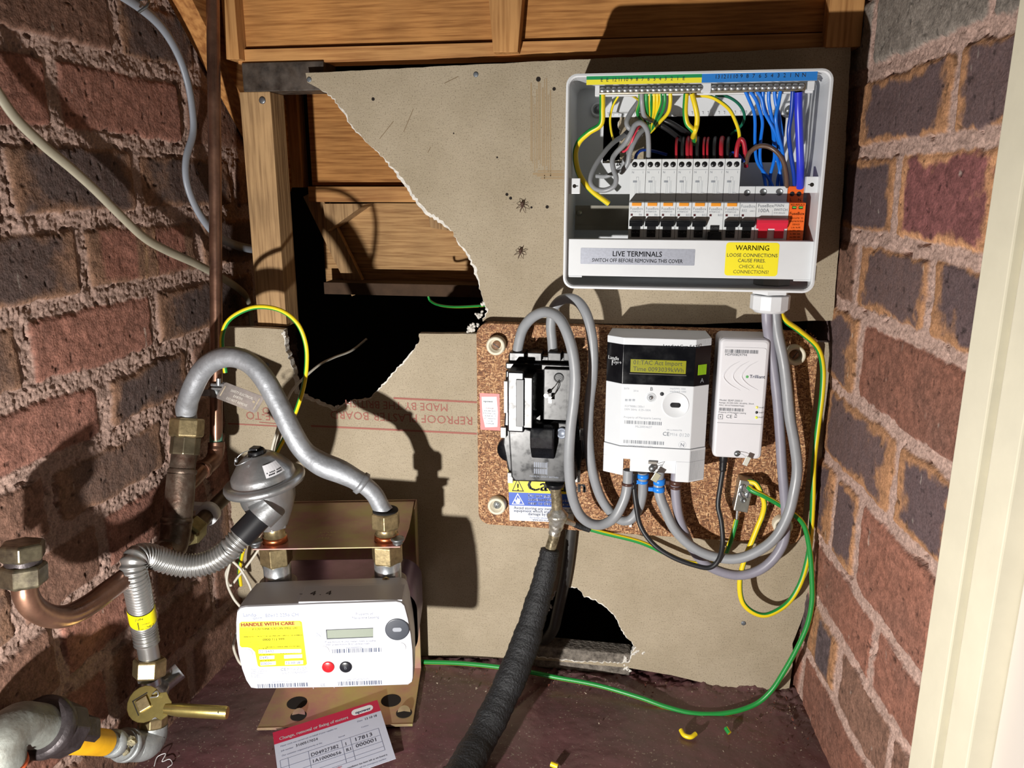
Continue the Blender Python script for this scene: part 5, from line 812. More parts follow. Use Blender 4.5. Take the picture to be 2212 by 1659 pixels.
b.text('CE', .0060, at(1568, 903, e), X_, Z_, 0); q = at(1553, 900, e); b.box(q.x-.001, q.x+.0045, e, e+.0001, q.z-.003, q.z+.003, 0); b.box(q.x-.0005, q.x+.004, e-.0001, e, q.z-.0025, q.z+.0025, 3); b.box(q.x+.0012, q.x+.0023, e-.00015, e-.0001, q.z-.001, q.z+.001, 0); q = at(1586, 897, e); b.text('X', .005, q-Z_*.001, X_, Z_, 0); b.box(q.x, q.x+.0032, e, e+.0001, q.z-.0028, q.z-.0020, 0)
b.text('Trilliant', .0056, at(1619, 816.5, e), X_, Z_, 1, 'LEFT', .014, 1.0); q = at(1614, 814, e); b.lathe([(0, .0017), (.0001, .0010)], q, (0, -1, 0), 16, 2)
for i, s in enumerate(['WAN', 'HAN', 'PWR']): b.text(s, .0024, at(1639.5-i*.6, 882+i*10.6, e), X_, Z_, 0)
b.build('printed_marks', [mat('print_dark_grey', '4c5058', .6), mat('print_blue', '2a46a0', .5), mat('print_green', '5aa860', .5), HW], hm)
for i, (py, m) in enumerate([(880, 'e8e078'), (891, '202428'), (902, 'dce848')]): b = MB(); c = at(1635-i*.5, py, e); b.lathe([(0, .0017), (.0004, .0014), (.0005, 0)], c, (0, -1, 0), 14); b.build('indicator_lamp', mat('lamp_%d' % i, m, .3), hm)
for k, px in enumerate((1563, 1583, 1602)):
    b = MB(); P_ = spline([at(px+36, 780, e), at(px+14, 793, e), at(px, 812, e), at(px+12, 829, e), at(px+36, 843, e)], 6); b.tube(P_, [.0001+.0007*math.sin(math.pi*i/(len(P_)-1)) for i in range(len(P_))], 6); b.build('raised_chevron', HW, hm)
b = MB(); b.box(xa-.001, xb+.001, YH-.0004, YH+.0002, zp(915.6, 1600, YH), zp(914.8, 1600, YH)); b.build('cover_seam', mat('seam', '9a9ca0', .7), hm)
b = MB(); c = at(1592, 980, YH-.001); b.lathe([(0, .0035), (.0012, .0033), (.0014, 0)], c, (0, -1, 0), 16, 0); b.tube([at(1592, 977, YH-.003), at(1605, 982, YH-.006), at(1614, 988, YH-.008)], .0003, 5); b.T = Matrix.Translation(at(1613, 996, YH-.009)) @ Matrix.Rotation(.35, 4, 'Y'); b.box(-.003, .003, -.0008, .0008, -.006, .006, 1, .0003); b.build('wire_seal', [GAL, mat('seal_clear', 'c4c4b8', .4)], hm)
# ------------------------------------------------------------------ lead joint, tarred service cable, dark conduit
TAPE = mat('silver_joint', 'd0d0cc', .35, .7, vscale=120, col2='8a8068', bump=.0014, bscale=130); LEADB = mat('waxed_lead', 'a89c80', .35, .5, vscale=110, col2='3e321c', bump=.0008, bscale=160)
TAR = mat('tarred_hessian', '242528', .62, 0, vscale=420, col2='0c0d0e', bump=.0018, bscale=380)
sc_ = empty('service_cable', at(1188, 1185, -.045), 'thick black tarred service cable slanting down from the service fuse to the floor', 'cable')
b = MB(); P_ = lp([(1199, 1050, -.052), (1202, 1075, -.050), (1203, 1100, -.048), (1203, 1125, -.046), (1198, 1155, -.046), (1190, 1182, -.046), (1186, 1196, -.046)], 8); b.tube(P_, [.0072]*len(P_), 16); b.build('lead_sheath', LEADB, sc_)
b = MB(); rg = random.Random(4); P_ = lp([(1203, 1098, -.048), (1204, 1112, -.048), (1203, 1128, -.047), (1200, 1142, -.046), (1197, 1154, -.046)], 6); rr_ = [.0075, .0088, .0100, .0112, .0125, .0135, .0138, .0135, .0130, .0128, .012, .0115, .0108, .0105, .0100, .0095, .0090, .0088, .0085, .0083, .0080, .0078, .0076, .0075, .0074][:len(P_)]
b.tube(P_, [r+rg.uniform(-.0008, .0008) for r in rr_], 18); b.tube(lp([(1212, 1122, -.046), (1224, 1126, -.040), (1240, 1132, -.032)], 5), [.0052, .005, .0046, .0044, .0042, .004, .0038, .0036, .0036, .0034, .0034], 12); b.build('joint_tape', TAPE, sc_)
b = MB(); P_ = lp([(1240, 1132, -.030), (1258, 1139, -.026), (1274, 1144, -.024)], 5); b.tube(P_, .0042, 12); b.build('tarred_sleeve', TAR, sc_)
b = MB(); P_ = spline([at(1188, 1186, -.047), at(1184, 1210, -.050), at(1172, 1262, -.060), at(1155, 1322, -.076), at(1136, 1385, -.096), at(1110, 1452, -.122), at(1078, 1522, -.152), atz(1040, 1595, .8445), atz(1005, 1655, .8400), atz(968, 1715, .8390), atz(925, 1785, .8390)], 14); nn = len(P_)
rad = []
for i in range(nn): t = i/(nn-1); rad.append(.0085 if i == 0 else min(.0195, .0118+.0170*t)+.00035*math.sin(i*1.9)+.0005*math.sin(i*.37)+.0003*math.sin(i*.83+2))
b.tube(P_, rad, 28); b.build('tarred_sheath', TAR, sc_)
b = MB(); P_ = lp([(1236, 1120, -.009), (1230, 1180, -.009), (1222, 1240, -.009), (1212, 1290, -.008), (1203, 1330, -.006), (1197, 1355, -.004), (1187, 1372, 0.001), (1172, 1384, 0.006)], 8); b.tube(P_, .0078, 16)
b.build('conduit', mat('dusty_black_pipe', '302e2c', .5, 0, var=.3, vscale=60), None, 'dull black pipe going down from behind the meter board into the lower hole', 'pipe')
# ------------------------------------------------------------------ gas meter and bracket, turned with the frame G
GA = math.radians(11.5); GU = Vector((math.cos(GA), math.sin(GA), 0)); GD = Vector((-math.sin(GA), math.cos(GA), 0)); GB = Vector((-.043, -.033, 0))
def G(u, d, z): return GB+GU*u-GD*(.198-d)+Vector((0, 0, z))
def gp(px, py, d):
    r_ = ray(px, py); n = GD; t = (n.dot(GB-CAM)-(.198-d))/n.dot(r_); p = CAM+r_*t; return p
def gu(p): q = p-GB; return q.dot(GU)
GM = Matrix(((GU.x, GD.x, 0, 0), (GU.y, GD.y, 0, 0), (0, 0, 1, 0), (0, 0, 0, 1))); GM.translation = G(0, 0, 0)
PASS = mat('yellow_passivate', 'b4b470', .40, .55, vscale=11, col2='b07484', rvar=.08, bump=.0002, bscale=30); SILV = mat('cast_alloy', 'b4b6b8', .36, .85, var=.15, vscale=60, bump=.0004, bscale=160)
LEAD = mat('lead_grey', '9a9da2', .52, .55, var=.28, vscale=40, bump=.0008, bscale=90, rvar=.1); STEEL = mat('rusty_steel', '80766a', .42, .75, vscale=28, col2='4a3024', rvar=.12, bump=.0007, bscale=120); COPP = mat('aged_copper', '94705c', .36, .8, vscale=22, col2='664a3e', rvar=.1, bump=.0002, bscale=60)
gm = empty('gas_meter', G(-.09, .1, .932), 'white gas meter with a yellow HANDLE WITH CARE label and red and black buttons', 'gas meter')
# front shell: outline in the front plane, set back in shells
out = [(-.1700, .9338), (-.1762, .9350), (-.1810, .9450), (-.1845, .9600), (-.1868, .9800), (-.1875, 1.000), (-.1862, 1.020), (-.1840, 1.0330), (-.1800, 1.0378), (-.1740, 1.0395), (-.09, 1.0415), (-.004, 1.0425), (.0015, 1.0410), (.0050, 1.0370), (.0085, 1.020), (.0112, 1.000), (.0125, .980), (.0125, .960), (.0118, .9430), (.0105, .9375), (.0060, .9340), (-.08, .9330)]
cen = Vector((-.0875, .988)); b = MB(GM)
o2 = []
for i, p in enumerate(out):
    q = out[(i+1) % len(out)]; p = Vector(p); q = Vector(q); o2.append(tuple(p)); L_ = (q-p).length
    if L_ > .03: o2 += [tuple(p.lerp(q, .003/L_)), tuple(p.lerp(q, 1-.003/L_))]
out = o2
def shell(s, dz=0): return [((p[0]-cen.x)*s+cen.x, (p[1]-cen.y)*s+cen.y+dz) for p in out]
ring(b, [(shell(.97), .060), (shell(.985), .046), (shell(1.0), .020), (shell(1.0), .004), (shell(.992), .001), (shell(.97), 0)], 0, True); p = shell(.97); b.add([(a[0], 0, a[1]) for a in p], [tuple(range(len(p)))], 0)
GW = mat('meter_ivory', 'bfc0c6', .38, 0, var=.015, vscale=20, rvar=.04); b.build('front_shell', GW, gm)
PUR = mat('purple_steel', '74587c', .38, .55, vscale=10, col2='483c4c', rvar=.1)
b = MB(GM); p = [(q[0], q[1]) for q in rr(-.176, .014, .938, 1.028, .026, 7)]; ring(b, [(p, .052), (p, .135), ([((q[0]+.081)*.97-.081, (q[1]-.983)*.94+.983) for q in p], .142)], 0, True); q = [((a[0]+.081)*.97-.081, .142, (a[1]-.983)*.94+.983) for a in p]; b.add(q, [tuple(range(len(q)))[::-1]], 0); b.build('rear_case', PUR, gm)
b = MB(GM); b.box(-.115, .002, .004, .040, 1.0405, 1.0425, 0, .0006); b.build('top_panel', GW, gm); b.T = None
b = MB(); P_ = [G(-.105+k*.004, .008, 1.0428) for k in range(3)]; z_ = 1.0427
def hand(b, s, size, u, d, z, m=0): b.text(s, size, G(u, d, z), GU, GD, m, 'LEFT', 0, 1.0)
b = MB(); hand(b, '-  4 . 4', .014, -.118, .018, 1.0428); b.build('handwriting', mat('pen_ink', '202028', .6), gm)
for u, r, mm in ((-.1565, .0165, CHR), (-.0225, .0165, CHR)):
    c = G(u, .078, 1.0275); b = MB(); b.lathe([(0, .0225), (.002, .0225), (.003, .0205)], c, Z_, 32, 0); b.build('port_ring', mat('port_grey', 'a8a098', .5), gm); b = MB(); b.lathe([(0, r), (.026, r), (.027, r-.002)], c+Z_*.001, Z_, 32, 0); b.build('port_stub', CHR, gm)
def FP(px, py, e=.0004): p = gp(px, py, 0); return p-GD*e
# label
def gq(b, pts, m, e): b.add([FP(*p, e) for p in pts], [tuple(range(len(pts)))], m)
b = MB(); gq(b, [(517, 1347), (521, 1343), (648, 1341), (652, 1344), (663, 1434), (660, 1437), (561, 1440), (557, 1437), (551, 1408), (543, 1400), (535, 1398), (522, 1398), (518, 1394)][::-1], 0, .0004); gq(b, [(518, 1347), (522, 1344), (647, 1342), (651, 1352), (518, 1355)][::-1], 1, .0006)
U_ = (FP(650, 1350)-FP(520, 1354)).normalized(); W_ = (Z_-U_*Z_.dot(U_)).normalized()
b.text('HANDLE WITH CARE', .0058, FP(521, 1352.5, .0008), U_, W_, 2, 'LEFT', .03, 1.08)
b.text('IF YOU THINK YOU CAN SMELL GAS', .0036, FP(545, 1361, .0006), U_, W_, 3, 'LEFT', .02, .86); 
for k, s in enumerate(['Turn off the supply at the control valve. Open doors and windows. Do NOT', 'use naked flames. Do NOT turn electrical switches on or off. Do NOT smoke.']): b.text(s, .0021, FP(521, 1367+k*4.4, .0006), U_, W_, 4)
b.text('IMMEDIATELY CONTACT THE GAS EMERGENCY SERVICE, THE NUMBER IS:', .0021, FP(527, 1376.5, .0006), U_, W_, 3, 'LEFT', .03, .95); b.text('0800 111 999', .0044, FP(568, 1384, .0006), U_, W_, 3, 'LEFT', .02)
for k, s in enumerate(['Do NOT reopen the supply until remedial action has been taken by a', 'competent person to prevent gas escaping again.']): b.text(s, .0021, FP(532+k*16, 1388+k*4.4, .0006), U_, W_, 4)
gq(b, [(550, 1395.2), (648, 1392.2), (648, 1391.6), (550, 1394.6)], 4, .0006); b.text('METER EXCHANGE AND FIX DETAILS', .0023, FP(575, 1399, .0006), U_, W_, 3, 'LEFT', .03)
for (x0, x1, y0, y1, s) in ((559, 651, 1403, 1411, '2215430'), (561, 593, 1417, 1424, '0445'), (614, 653, 1414.5, 1422, ''), (563, 596, 1429.5, 1437, '00000'), (616, 655, 1427.5, 1435.5, '13 10 18')):
    gq(b, [(x0, y1), (x1, y1-1.6), (x1, y0-1.6), (x0, y0)], 5, .0006); n_ = 15 if x1-x0 > 80 else 6
    if s: b.text(s, .0046, FP(x0+1, y1-1.5, .0009), U_, W_, 6, 'LEFT', 0, 1.05)
for s, x, y in (('OLD METER', 558, 1402), ('OLD METER INDEX', 560, 1415.5), ('IF METER SHARE INDEX', 606, 1412), ('NEW METER INDEX', 562, 1428), ('DATE', 647, 1425)): b.text(s, .0019, FP(x, y, .0006), U_, W_, 3, 'LEFT', .03)
b.build('warning_label', [mat('hwc_yellow', 'f0e810', .4), mat('hwc_orange', 'e8a040', .4), mat('hwc_red', '8c3420', .5), mat('hwc_ink', '2c2c0c', .6), mat('hwc_ink2', '60600c', .6), mat('hwc_white', 'e8eaf0', .5), mat('pen_blue', '30406c', .6)], gm, label='yellow HANDLE WITH CARE label')
b = MB(); gq(b, [(706, 1380), (806, 1376), (806, 1357), (704, 1361)], 0, .0003); b.build('lcd_screen', mat('lcd_grey', '7c8478', .25), gm)
b = MB(); gq(b, [(704, 1361), (706, 1380), (707.5, 1380), (706, 1361.5)][::-1], 0, .0006); gq(b, [(706, 1380.5), (806, 1376.5), (806, 1375), (706, 1378.6)], 0, .0006); gq(b, [(704, 1361), (806, 1357), (806, 1356), (704, 1360)][::-1], 0, .0006); b.build('lcd_frame', mat('lcd_frame', '40444a', .4), gm)
def disc(name, px, py, r, m, mats, prof=None, parent=None, lab=None):
    b = MB(); b.lathe(prof or [(0, r), (.0012, r), (.0018, r*.86), (.0020, 0)], gp(px, py, 0)-GD*.0002, -GD, 32, m); return b.build(name, mats, parent or gm, lab)
for px, nm, cl, tx in ((709, 'button_a', 'c81c24', 'A'), (747, 'button_b', '1a1c22', 'B')):
    o = disc(nm, px, 1440, .0070, 0, mat('btn_'+cl, cl, .3), lab=('red' if px == 709 else 'black')+' button')
    b = MB(); b.text(tx, .006, gp(px, 1440, 0)-GD*.0024-Z_*.002-GU*.0018, GU, Z_, 0); b.build('letter', mat('letter_'+cl, '901820' if px == 709 else '50545c', .5), o)
disc('optical_port', 858, 1359, .0137, 0, [mat('port_dark', '3c4048', .35)], [(0, .0137), (.0008, .0137), (.0010, .0125), (.0008, 0)])
b = MB(); b.rrect(gp(858, 1359, 0)-GD*.0013, GU, Z_, -.0052, .0052, -.0026, .0026, .0025, 0); b.build('port_window', mat('port_win', '8c9098', .25), gm)
for px, py, r in ((699, 1406, .0065), (865, 1398, .0062), (534, 1412, .0062)): disc('round_boss', px, py, r, 0, GW, [(0, r), (.0005, r), (.0005, r*.9), (.0002, r*.84), (.0004, 0)])
b = MB(); PG = 0
for s, sz, px, py, m in (('Landis', .006, 525, 1332, 0), ('Gyr+', .005, 546, 1338, 0), ('E0612 2256 CH', .0058, 573, 1333, 0), ('Property of', .0042, 768, 1329, 1), ('Marquarie Leasing', .0042, 760, 1337, 1), ('N', .010, 682, 1378, 2), ('Press button A until meter index is visible', .0034, 702, 1389, 1), ('then press button B to update index', .0034, 704, 1394.5, 1), ('E6V000000256', .0030, 748, 1401, 1), ('CE', .0055, 606, 1449, 1), ('M16 0120', .0055, 620, 1449, 2), ('UK/0120/NM00087', .0036, 610, 1456, 2), ('GB6 10T-60 25 T 02', .0030, 748, 1470, 2), ('CE', .0048, 692, 1482, 1), ('E6V0000022T6 16', .0030, 588, 1475, 2)): b.text(s, sz, FP(px, py), U_, W_, m)
for k, s in enumerate(['Type: 212 m3', 'Qmax 10.00 m3/h', 'Pmax 75 mbar', 'V 1.2 dm3', 'T -10/40 C']): b.text(s, .0024, FP(543, 1448+k*4, .0004), U_, W_, 2)
b.build('printed_marks', [mat('pm0', '8088a0', .6), mat('pm1', '868c9c', .6), mat('pm2', 'a0a6b4', .6), mat('pm3', '50586c', .6)], gm)
for px, py, w_, h_, sd in ((718, 1411, .056, .0052, 1), (557, 1486, .058, .0050, 2), (731, 1481, .051, .0052, 3)): b = MB(); barcode(b, 0, 0, 0, w_, h_, 0, sd, U_, W_, FP(px, py, .0003), 40); b.build('barcode', mat('pm3', '50586c', .6), gm)
b = MB()
for a_, c_ in (((664, 1342), (677, 1488)), ((677, 1467), (886, 1461)), ((718, 1466), (722, 1486))):
    p = FP(*a_, .0001); q = FP(*c_, .0001); t_ = (q-p).normalized().cross(GD)*.00022; b.add([p-t_, q-t_, q+t_, p+t_], [(0, 1, 2, 3)], 0)
b.build('panel_seams', mat('seam_soft', 'b4b6c0', .6), gm)
# bracket
br = empty('meter_bracket', G(-.09, .19, .818), 'gold and pink passivated steel bracket behind and under the gas meter', 'bracket'); T2 = .0016
b = MB(GM); zs = 1.0810; b.prism([(-.178, .0575), (-.004, .0575), (-.0005, .078), (.0018, .110), (.0018, .198), (-.178, .198)], (0, 0, zs), X_, Y_, (0, 0, T2)); b.bevel(.0004, 1); b.build('top_shelf', PASS, br)
b = MB(GM); b.box(-.192, .0035, .197, .1990, .8185, zs+.003, 0, .0005); b.box(.0035, .0050, .165, .199, .95, zs+.003, 0, .0004); b.build('back_plate', PASS, br)
b = MB(GM); fl = [(-.192, .197), (.0035, .197), (.0012, .074), (-.198, .074)]; b.prism([(p[0], p[1]) for p in fl][::-1], (0, 0, ZF+.0042), X_, Y_, (0, 0, T2)); b.box(-.197, .0012, .074, .0745, ZF+.0035, ZF+.0070); b.bevel(.0003, 1); b.build('foot_flange', PASS, br)
for u in (-.158, -.032): b = MB(GM); b.lathe([(0, .0135), (.0002, .0135)], (u, .125, ZF+.0058), (0, 0, 1), 24); b.build('flange_hole', HOLE, br)
for u, rt_ in ((-.150, .4), (-.012, -.5)):
    c = G(u, .098, ZF+.006); b = MB(); b.lathe([(0, .0105), (.0002, .0105)], c, Z_, 24, 0); b.build('flange_hole', HOLE, br)
    b = MB(); P_ = [c+GU*math.cos(a)*.0095*.9+GD*math.sin(a)*.007+Z_*(.001+.0055*math.sin(a)) for a in [i*math.pi/8 for i in range(9)]]; b.add(P_+[c+Z_*.0028], [(i, i+1, 9) for i in range(8)], 0); b.build('punched_tab', PASS, br)
b = MB(); b.text('3/4"x3/4"', .0060, G(-.108, .098, zs+T2+.0003), GU, GD, 0); b.text('C.P.E.', .0060, G(-.104, .090, zs+T2+.0003), GU, GD, 0); b.text('04 12', .0060, G(-.106, .082, zs+T2+.0003), GU, GD, 0); b.build('stamped_text', mat('stamp_gold', 'd8cc90', .4, .6), br)
for u in (-.176, -.008):
    c = G(u, .066, zs+T2); e = b = MB(); b.lathe([(0, .0062), (.004, .0060), (.0052, .0085), (.0068, .0085), (.0074, .0060), (.0070, 0)], c, Z_, 24, 0); b.build('shelf_bolt', GAL, br)
# unions on the shelf
ps = empty('gas_union', G(-.0225, .078, 1.03), 'right-hand brass union under the grey lead pipe at the gas meter', 'pipe fitting'); c = G(-.0225, .078, 0)
def hx(parent, nm, c, z0, z1, r, m, rot=0.3, n=6): b = MB(); b.hexn(c+Z_*z0, c+Z_*z1, r, m if isinstance(m, int) else 0, rot, .1, n); b.bevel(.0005, 1, 25); return b.build(nm, m, parent)
hx(ps, 'lower_nut', c, 1.0535, 1.0795, .0195, BRS, .5); b = MB(); b.lathe([(1.079, .0138), (1.0815+.002, .0138), (1.0815+.002, .0150), (1.0905, .0142), (1.0905, .0125), (1.0985, .0125)], c, Z_, 28, mf=lambda i: 1 if 1 <= i <= 2 else 0); b.build('threaded_tail', [BRS, COPW], ps)
hx(ps, 'upper_nut', c, 1.0985, 1.1200, .0180, BRS, .2); b = MB(); b.lathe([(1.1200, .0155), (1.1215, .0150), (1.1215, .0115)], c, Z_, 24); b.build('gap_ring', mat('dark_gap', '141210', .8), ps)  # near-black ring painted in for the shaded gap above the nut
b = MB(); q = G(-.0225, .058, 1.038); b.cyl(q+GD*.006, q, .0032, None, 16, 0); b.lathe([(0, .0052), (.003, .0050), (.0034, 0)], q, -GD, 18, 0); b.build('test_point', BRS, ps)
p2 = empty('gas_union', G(-.1565, .078, 1.03), 'left-hand brass union below the round gas regulator', 'pipe fitting'); c = G(-.1565, .078, 0)
hx(p2, 'lower_nut', c, 1.0535, 1.0795, .0195, BRS, .1); b = MB(); b.lathe([(1.079, .0138), (1.0835, .0138), (1.0835, .0150), (1.0905, .0142), (1.0905, .0125), (1.104, .0125)], c, Z_, 28, mf=lambda i: 1 if 1 <= i <= 2 else 0); b.build('threaded_tail', [BRS, COPW], p2)
# regulator
rc = gp(571, 1038, .078); rg_ = empty('gas_regulator', c+Z_*1.104, 'round silver dome-shaped gas regulator above the left union', 'gas regulator')
ax = (Z_-rt*.16-fw*.06).normalized(); b = MB(); b.lathe([(-.0075, .030), (-.007, .041), (-.005, .0465), (-.001, .0478), (.0022, .0470), (.0040, .0430), (.0040, .0385), (.0055, .0372), (.010, .0368), (.012, .0360), (.0135, .0350), (.024, .0270), (.0315, .0185), (.0350, .0130), (.0352, .0105), (.033, .0095)], rc, ax, 56); b.build('dome', SILV, rg_)
b = MB(); b.lathe([(.030, .0098), (.0385, .0098), (.0400, .0088), (.0370, .0070), (.0370, 0)], rc, ax, 20); b.box(rc.x-.012, rc.x-.002, rc.y-.008, rc.y+.004, rc.z+.0385, rc.z+.0420, 0, .001); b.build('black_cap', BLK, rg_)
bt = c+Z_*1.102; b = MB(); a0 = rc-ax*.007; P_ = [a0, a0.lerp(bt, .35), a0.lerp(bt, .65), a0.lerp(bt, .85), bt]; b.tube(P_, [.034, .0315, .0255, .0205, .0165], 24)
b.hexn(bt+Z_*.0, bt+Z_*.014, .0178, 0, .3, .08)
pd = (gp(528, 1152, .044)-gp(566, 1112, .055)).normalized(); pc = gp(566, 1112, .052)
b.cyl(pc-pd*.014, pc+pd*.004, .0185, .0178, 24); b.tube([a0+GU*.022-ax*.002, bt+GU*.012+Z_*.018], [.007, .005], 8); b.tube([a0-GU*.026-GD*.01, bt-GU*.010+Z_*.020], [.006, .005], 8); b.bevel(.0008, 1, 40); b.build('cast_body', SILV, rg_)
b = MB(); p = rc+ax*.0145; n1 = (rt*.75-fw*.75+ax*.0).normalized(); 
def dm(h, ang, rr0): a = Vector((math.cos(ang), math.sin(ang), 0)); a = (a-ax*a.dot(ax)).normalized(); return rc+ax*h+a*rr0
A_ = [dm(.0145, t, .0355) for t in np.linspace(-.95, -.25, 7)]+[dm(.0270, t, .0256) for t in np.linspace(-.25, -.95, 7)]; b.add(A_, [(i, i+1, 12-i, 13-i) for i in range(6)], 0)
for k in range(5):
    h = .0160+k*.0022; r0 = .0352-.0147*(h-.0135)/.0180*1.23; t0 = -.90+k*.01
    for j in range(11):
        if (j*7+k*3) % 5 == 0: continue
        a1 = t0+j*.056; b.add([dm(h, a1, r0+.0022), dm(h, a1+.038, r0+.0022), dm(h+.0012, a1+.038, r0+.0013), dm(h+.0012, a1, r0+.0013)], [(0, 1, 2, 3)], 1)
b.build('dome_label', [mat('label_white', 'dadade', .35), DARK_T], rg_, label='white printed sticker')
b = MB(); P_ = [rc+ax*.040-rt*.002, rc+ax*.037-rt*.012-fw*.010, rc+ax*.028-rt*.022-fw*.014, rc+ax*.022-rt*.020-fw*.022, rc+ax*.028-rt*.006-fw*.020, rc+ax*.036]; b.tube(spline(P_, 6), .0005, 6); b.tube([P_[2], P_[2]+rt*.002], .003, 10); b.build('seal_wire', CHR, rg_)
# ------------------------------------------------------------------ flexible hose
XH = -.292
hz = empty('gas_hose', atx(305, 1430, XH), 'silver corrugated steel gas hose curving from the regulator down to the lever valve', 'hose')
H0 = pc+pd*.002; H1 = pc+pd*.034; b = MB(); b.cyl(H0, H1, .0148, .0150, 28); b.build('black_cuff', mat('rubber_cuff', '17171a', .4), hz)
K = [H1-pd*.004, H1+pd*.012, at(494, 1189, -.234), at(456, 1213, -.241), at(412, 1222, -.250), at(368, 1215, -.261), at(332, 1203, -.272), at(304, 1201, -.287), at(289, 1215, -.299), at(290, 1242, -.302), at(297, 1272, -.298), at(304, 1310, -.289), atx(311, 1350, XH), atx(317, 1388, XH)]
P_ = spline(K, 60); L = [0]
for a, c2 in zip(P_[:-1], P_[1:]): L.append(L[-1]+(c2-a).length)
S = L[-1]; N_ = int(S/.0043)*8; Q = []; j = 0
for i in range(N_+1):
    s = S*i/N_
    while j < len(L)-2 and L[j+1] < s: j += 1
    Q.append(P_[j].lerp(P_[j+1], (s-L[j])/max(1e-9, L[j+1]-L[j])))
b = MB(); b.tube(Q, [.0131+.0011*math.cos(2*math.pi*i/8) for i in range(N_+1)], 24); b.build('corrugated_tube', mat('stainless', 'a8a8a6', .34, .8, var=.08), hz)
dn = (Q[-1]-Q[-9]).normalized(); e0 = Q[-1]; e1 = atx(324, 1428, XH); b = MB(); b.cyl(e0-dn*.001, e1, .0114, .0114, 28); b.build('end_cuff', mat('stainless', 'c4c4c2', .2, 1.0), hz)
i0 = min(range(len(Q)), key=lambda i: (Q[i]-atx(300, 1285, XH)).length); i1 = min(range(len(Q)), key=lambda i: (Q[i]-atx(309, 1330, XH)).length)
sl = Q[i0:i1+1]; b = MB(); b.tube(sl, .0146, 28, cap=False); b.build('yellow_sleeve', mat('tape_yellow', 'f0e418', .35), hz, label='yellow ON OFF sleeve')
sd = (sl[-1]-sl[0]).normalized(); vw = (CAM-sl[len(sl)//2]).normalized(); sr = (-sd).cross(vw).normalized(); sr = sr if sr.x > 0 else -sr; fo = sd.cross(sr); fo = fo if fo.dot(vw) > 0 else -fo
cm = sl[len(sl)//2]+fo*.0149; b = MB(); b.text('ON', .0055, cm-sr*.0085-sd*.008, sr, -sd, 0); b.text('OFF', .0055, cm+sr*.000+sd*.011-fo*.0005, sr, -sd, 0); b.text('timber', .003, cm-sr*.002+sd*.002, sr, -sd, 0)
p = cm-sr*.006; b.add([p-sd*.005-sr*.0003, p-sd*.005+sr*.0003, p+sd*.010+sr*.0003, p+sd*.010-sr*.0003], [(0, 1, 2, 3)], 0); p = cm+sd*.0100; b.add([p-sr*.006-sd*.0003, p-sr*.001-sd*.0003, p-sr*.001+sd*.0003, p-sr*.006+sd*.0003], [(0, 1, 2, 3)], 0); b.build('sleeve_print', DARK_T, hz)
# ------------------------------------------------------------------ lever valve
v0 = atx(324, 1422, XH); v1 = atx(322, 1462, XH); lv = empty('gas_valve', atx(330, 1565, XH), 'brass gas shut-off valve with a gold lever pointing right', 'valve')
b = MB(); b.hexn(v0, v1, .0185, 0, .15, .1); b.bevel(.0006, 1, 25); b.build('union_nut', BRS, lv)
v2 = atx(330, 1500, XH); v3 = atx(332, 1548, XH); b = MB(); b.tube(spline([v1, v1.lerp(v2, .5), v2, v3], 5), [.0125]*5+[.0150, .017, .0185, .019, .0185, .0175, .016, .015, .014, .0135, .0135], 24); b.cyl(atx(352, 1478, XH+.005), atx(368, 1470, XH+.018)+Y_*.02, .0105, None, 20); b.build('valve_body', CHR, lv)
b = MB(); b.hexn(atx(331, 1544, XH), atx(330, 1568, XH), .0165, 0, .4, .12, 8); b.bevel(.0005, 1, 25); b.build('lower_nut', BRS, lv)
lc = atx(312, 1521, XH+.002)+(CAM-atx(312, 1521, XH)).normalized()*.022; ln = (CAM-lc).normalized(); lr = rt; lu = ln.cross(lr).normalized(); lu = lu if lu.z > 0 else -lu; GLD = mat('gold_lever', 'b8a868', .3, .9, var=.15, vscale=60, bump=.0002, bscale=80)
th = -math.radians(3); L1 = (lr*math.cos(th)+lu*math.sin(th)); L2 = (lu*math.cos(th)-lr*math.sin(th)); R0 = .0195
pts = [(math.cos(a)*R0, math.sin(a)*R0) for a in [math.radians(t) for t in range(40, 321, 20)]]+[(.022, -.016), (.028, -.011), (.030, .004), (.026, .008), (.022, .014)]
b = MB(); b.prism(pts, lc-ln*.001, L1, L2, ln*.0022); b.bevel(.0005, 1, 40)
hp = lc+L1*.024-L2*.004; P_ = [hp, hp+L1*.010, hp+L1*.016, hp+L1*.068, hp+L1*.0705]; b.tube(P_, [.0055, .0068, .0075, .0075, .0068], 20, flat=.9); b.build('lever', GLD, lv)
b = MB(); q = hp+L1*.060+ln*.0074; b.lathe([(0, .0013), (.0002, .0013)], q, ln, 12); b.build('lever_hole', HOLE, lv)
b = MB(); T = Matrix.Translation(lc+ln*.0012-L1*.002) @ Matrix(((L1.x, L2.x, ln.x, 0), (L1.y, L2.y, ln.y, 0), (L1.z, L2.z, ln.z, 0), (0, 0, 0, 1))) @ Matrix.Rotation(math.radians(35), 4, 'Z'); b.T = T
for a_, c_, d_, e_ in ((-.009, .009, .0078, .0092), (-.009, -.0078, -.009, .009)): b.box(a_, c_, d_, e_, -.0004, .0003, 0)
b.T = None; b.build('lever_slot', HOLE, lv)
b = MB(T); b.box(-.0065, .0065, -.0065, .0065, -.001, .004, 0, .0008); b.T = None; b.build('spindle', BRS, lv)
b = MB(); q = lc+L1*.007+L2*.011; b.tube(spline([q+ln*.002, q+L1*.004+L2*.003+ln*.006, q+L1*.006-L2*.002+ln*.006, q-L1*.002-L2*.004+ln*.005], 6), .0008, 8); b.build('split_pin', CHR, lv)
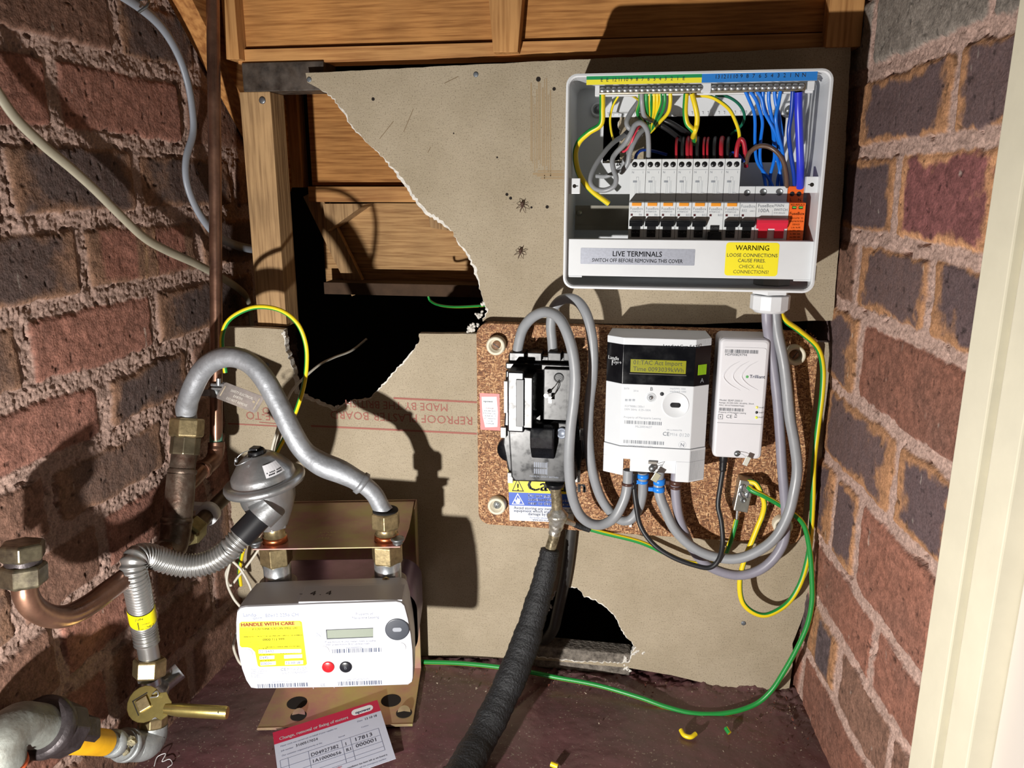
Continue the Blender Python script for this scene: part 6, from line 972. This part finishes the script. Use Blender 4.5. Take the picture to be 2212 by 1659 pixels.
# ------------------------------------------------------------------ elbow and iron pipe along the wall
GVZ = mat('galv_dull', '9ca0a0', .5, .5, var=.25, vscale=35, bump=.0010, bscale=110, rvar=.1); IRON = mat('black_iron', '4a4446', .45, .5, vscale=40, col2='2a2424', bump=.001, bscale=120); YTP = mat('gas_tape', 'e0a81c', .45, 0, var=.2, vscale=30)
el = empty('pipe_elbow', atx(320, 1625, XH), 'dull galvanised elbow below the lever valve', 'pipe fitting'); XP = -.298
E0 = atx(330, 1566, XH); E1 = atx(328, 1592, XH); E2 = atx(312, 1610, XH); E3 = atx(288, 1612, XP); b = MB(); b.tube(spline([E0, E1, E2, E3, atx(262, 1609, XP)], 7), .0165, 26); b.lathe([(0, .0165), (0, .0182), (.007, .0182), (.009, .0165)], atx(268, 1609, XP), (E3-atx(262, 1609, XP)).normalized(), 26); b.build('elbow', GVZ, el)
pl_ = empty('iron_gas_pipe', atx(100, 1600, XP), 'heavy iron gas pipe with yellow tape running along the foot of the left wall', 'pipe'); q0 = atx(272, 1609, XP); q1 = atx(150, 1590, -.292); dr = (q1-q0).normalized()
pi_ = lambda px, py: atx(px, py, -.294)
b = MB(); b.cyl(q0, pi_(205, 1603), .0118, None, 24); b.lathe([(0, .0118), (.002, .0145), (.010, .0145), (.012, .0118)], pi_(252, 1607), dr, 24, 0); b.build('bare_pipe', GVZ, pl_)
b = MB(); b.cyl(pi_(226, 1604), pi_(150, 1597), .0134, .0142, 24); b.build('yellow_tape', YTP, pl_)
n0_, n1_, n2_, n3_ = pi_(190, 1582), pi_(148, 1577), pi_(104, 1572), pi_(72, 1568); b = MB(); b.hexn(n0_, n1_, .0185, 0, .35, .15); b.hexn(n1_, n2_, .0265, 0, .15, .12, 8); b.lathe([(0, .0265), (.003, .0290), (.012, .0290), (.015, .0250)], n2_-dr*.002, dr, 32, 0); b.bevel(.001, 1, 30); b.build('union_nut', IRON, pl_)
b = MB(); b.tube(spline([n2_+dr*.006, n3_+dr*.004, pi_(40, 1568), pi_(10, 1594), pi_(0, 1640), pi_(0, 1760)], 7), .0205, 30); b.build('bend', mat('dirty_zinc', '868a84', .6, .4, vscale=35, col2='5c5850', bump=.0012, bscale=90), pl_)
b = MB(); b.lathe([(0, .0222), (.003, .0222)], pi_(0, 1652), -Z_, 30); b.build('orange_seal', mat('orange_seal', 'c85a30', .5), pl_)
lump('sealing_putty', 265, 1612, 0, .010, 9, mat('putty', 'a8a080', .85, 0, vscale=150, col2='5a5446', bump=.002, bscale=160), None, None, 77, (1, 1, 1), el)
pt = bpy.data.objects['sealing_putty'] if 'sealing_putty' in bpy.data.objects else None
if pt: pt.location += atx(267, 1610, XP+.012)-at(265, 1612, 0)
# ------------------------------------------------------------------ steel riser, tee, copper pipes
XS = -.292
sr_ = empty('steel_riser', atx(372, 1180, XS), 'rust-stained steel riser with a brass union at the start of the lead pipe', 'pipe')
def tp(px, py, x=XS): return atx(px, py, x)
b = MB(); b.hexn(tp(402, 944), tp(405, 903), .0205, 0, .1, .1); b.bevel(.0006, 1, 25); b.build('union_nut', BRS, sr_)
b = MB(); b.hexn(tp(398, 982), tp(402, 943), .0175, 0, .45, .05, 8); b.bevel(.0006, 1, 25); b.build('compression_body', mat('worn_brass', '847a64', .35, .85, var=.4, vscale=50), sr_)
b = MB(); b.tube([tp(393, 1020), tp(398, 980)], .0150, 26); b.lathe([(0, .0165), (.003, .0175), (.006, .0165)], tp(393, 1024), (tp(398, 980)-tp(393, 1020)).normalized(), 26); b.tube([tp(382, 1130), tp(388, 1075), tp(392, 1022)], [.0172, .0172, .0166], 28); b.lathe([(0, .0175), (.002, .0188), (.006, .0188), (.008, .0175)], tp(381, 1132), (tp(388, 1075)-tp(382, 1130)).normalized(), 26)
b.tube(spline([tp(382, 1130), tp(376, 1165), tp(366, 1190), tp(350, 1200)], 5), .0178, 26); b.build('steel_pipe', STEEL, sr_)
b = MB(); b.tube(spline([tp(388, 1062), tp(412, 1040, -.292), tp(434, 1017, -.294), tp(452, 1003, -.295), tp(463, 990, -.296), tp(467, 968, -.2975), tp(467, 955, -.298)], 6), [.0105]*37, 20); b.lathe([(0, .0118), (.002, .0125), (.006, .0125), (.008, .0112)], tp(434, 1017, -.294), (tp(452, 1003, -.295)-tp(434, 1017, -.294)).normalized(), 20); b.lathe([(0, .0098), (.002, .0104), (.005, .0104), (.007, .0095)], tp(467, 975, -.297), Z_, 20); b.build('tee_branch', COPP, sr_)
cp = empty('copper_pipe', tp(467, 960, -.298), 'long vertical copper pipe in front of the left brick wall', 'pipe')
b = MB(); b.tube([tp(467, 962, -.298), tp(467, 700, -.292), tp(465, 400, -.286), tp(461, 100, -.280), tp(459, -60, -.277)], .0079, 24); b.build('tube', COPP, cp)
b = MB(); b.tube([tp(467, 958, -.298), tp(467, 945, -.2978), tp(467, 935, -.2975)], [.0083, .0082, .0080], 20); b.build('verdigris', mat('verdigris', '5a8c78', .8, 0, var=.4, vscale=150), cp, label='green corroded collar')
# clamp and tag
ck = empty('earth_clamp', tp(467, 850, -.295), 'earth clamp strapped round the copper pipe with a stamped metal tag', 'clamp'); c = tp(467, 846, -.2953)
b = MB(); b.lathe([(-.006, .0088), (-.006, .0092), (.006, .0092), (.006, .0088)], c, Z_, 24); e1 = at(368, 845, c.y-.004); P_ = [c+Vector((-.004, -.008, 0)), c.lerp(e1, .5)+Vector((0, -.006, 0)), e1]; 
for p, q in zip(P_[:-1], P_[1:]): b.prism([(0, -.0045), ((q-p).length, -.0045), ((q-p).length, .0045), (0, .0045)], p, (q-p).normalized(), Z_, Vector((0, .0008, 0)))
b.bevel(.0003, 1); b.build('strap', GAL, ck)
b = MB(); c2 = c+Vector((.010, -.010, .012)); b.box(c2.x-.009, c2.x+.006, c2.y-.004, c2.y+.004, c2.z-.006, c2.z-.003, 0, .0005); b.hexn(c2+Vector((.006, 0, 0)), c2+Vector((.012, 0, 0)), .0045, 0); b.cyl(c2+Vector((-.010, 0, 0)), c2+Vector((.014, 0, 0)), .0022, None, 12); b.cyl(c2, c2+Vector((.001, 0, .009)), .003, None, 10); b.bevel(.0003, 1, 40); b.build('clamp_screw', CHR, ck)
A4 = [at(486, 825, c.y-.018), at(572, 858, c.y-.014), at(549, 893, c.y-.018), at(466, 860, c.y-.021)]; u = (A4[1]-A4[0]); v = (A4[3]-A4[0]); nn_ = u.cross(v).normalized()*.0007; O_ = A4[0]; un = u.length; vn = v.length
b = MB(); b.rrect(O_, u/un, v/vn, 0, un, 0, vn, .003, 0, nn_); b.build('metal_tag', mat('tag_metal', '8c8480', .35, .8, var=.2, vscale=90), ck)
b = MB(); nf = -nn_.normalized()*.0004 if (O_-nn_-CAM).length < (O_-CAM).length else nn_.normalized()*.0011
for k, s in enumerate(['SAFETY ELECTRICAL', 'EARTH', 'DO NOT REMOVE']): b.text(s, .0050, O_+u*(.22 if k != 1 else .34)+v*(.36+.24*k)+nf, u, -v, 0, fit=un*(.56, .22, .52)[k])
b.lathe([(0, .0019), (.0001, .0019)], O_+u*.83+v*.45+nf, nf, 14, 1); b.rrect(O_+nf, u/un, v/vn, un*.90, un*.925, vn*.15, vn*.85, .0004, 1); b.rrect(O_+nf, u/un, v/vn, un*.05, un*.075, vn*.2, vn*.8, .0004, 1); b.build('stamped_text', [mat('stamp_light', 'c8c4bc', .4, .5), PAPER], ck)
# lower side pipe with white clip
sp2 = empty('side_pipe', tp(410, 1160, -.294), 'dark copper pipe with a brass nut and white clip running back from the riser', 'pipe')
b = MB(); b.tube(spline([tp(385, 1172, -.292), tp(412, 1150, -.293), tp(445, 1115, -.295), tp(480, 1078, -.297), tp(510, 1050, -.298), tp(528, 1034, -.298)], 6), .0098, 22); b.build('tube', mat('dark_copper', '5c4c3c', .45, .7, var=.4, vscale=40), sp2)
d_ = (tp(445, 1115, -.295)-tp(412, 1150, -.293)).normalized(); b = MB(); b.hexn(tp(404, 1158, -.293), tp(404, 1158, -.293)+d_*.026, .0165, 0, .2, .12); b.bevel(.0005, 1, 25); b.build('brass_nut', mat('dirty_brass', '8c845c', .4, .8, var=.35, vscale=90), sp2)
b = MB(); q = tp(450, 1109, -.295); b.lathe([(-.006, .0103), (-.006, .0145), (.006, .0145), (.006, .0103)], q, d_, 26); b.box(q.x-.036, q.x-.006, q.y-.004, q.y+.008, q.z+.004, q.z+.012, 0, .001); b.build('white_clip', WPL, sp2)
# copper stub with capped nuts at the left edge
XC = -.284; cs = empty('copper_stub', atx(65, 1300, XC), 'thick copper stub pipe with two hexagonal brass nuts at the left edge', 'pipe')
b = MB(); P_ = spline([atx(52, 1262, XC), atx(56, 1285, XC), atx(72, 1312, XC), atx(105, 1330, XC), atx(145, 1330, XC), atx(190, 1308, XC), atx(235, 1275, XC), atx(280, 1242, XC+.0), atx(330, 1208, XC), atx(368, 1182, -.290)], 7); b.tube(P_, .0108, 26); b.build('tube', COPP, cs)
DBR = mat('dark_brass', '8c846c', .38, .85, vscale=50, col2='4c443c', rvar=.1); u_ = (atx(50, 1215, XC)-atx(52, 1265, XC)).normalized(); q = atx(52, 1264, XC)
b = MB(); b.hexn(q, q+u_*.0200, .0195, 0, .3, .12); b.bevel(.0007, 1, 25); b.build('lower_nut', DBR, cs)
b = MB(); b.cyl(q+u_*.019, q+u_*.025, .0150, None, 24); b.build('thread', IRON, cs)
b = MB(); b.hexn(q+u_*.0235, q+u_*.0400, .0190, 0, .55, .14); b.bevel(.0007, 1, 25); b.build('cap_nut', DBR, cs)
# ------------------------------------------------------------------ lead pipe
lp_ = empty('lead_pipe', tp(403, 905), 'thick grey lead pipe arching from the steel riser to the right gas union', 'pipe'); c = G(-.0225, .078, 0)
sA = tp(404, 906); K = [sA, tp(403, 880, -.290), at(415, 842, -.158), at(436, 802, -.160), at(465, 778, -.162), at(502, 771, -.164), at(540, 785, -.166), at(572, 820, -.167), at(600, 870, -.168), at(628, 927, -.169), at(655, 972, -.169), at(692, 1001, -.168), at(738, 1020, -.165), at(780, 1043, -.161), at(808, 1067, -.157), at(823, 1094, -.154), c+Z_*1.117]
P_ = spline(K, 8); nP = len(P_); rad = []
for i in range(nP):
    t = i/8
    r = .0122
    if t < 1.3: r = .0120+.0010*max(0, 1-abs(t-1)*2)
    if 10.2 < t < 12.6: r = .0122+.0022*math.sin((t-10.2)/2.4*math.pi)
    if t > 13: r = .0105
    rad.append(r)
b = MB(); b.tube(P_, rad, 28); b.build('tube', LEAD, lp_)
i = int(13.1*8); d_ = (P_[i+1]-P_[i]).normalized(); b = MB(); b.lathe([(-.003, .0108), (-.002, .0138), (.003, .0142), (.005, .0108)], P_[i], d_, 26); b.build('joint_lip', LEAD, lp_)
# ------------------------------------------------------------------ wires on the left
cable('earth_cable', [(487, 805, -.12), (482, 770, -.12), (480, 725, -.122), (498, 688, -.124), (548, 664, -.122), (602, 669, -.12), (641, 697, -.118), (660, 742, -.114), (662, 792, -.108), (654, 842, -.10), (638, 892, -.092), (616, 942, -.084), (594, 985, -.078), (560, 1060, -.07), (535, 1150, -.06), (518, 1225, -.052), (520, 1265, -.05)], .0028, None, 'green and yellow cable looping up from the earth clamp and down behind the regulator', 'cable', None, 8, 10, gy=(5, 2))
WW = mat('sheath_white', 'cfcabc', .45)
cable('white_wire', [(792, 732, .12), (760, 757, .10), (722, 772, .06), (690, 788, .02), (655, 818, -.012), (630, 846, -.022), (612, 888, -.026), (603, 930, -.028), (590, 975, -.028), (575, 1060, -.03)], .0018, WW, 'pale wire coming out of the big hole and down behind the regulator')
cable('white_wire', [(606, 890, -.036), (600, 925, -.036), (588, 968, -.036), (572, 1050, -.036)], .0018, WW, 'second pale wire, close beside the green cable above the regulator')
for pts, lab in (([(560, 1185, -.05), (541, 1212, -.055), (515, 1245, -.06), (497, 1265, -.065), (488, 1240, -.065), (500, 1215, -.06)], 'white wire folded behind the hose, left of the left union'), ([(500, 1210, -.07), (520, 1230, -.07), (538, 1262, -.07), (548, 1290, -.07)], 'short white wire crossing the green cable beside the gas meter'), ([(497, 1215, -.075), (490, 1255, -.08), (503, 1290, -.085), (520, 1312, -.085)], 'white wire running down to the top left corner of the gas meter'), ([(516, 1360, -.12), (507, 1380, -.125), (505, 1400, -.125), (514, 1425, -.12), (522, 1436, -.12)], 'short white wire bulging out left of the gas meter')):
    cable('white_wire', pts, .0018, WW, lab)
def wcable(name, pts, r, m, lab, flat): P = spline([atx(p[0], p[1], p[2]) for p in pts], 8); b = MB(); b.tube(P, r, 14, 0, flat=flat, updir=(0, 0.2, 1)); return b.build(name, m, None, lab, 'cable')
gc_ = wcable('grey_wall_cable', [(215, -40, -.312), (300, 14, -.312), (350, 60, -.311), (385, 118, -.311), (406, 180, -.311), (416, 240, -.311), (417, 288, -.312), (402, 345, -.313), (405, 400, -.313), (430, 460, -.312), (468, 508, -.312), (510, 530, -.313), (556, 540, -.314)], .0062, mat('sheath_bluegrey', '8c929c', .42, 0, var=.06, vscale=30), 'grey flat cable curving down the left brick wall at the top', .55)
wcable('beige_wall_cable', [(-30, 160, -.312), (30, 250, -.313), (90, 310, -.313), (150, 360, -.313), (200, 405, -.313), (258, 463, -.312), (310, 512, -.312), (360, 541, -.313), (420, 568, -.313), (470, 595, -.314), (516, 624, -.315), (537, 652, -.315), (545, 712, -.315)], .0056, mat('sheath_beige', '9c9684', .5, 0, var=.12, vscale=40), 'dusty beige flat cable crossing the left brick wall diagonally', .5)
b = MB(); q = atx(309, 14, -.306); b.tube(spline([q+Vector((0, -.01, -.008)), q+Vector((.008, -.004, .0)), q+Vector((.002, .006, .009)), q+Vector((-.012, .0, .006))], 5), .0016, 8); b.build('clip_nail', GAL, gc_)
cable('earth_wire', [(925, 640, .10), (930, 650, .10), (948, 659, .08), (985, 663, .05), (1050, 660, .014)], .0018, None, 'green and yellow wire end hanging inside the big hole at the right', 'wire', gy=(5, 0))
# ------------------------------------------------------------------ paper card
zt_ = ZF+.0085; TLc, TRc, BRc = atz(589, 1583, zt_), atz(815, 1512, zt_+.006), atz(853, 1632, zt_-.001); u = TRc-TLc; v = BRc-TRc; cd_ = empty('meter_card', TLc+v, 'white paper meter-change card with a crimson header lying under the gas meter', 'card')
un = u.length; vn = v.length*1.05; uu = u/un; vv = (v/v.length); nv = uu.cross(-vv).normalized(); nv = nv if nv.z > 0 else -nv
b = MB(); b.prism([(0, 0), (un, 0), (un, vn), (0, vn)], TLc, uu, vv, -nv*.0004); b.build('paper', mat('card_paper', 'c8ccdc', .6, 0, var=.03), cd_)
def cp_(a, c_, e=.0003): return TLc+uu*(un*a)+vv*(vn*c_)+nv*e
b = MB(); b.quad(cp_(0, .20), cp_(1, .20), cp_(1, 0), cp_(0, 0), 0); b.rrect(cp_(.73, .15, .0005), uu, -vv, 0, un*.21, 0, vn*.105, vn*.05, 1); b.text('Change, removal or fixing of meters', .0078, cp_(.05, .16, .0005), uu, -vv, 1, 'LEFT', .02, fit=un*.64); b.text('npower', .0074, cp_(.765, .132, .0007), uu, -vv, 2, 'LEFT', .02, fit=un*.15); b.build('header', [mat('crimson', 'c02448', .5), WHT_T, mat('card_blue', '2c3a6c', .6)], cd_, label='crimson header strip')
b = MB(); 
for s, x, y, sz, m, fw_ in (('Meter work was carried out on behalf of your supplier for', .05, .27, .0036, 1, .52), ('Job number', .05, .345, .0036, 1, .11), ('Our customer requested priority at the', .05, .42, .0036, 1, .36), ('Date', .76, .27, .0036, 1, .05), ('Serial', .56, .42, .003, 1, .06), ('Comms', .78, .38, .003, 1, .07), ('3100517024', .18, .345, .0062, 2, .20), ('13 10 18', .83, .275, .0056, 2, .12), ('D04927382', .295, .565, .0082, 2, .25), ('1', .60, .57, .008, 2, .015), ('17813', .69, .555, .0088, 2, .17), ('1A10000656', .295, .665, .0074, 2, .26), ('R1', .60, .665, .0074, 2, .045), ('000001', .69, .655, .0088, 2, .19), ('R', .045, .67, .008, 2, .03), ('F', .045, .765, .008, 2, .025), ('Your meter has been changed and your installation has been left as we found it.', .20, .915, .0040, 2, .74), ('please contact your supplier.', .26, .862, .0040, 3, .28), ('www.npower.com  If you smell gas call the emergency number', .34, .965, .0032, 1, .58)): b.text(s, sz, cp_(x, y), uu, -vv, m, fit=un*fw_)
def cl_(x0, y0, x1, y1, th=.0002): p, q = cp_(x0, y0), cp_(x1, y1); t_ = (q-p).normalized().cross(nv)*th; b.add([p-t_, q-t_, q+t_, p+t_], [(0, 1, 2, 3)], 1)
for y in (.47, .585, .69, .77, .83): cl_(.03, y, .93, y)
for x in (.03, .10, .28, .58, .66, .93): cl_(x, .47, x, .83)
b.build('card_text', [WHT_T, mat('card_grey', '8088a0', .6), mat('card_ink', '343848', .6), mat('card_red', 'c05060', .6)], cd_)
# ------------------------------------------------------------------ bits on the floor and boards
def ftube(pts, r, m, lab, gy=None, name='sheath_offcut', cat='offcut', grp='yellow sheath offcuts on the floor'):
    P = spline([atz(p[0], p[1], ZF+p[2]) for p in pts], 5); b = MB(); b.tube(P, r, 10, 0, mf=(lambda i, j: 1 if gy and j < 3 else 0)); b.build(name, [m, GRN], None, lab, cat, grp)
ftube([(1471, 1577, .006), (1478, 1588, .005), (1492, 1592, .005), (1503, 1585, .006)], .0030, YEL, 'curved yellow sheath offcut on the floor near the right corner')
ftube([(1568, 1572, .008), (1573, 1580, .006), (1576, 1584, .005)], .0030, YEL, 'short striped sheath offcut standing beside the curved one', True)
ftube([(1190, 1650, .006), (1205, 1656, .005)], .0032, YEL, 'yellow sheath offcut at the bottom edge right of the black cable')
b = MB(); P = spline([atz(333, 1655, ZF+.003), atz(340, 1635, ZF+.006), atz(358, 1628, ZF+.008), atz(350, 1645, ZF+.005), atz(366, 1640, ZF+.004), atz(372, 1650, ZF+.003), atz(362, 1658, ZF+.003)], 6); b.tube(P, .0005, 6); b.build('thread', WHT_T, None, 'loose white thread curled on the floor below the elbow', 'thread')
rg = random.Random(11); b = MB()
for k in range(420):
    if k < 250: x = rg.uniform(-.30, .50); y = -abs(rg.gauss(0, .03))-.004
    elif k < 330: x = .47+rg.gauss(0, .03); y = -abs(rg.gauss(.05, .06))
    else: x = rg.uniform(-.3, .45); y = rg.uniform(-.35, -.02)
    if x > .478 - y*.05: x = .47
    c = Vector((x, y, ZF+.003)); s = rg.uniform(.0006, .0024)*(1 if k < 330 else .55); vs = [c+Vector((rg.uniform(-1, 1), rg.uniform(-1, 1), rg.uniform(-.6, .8)))*s for _ in range(5)]; b.add(vs, [(0, 1, 2), (0, 2, 3), (0, 3, 4), (0, 4, 1), (1, 2, 4), (2, 3, 4)], k % 3)
o = b.build('rubble', [mat('grit_pale', '9c8e7c', .9), mat('grit_brown', '5c4234', .9), mat('grit_red', '6c3c30', .9)], None, 'crumbs of mortar and dust scattered on the red floor', 'rubble'); o['kind'] = 'stuff'
def spider(px, py, r, lab, seed):
    c = at(px, py, -.004); e = empty('spider', c, lab, 'spider'); rg = random.Random(seed); b = MB(); b.lathe([(-r, 0), (-r*.7, r*.6), (0, r*.8), (r*.7, r*.6), (r, 0)], c, Vector((.4, -.2, 1)), 12); b.lathe([(-r*.6, 0), (0, r*.55), (r*.6, 0)], c-Z_*r*1.4, Z_, 10); b.build('body', mat('spider_brown', '4a3226', .6), e)
    for k in range(8):
        a = (k+.5)/8*2*math.pi; d = Vector((math.cos(a), 0, math.sin(a))); b = MB(); b.tube([c-Z_*r, c-Z_*r+d*r*2-Y_*r*.8, c-Z_*r+d*r*(3.2+rg.uniform(-.6, .6))+Y_*.0035], [.0004, .0004, .0002], 5); b.build('leg', mat('spider_brown', '4a3226', .6), e)
spider(1128, 440, .0028, 'dead brown spider on the plasterboard left of the fuse box, upper one', 1); spider(1124, 541, .0026, 'dead brown spider below the other on the plasterboard left of the fuse box', 2)
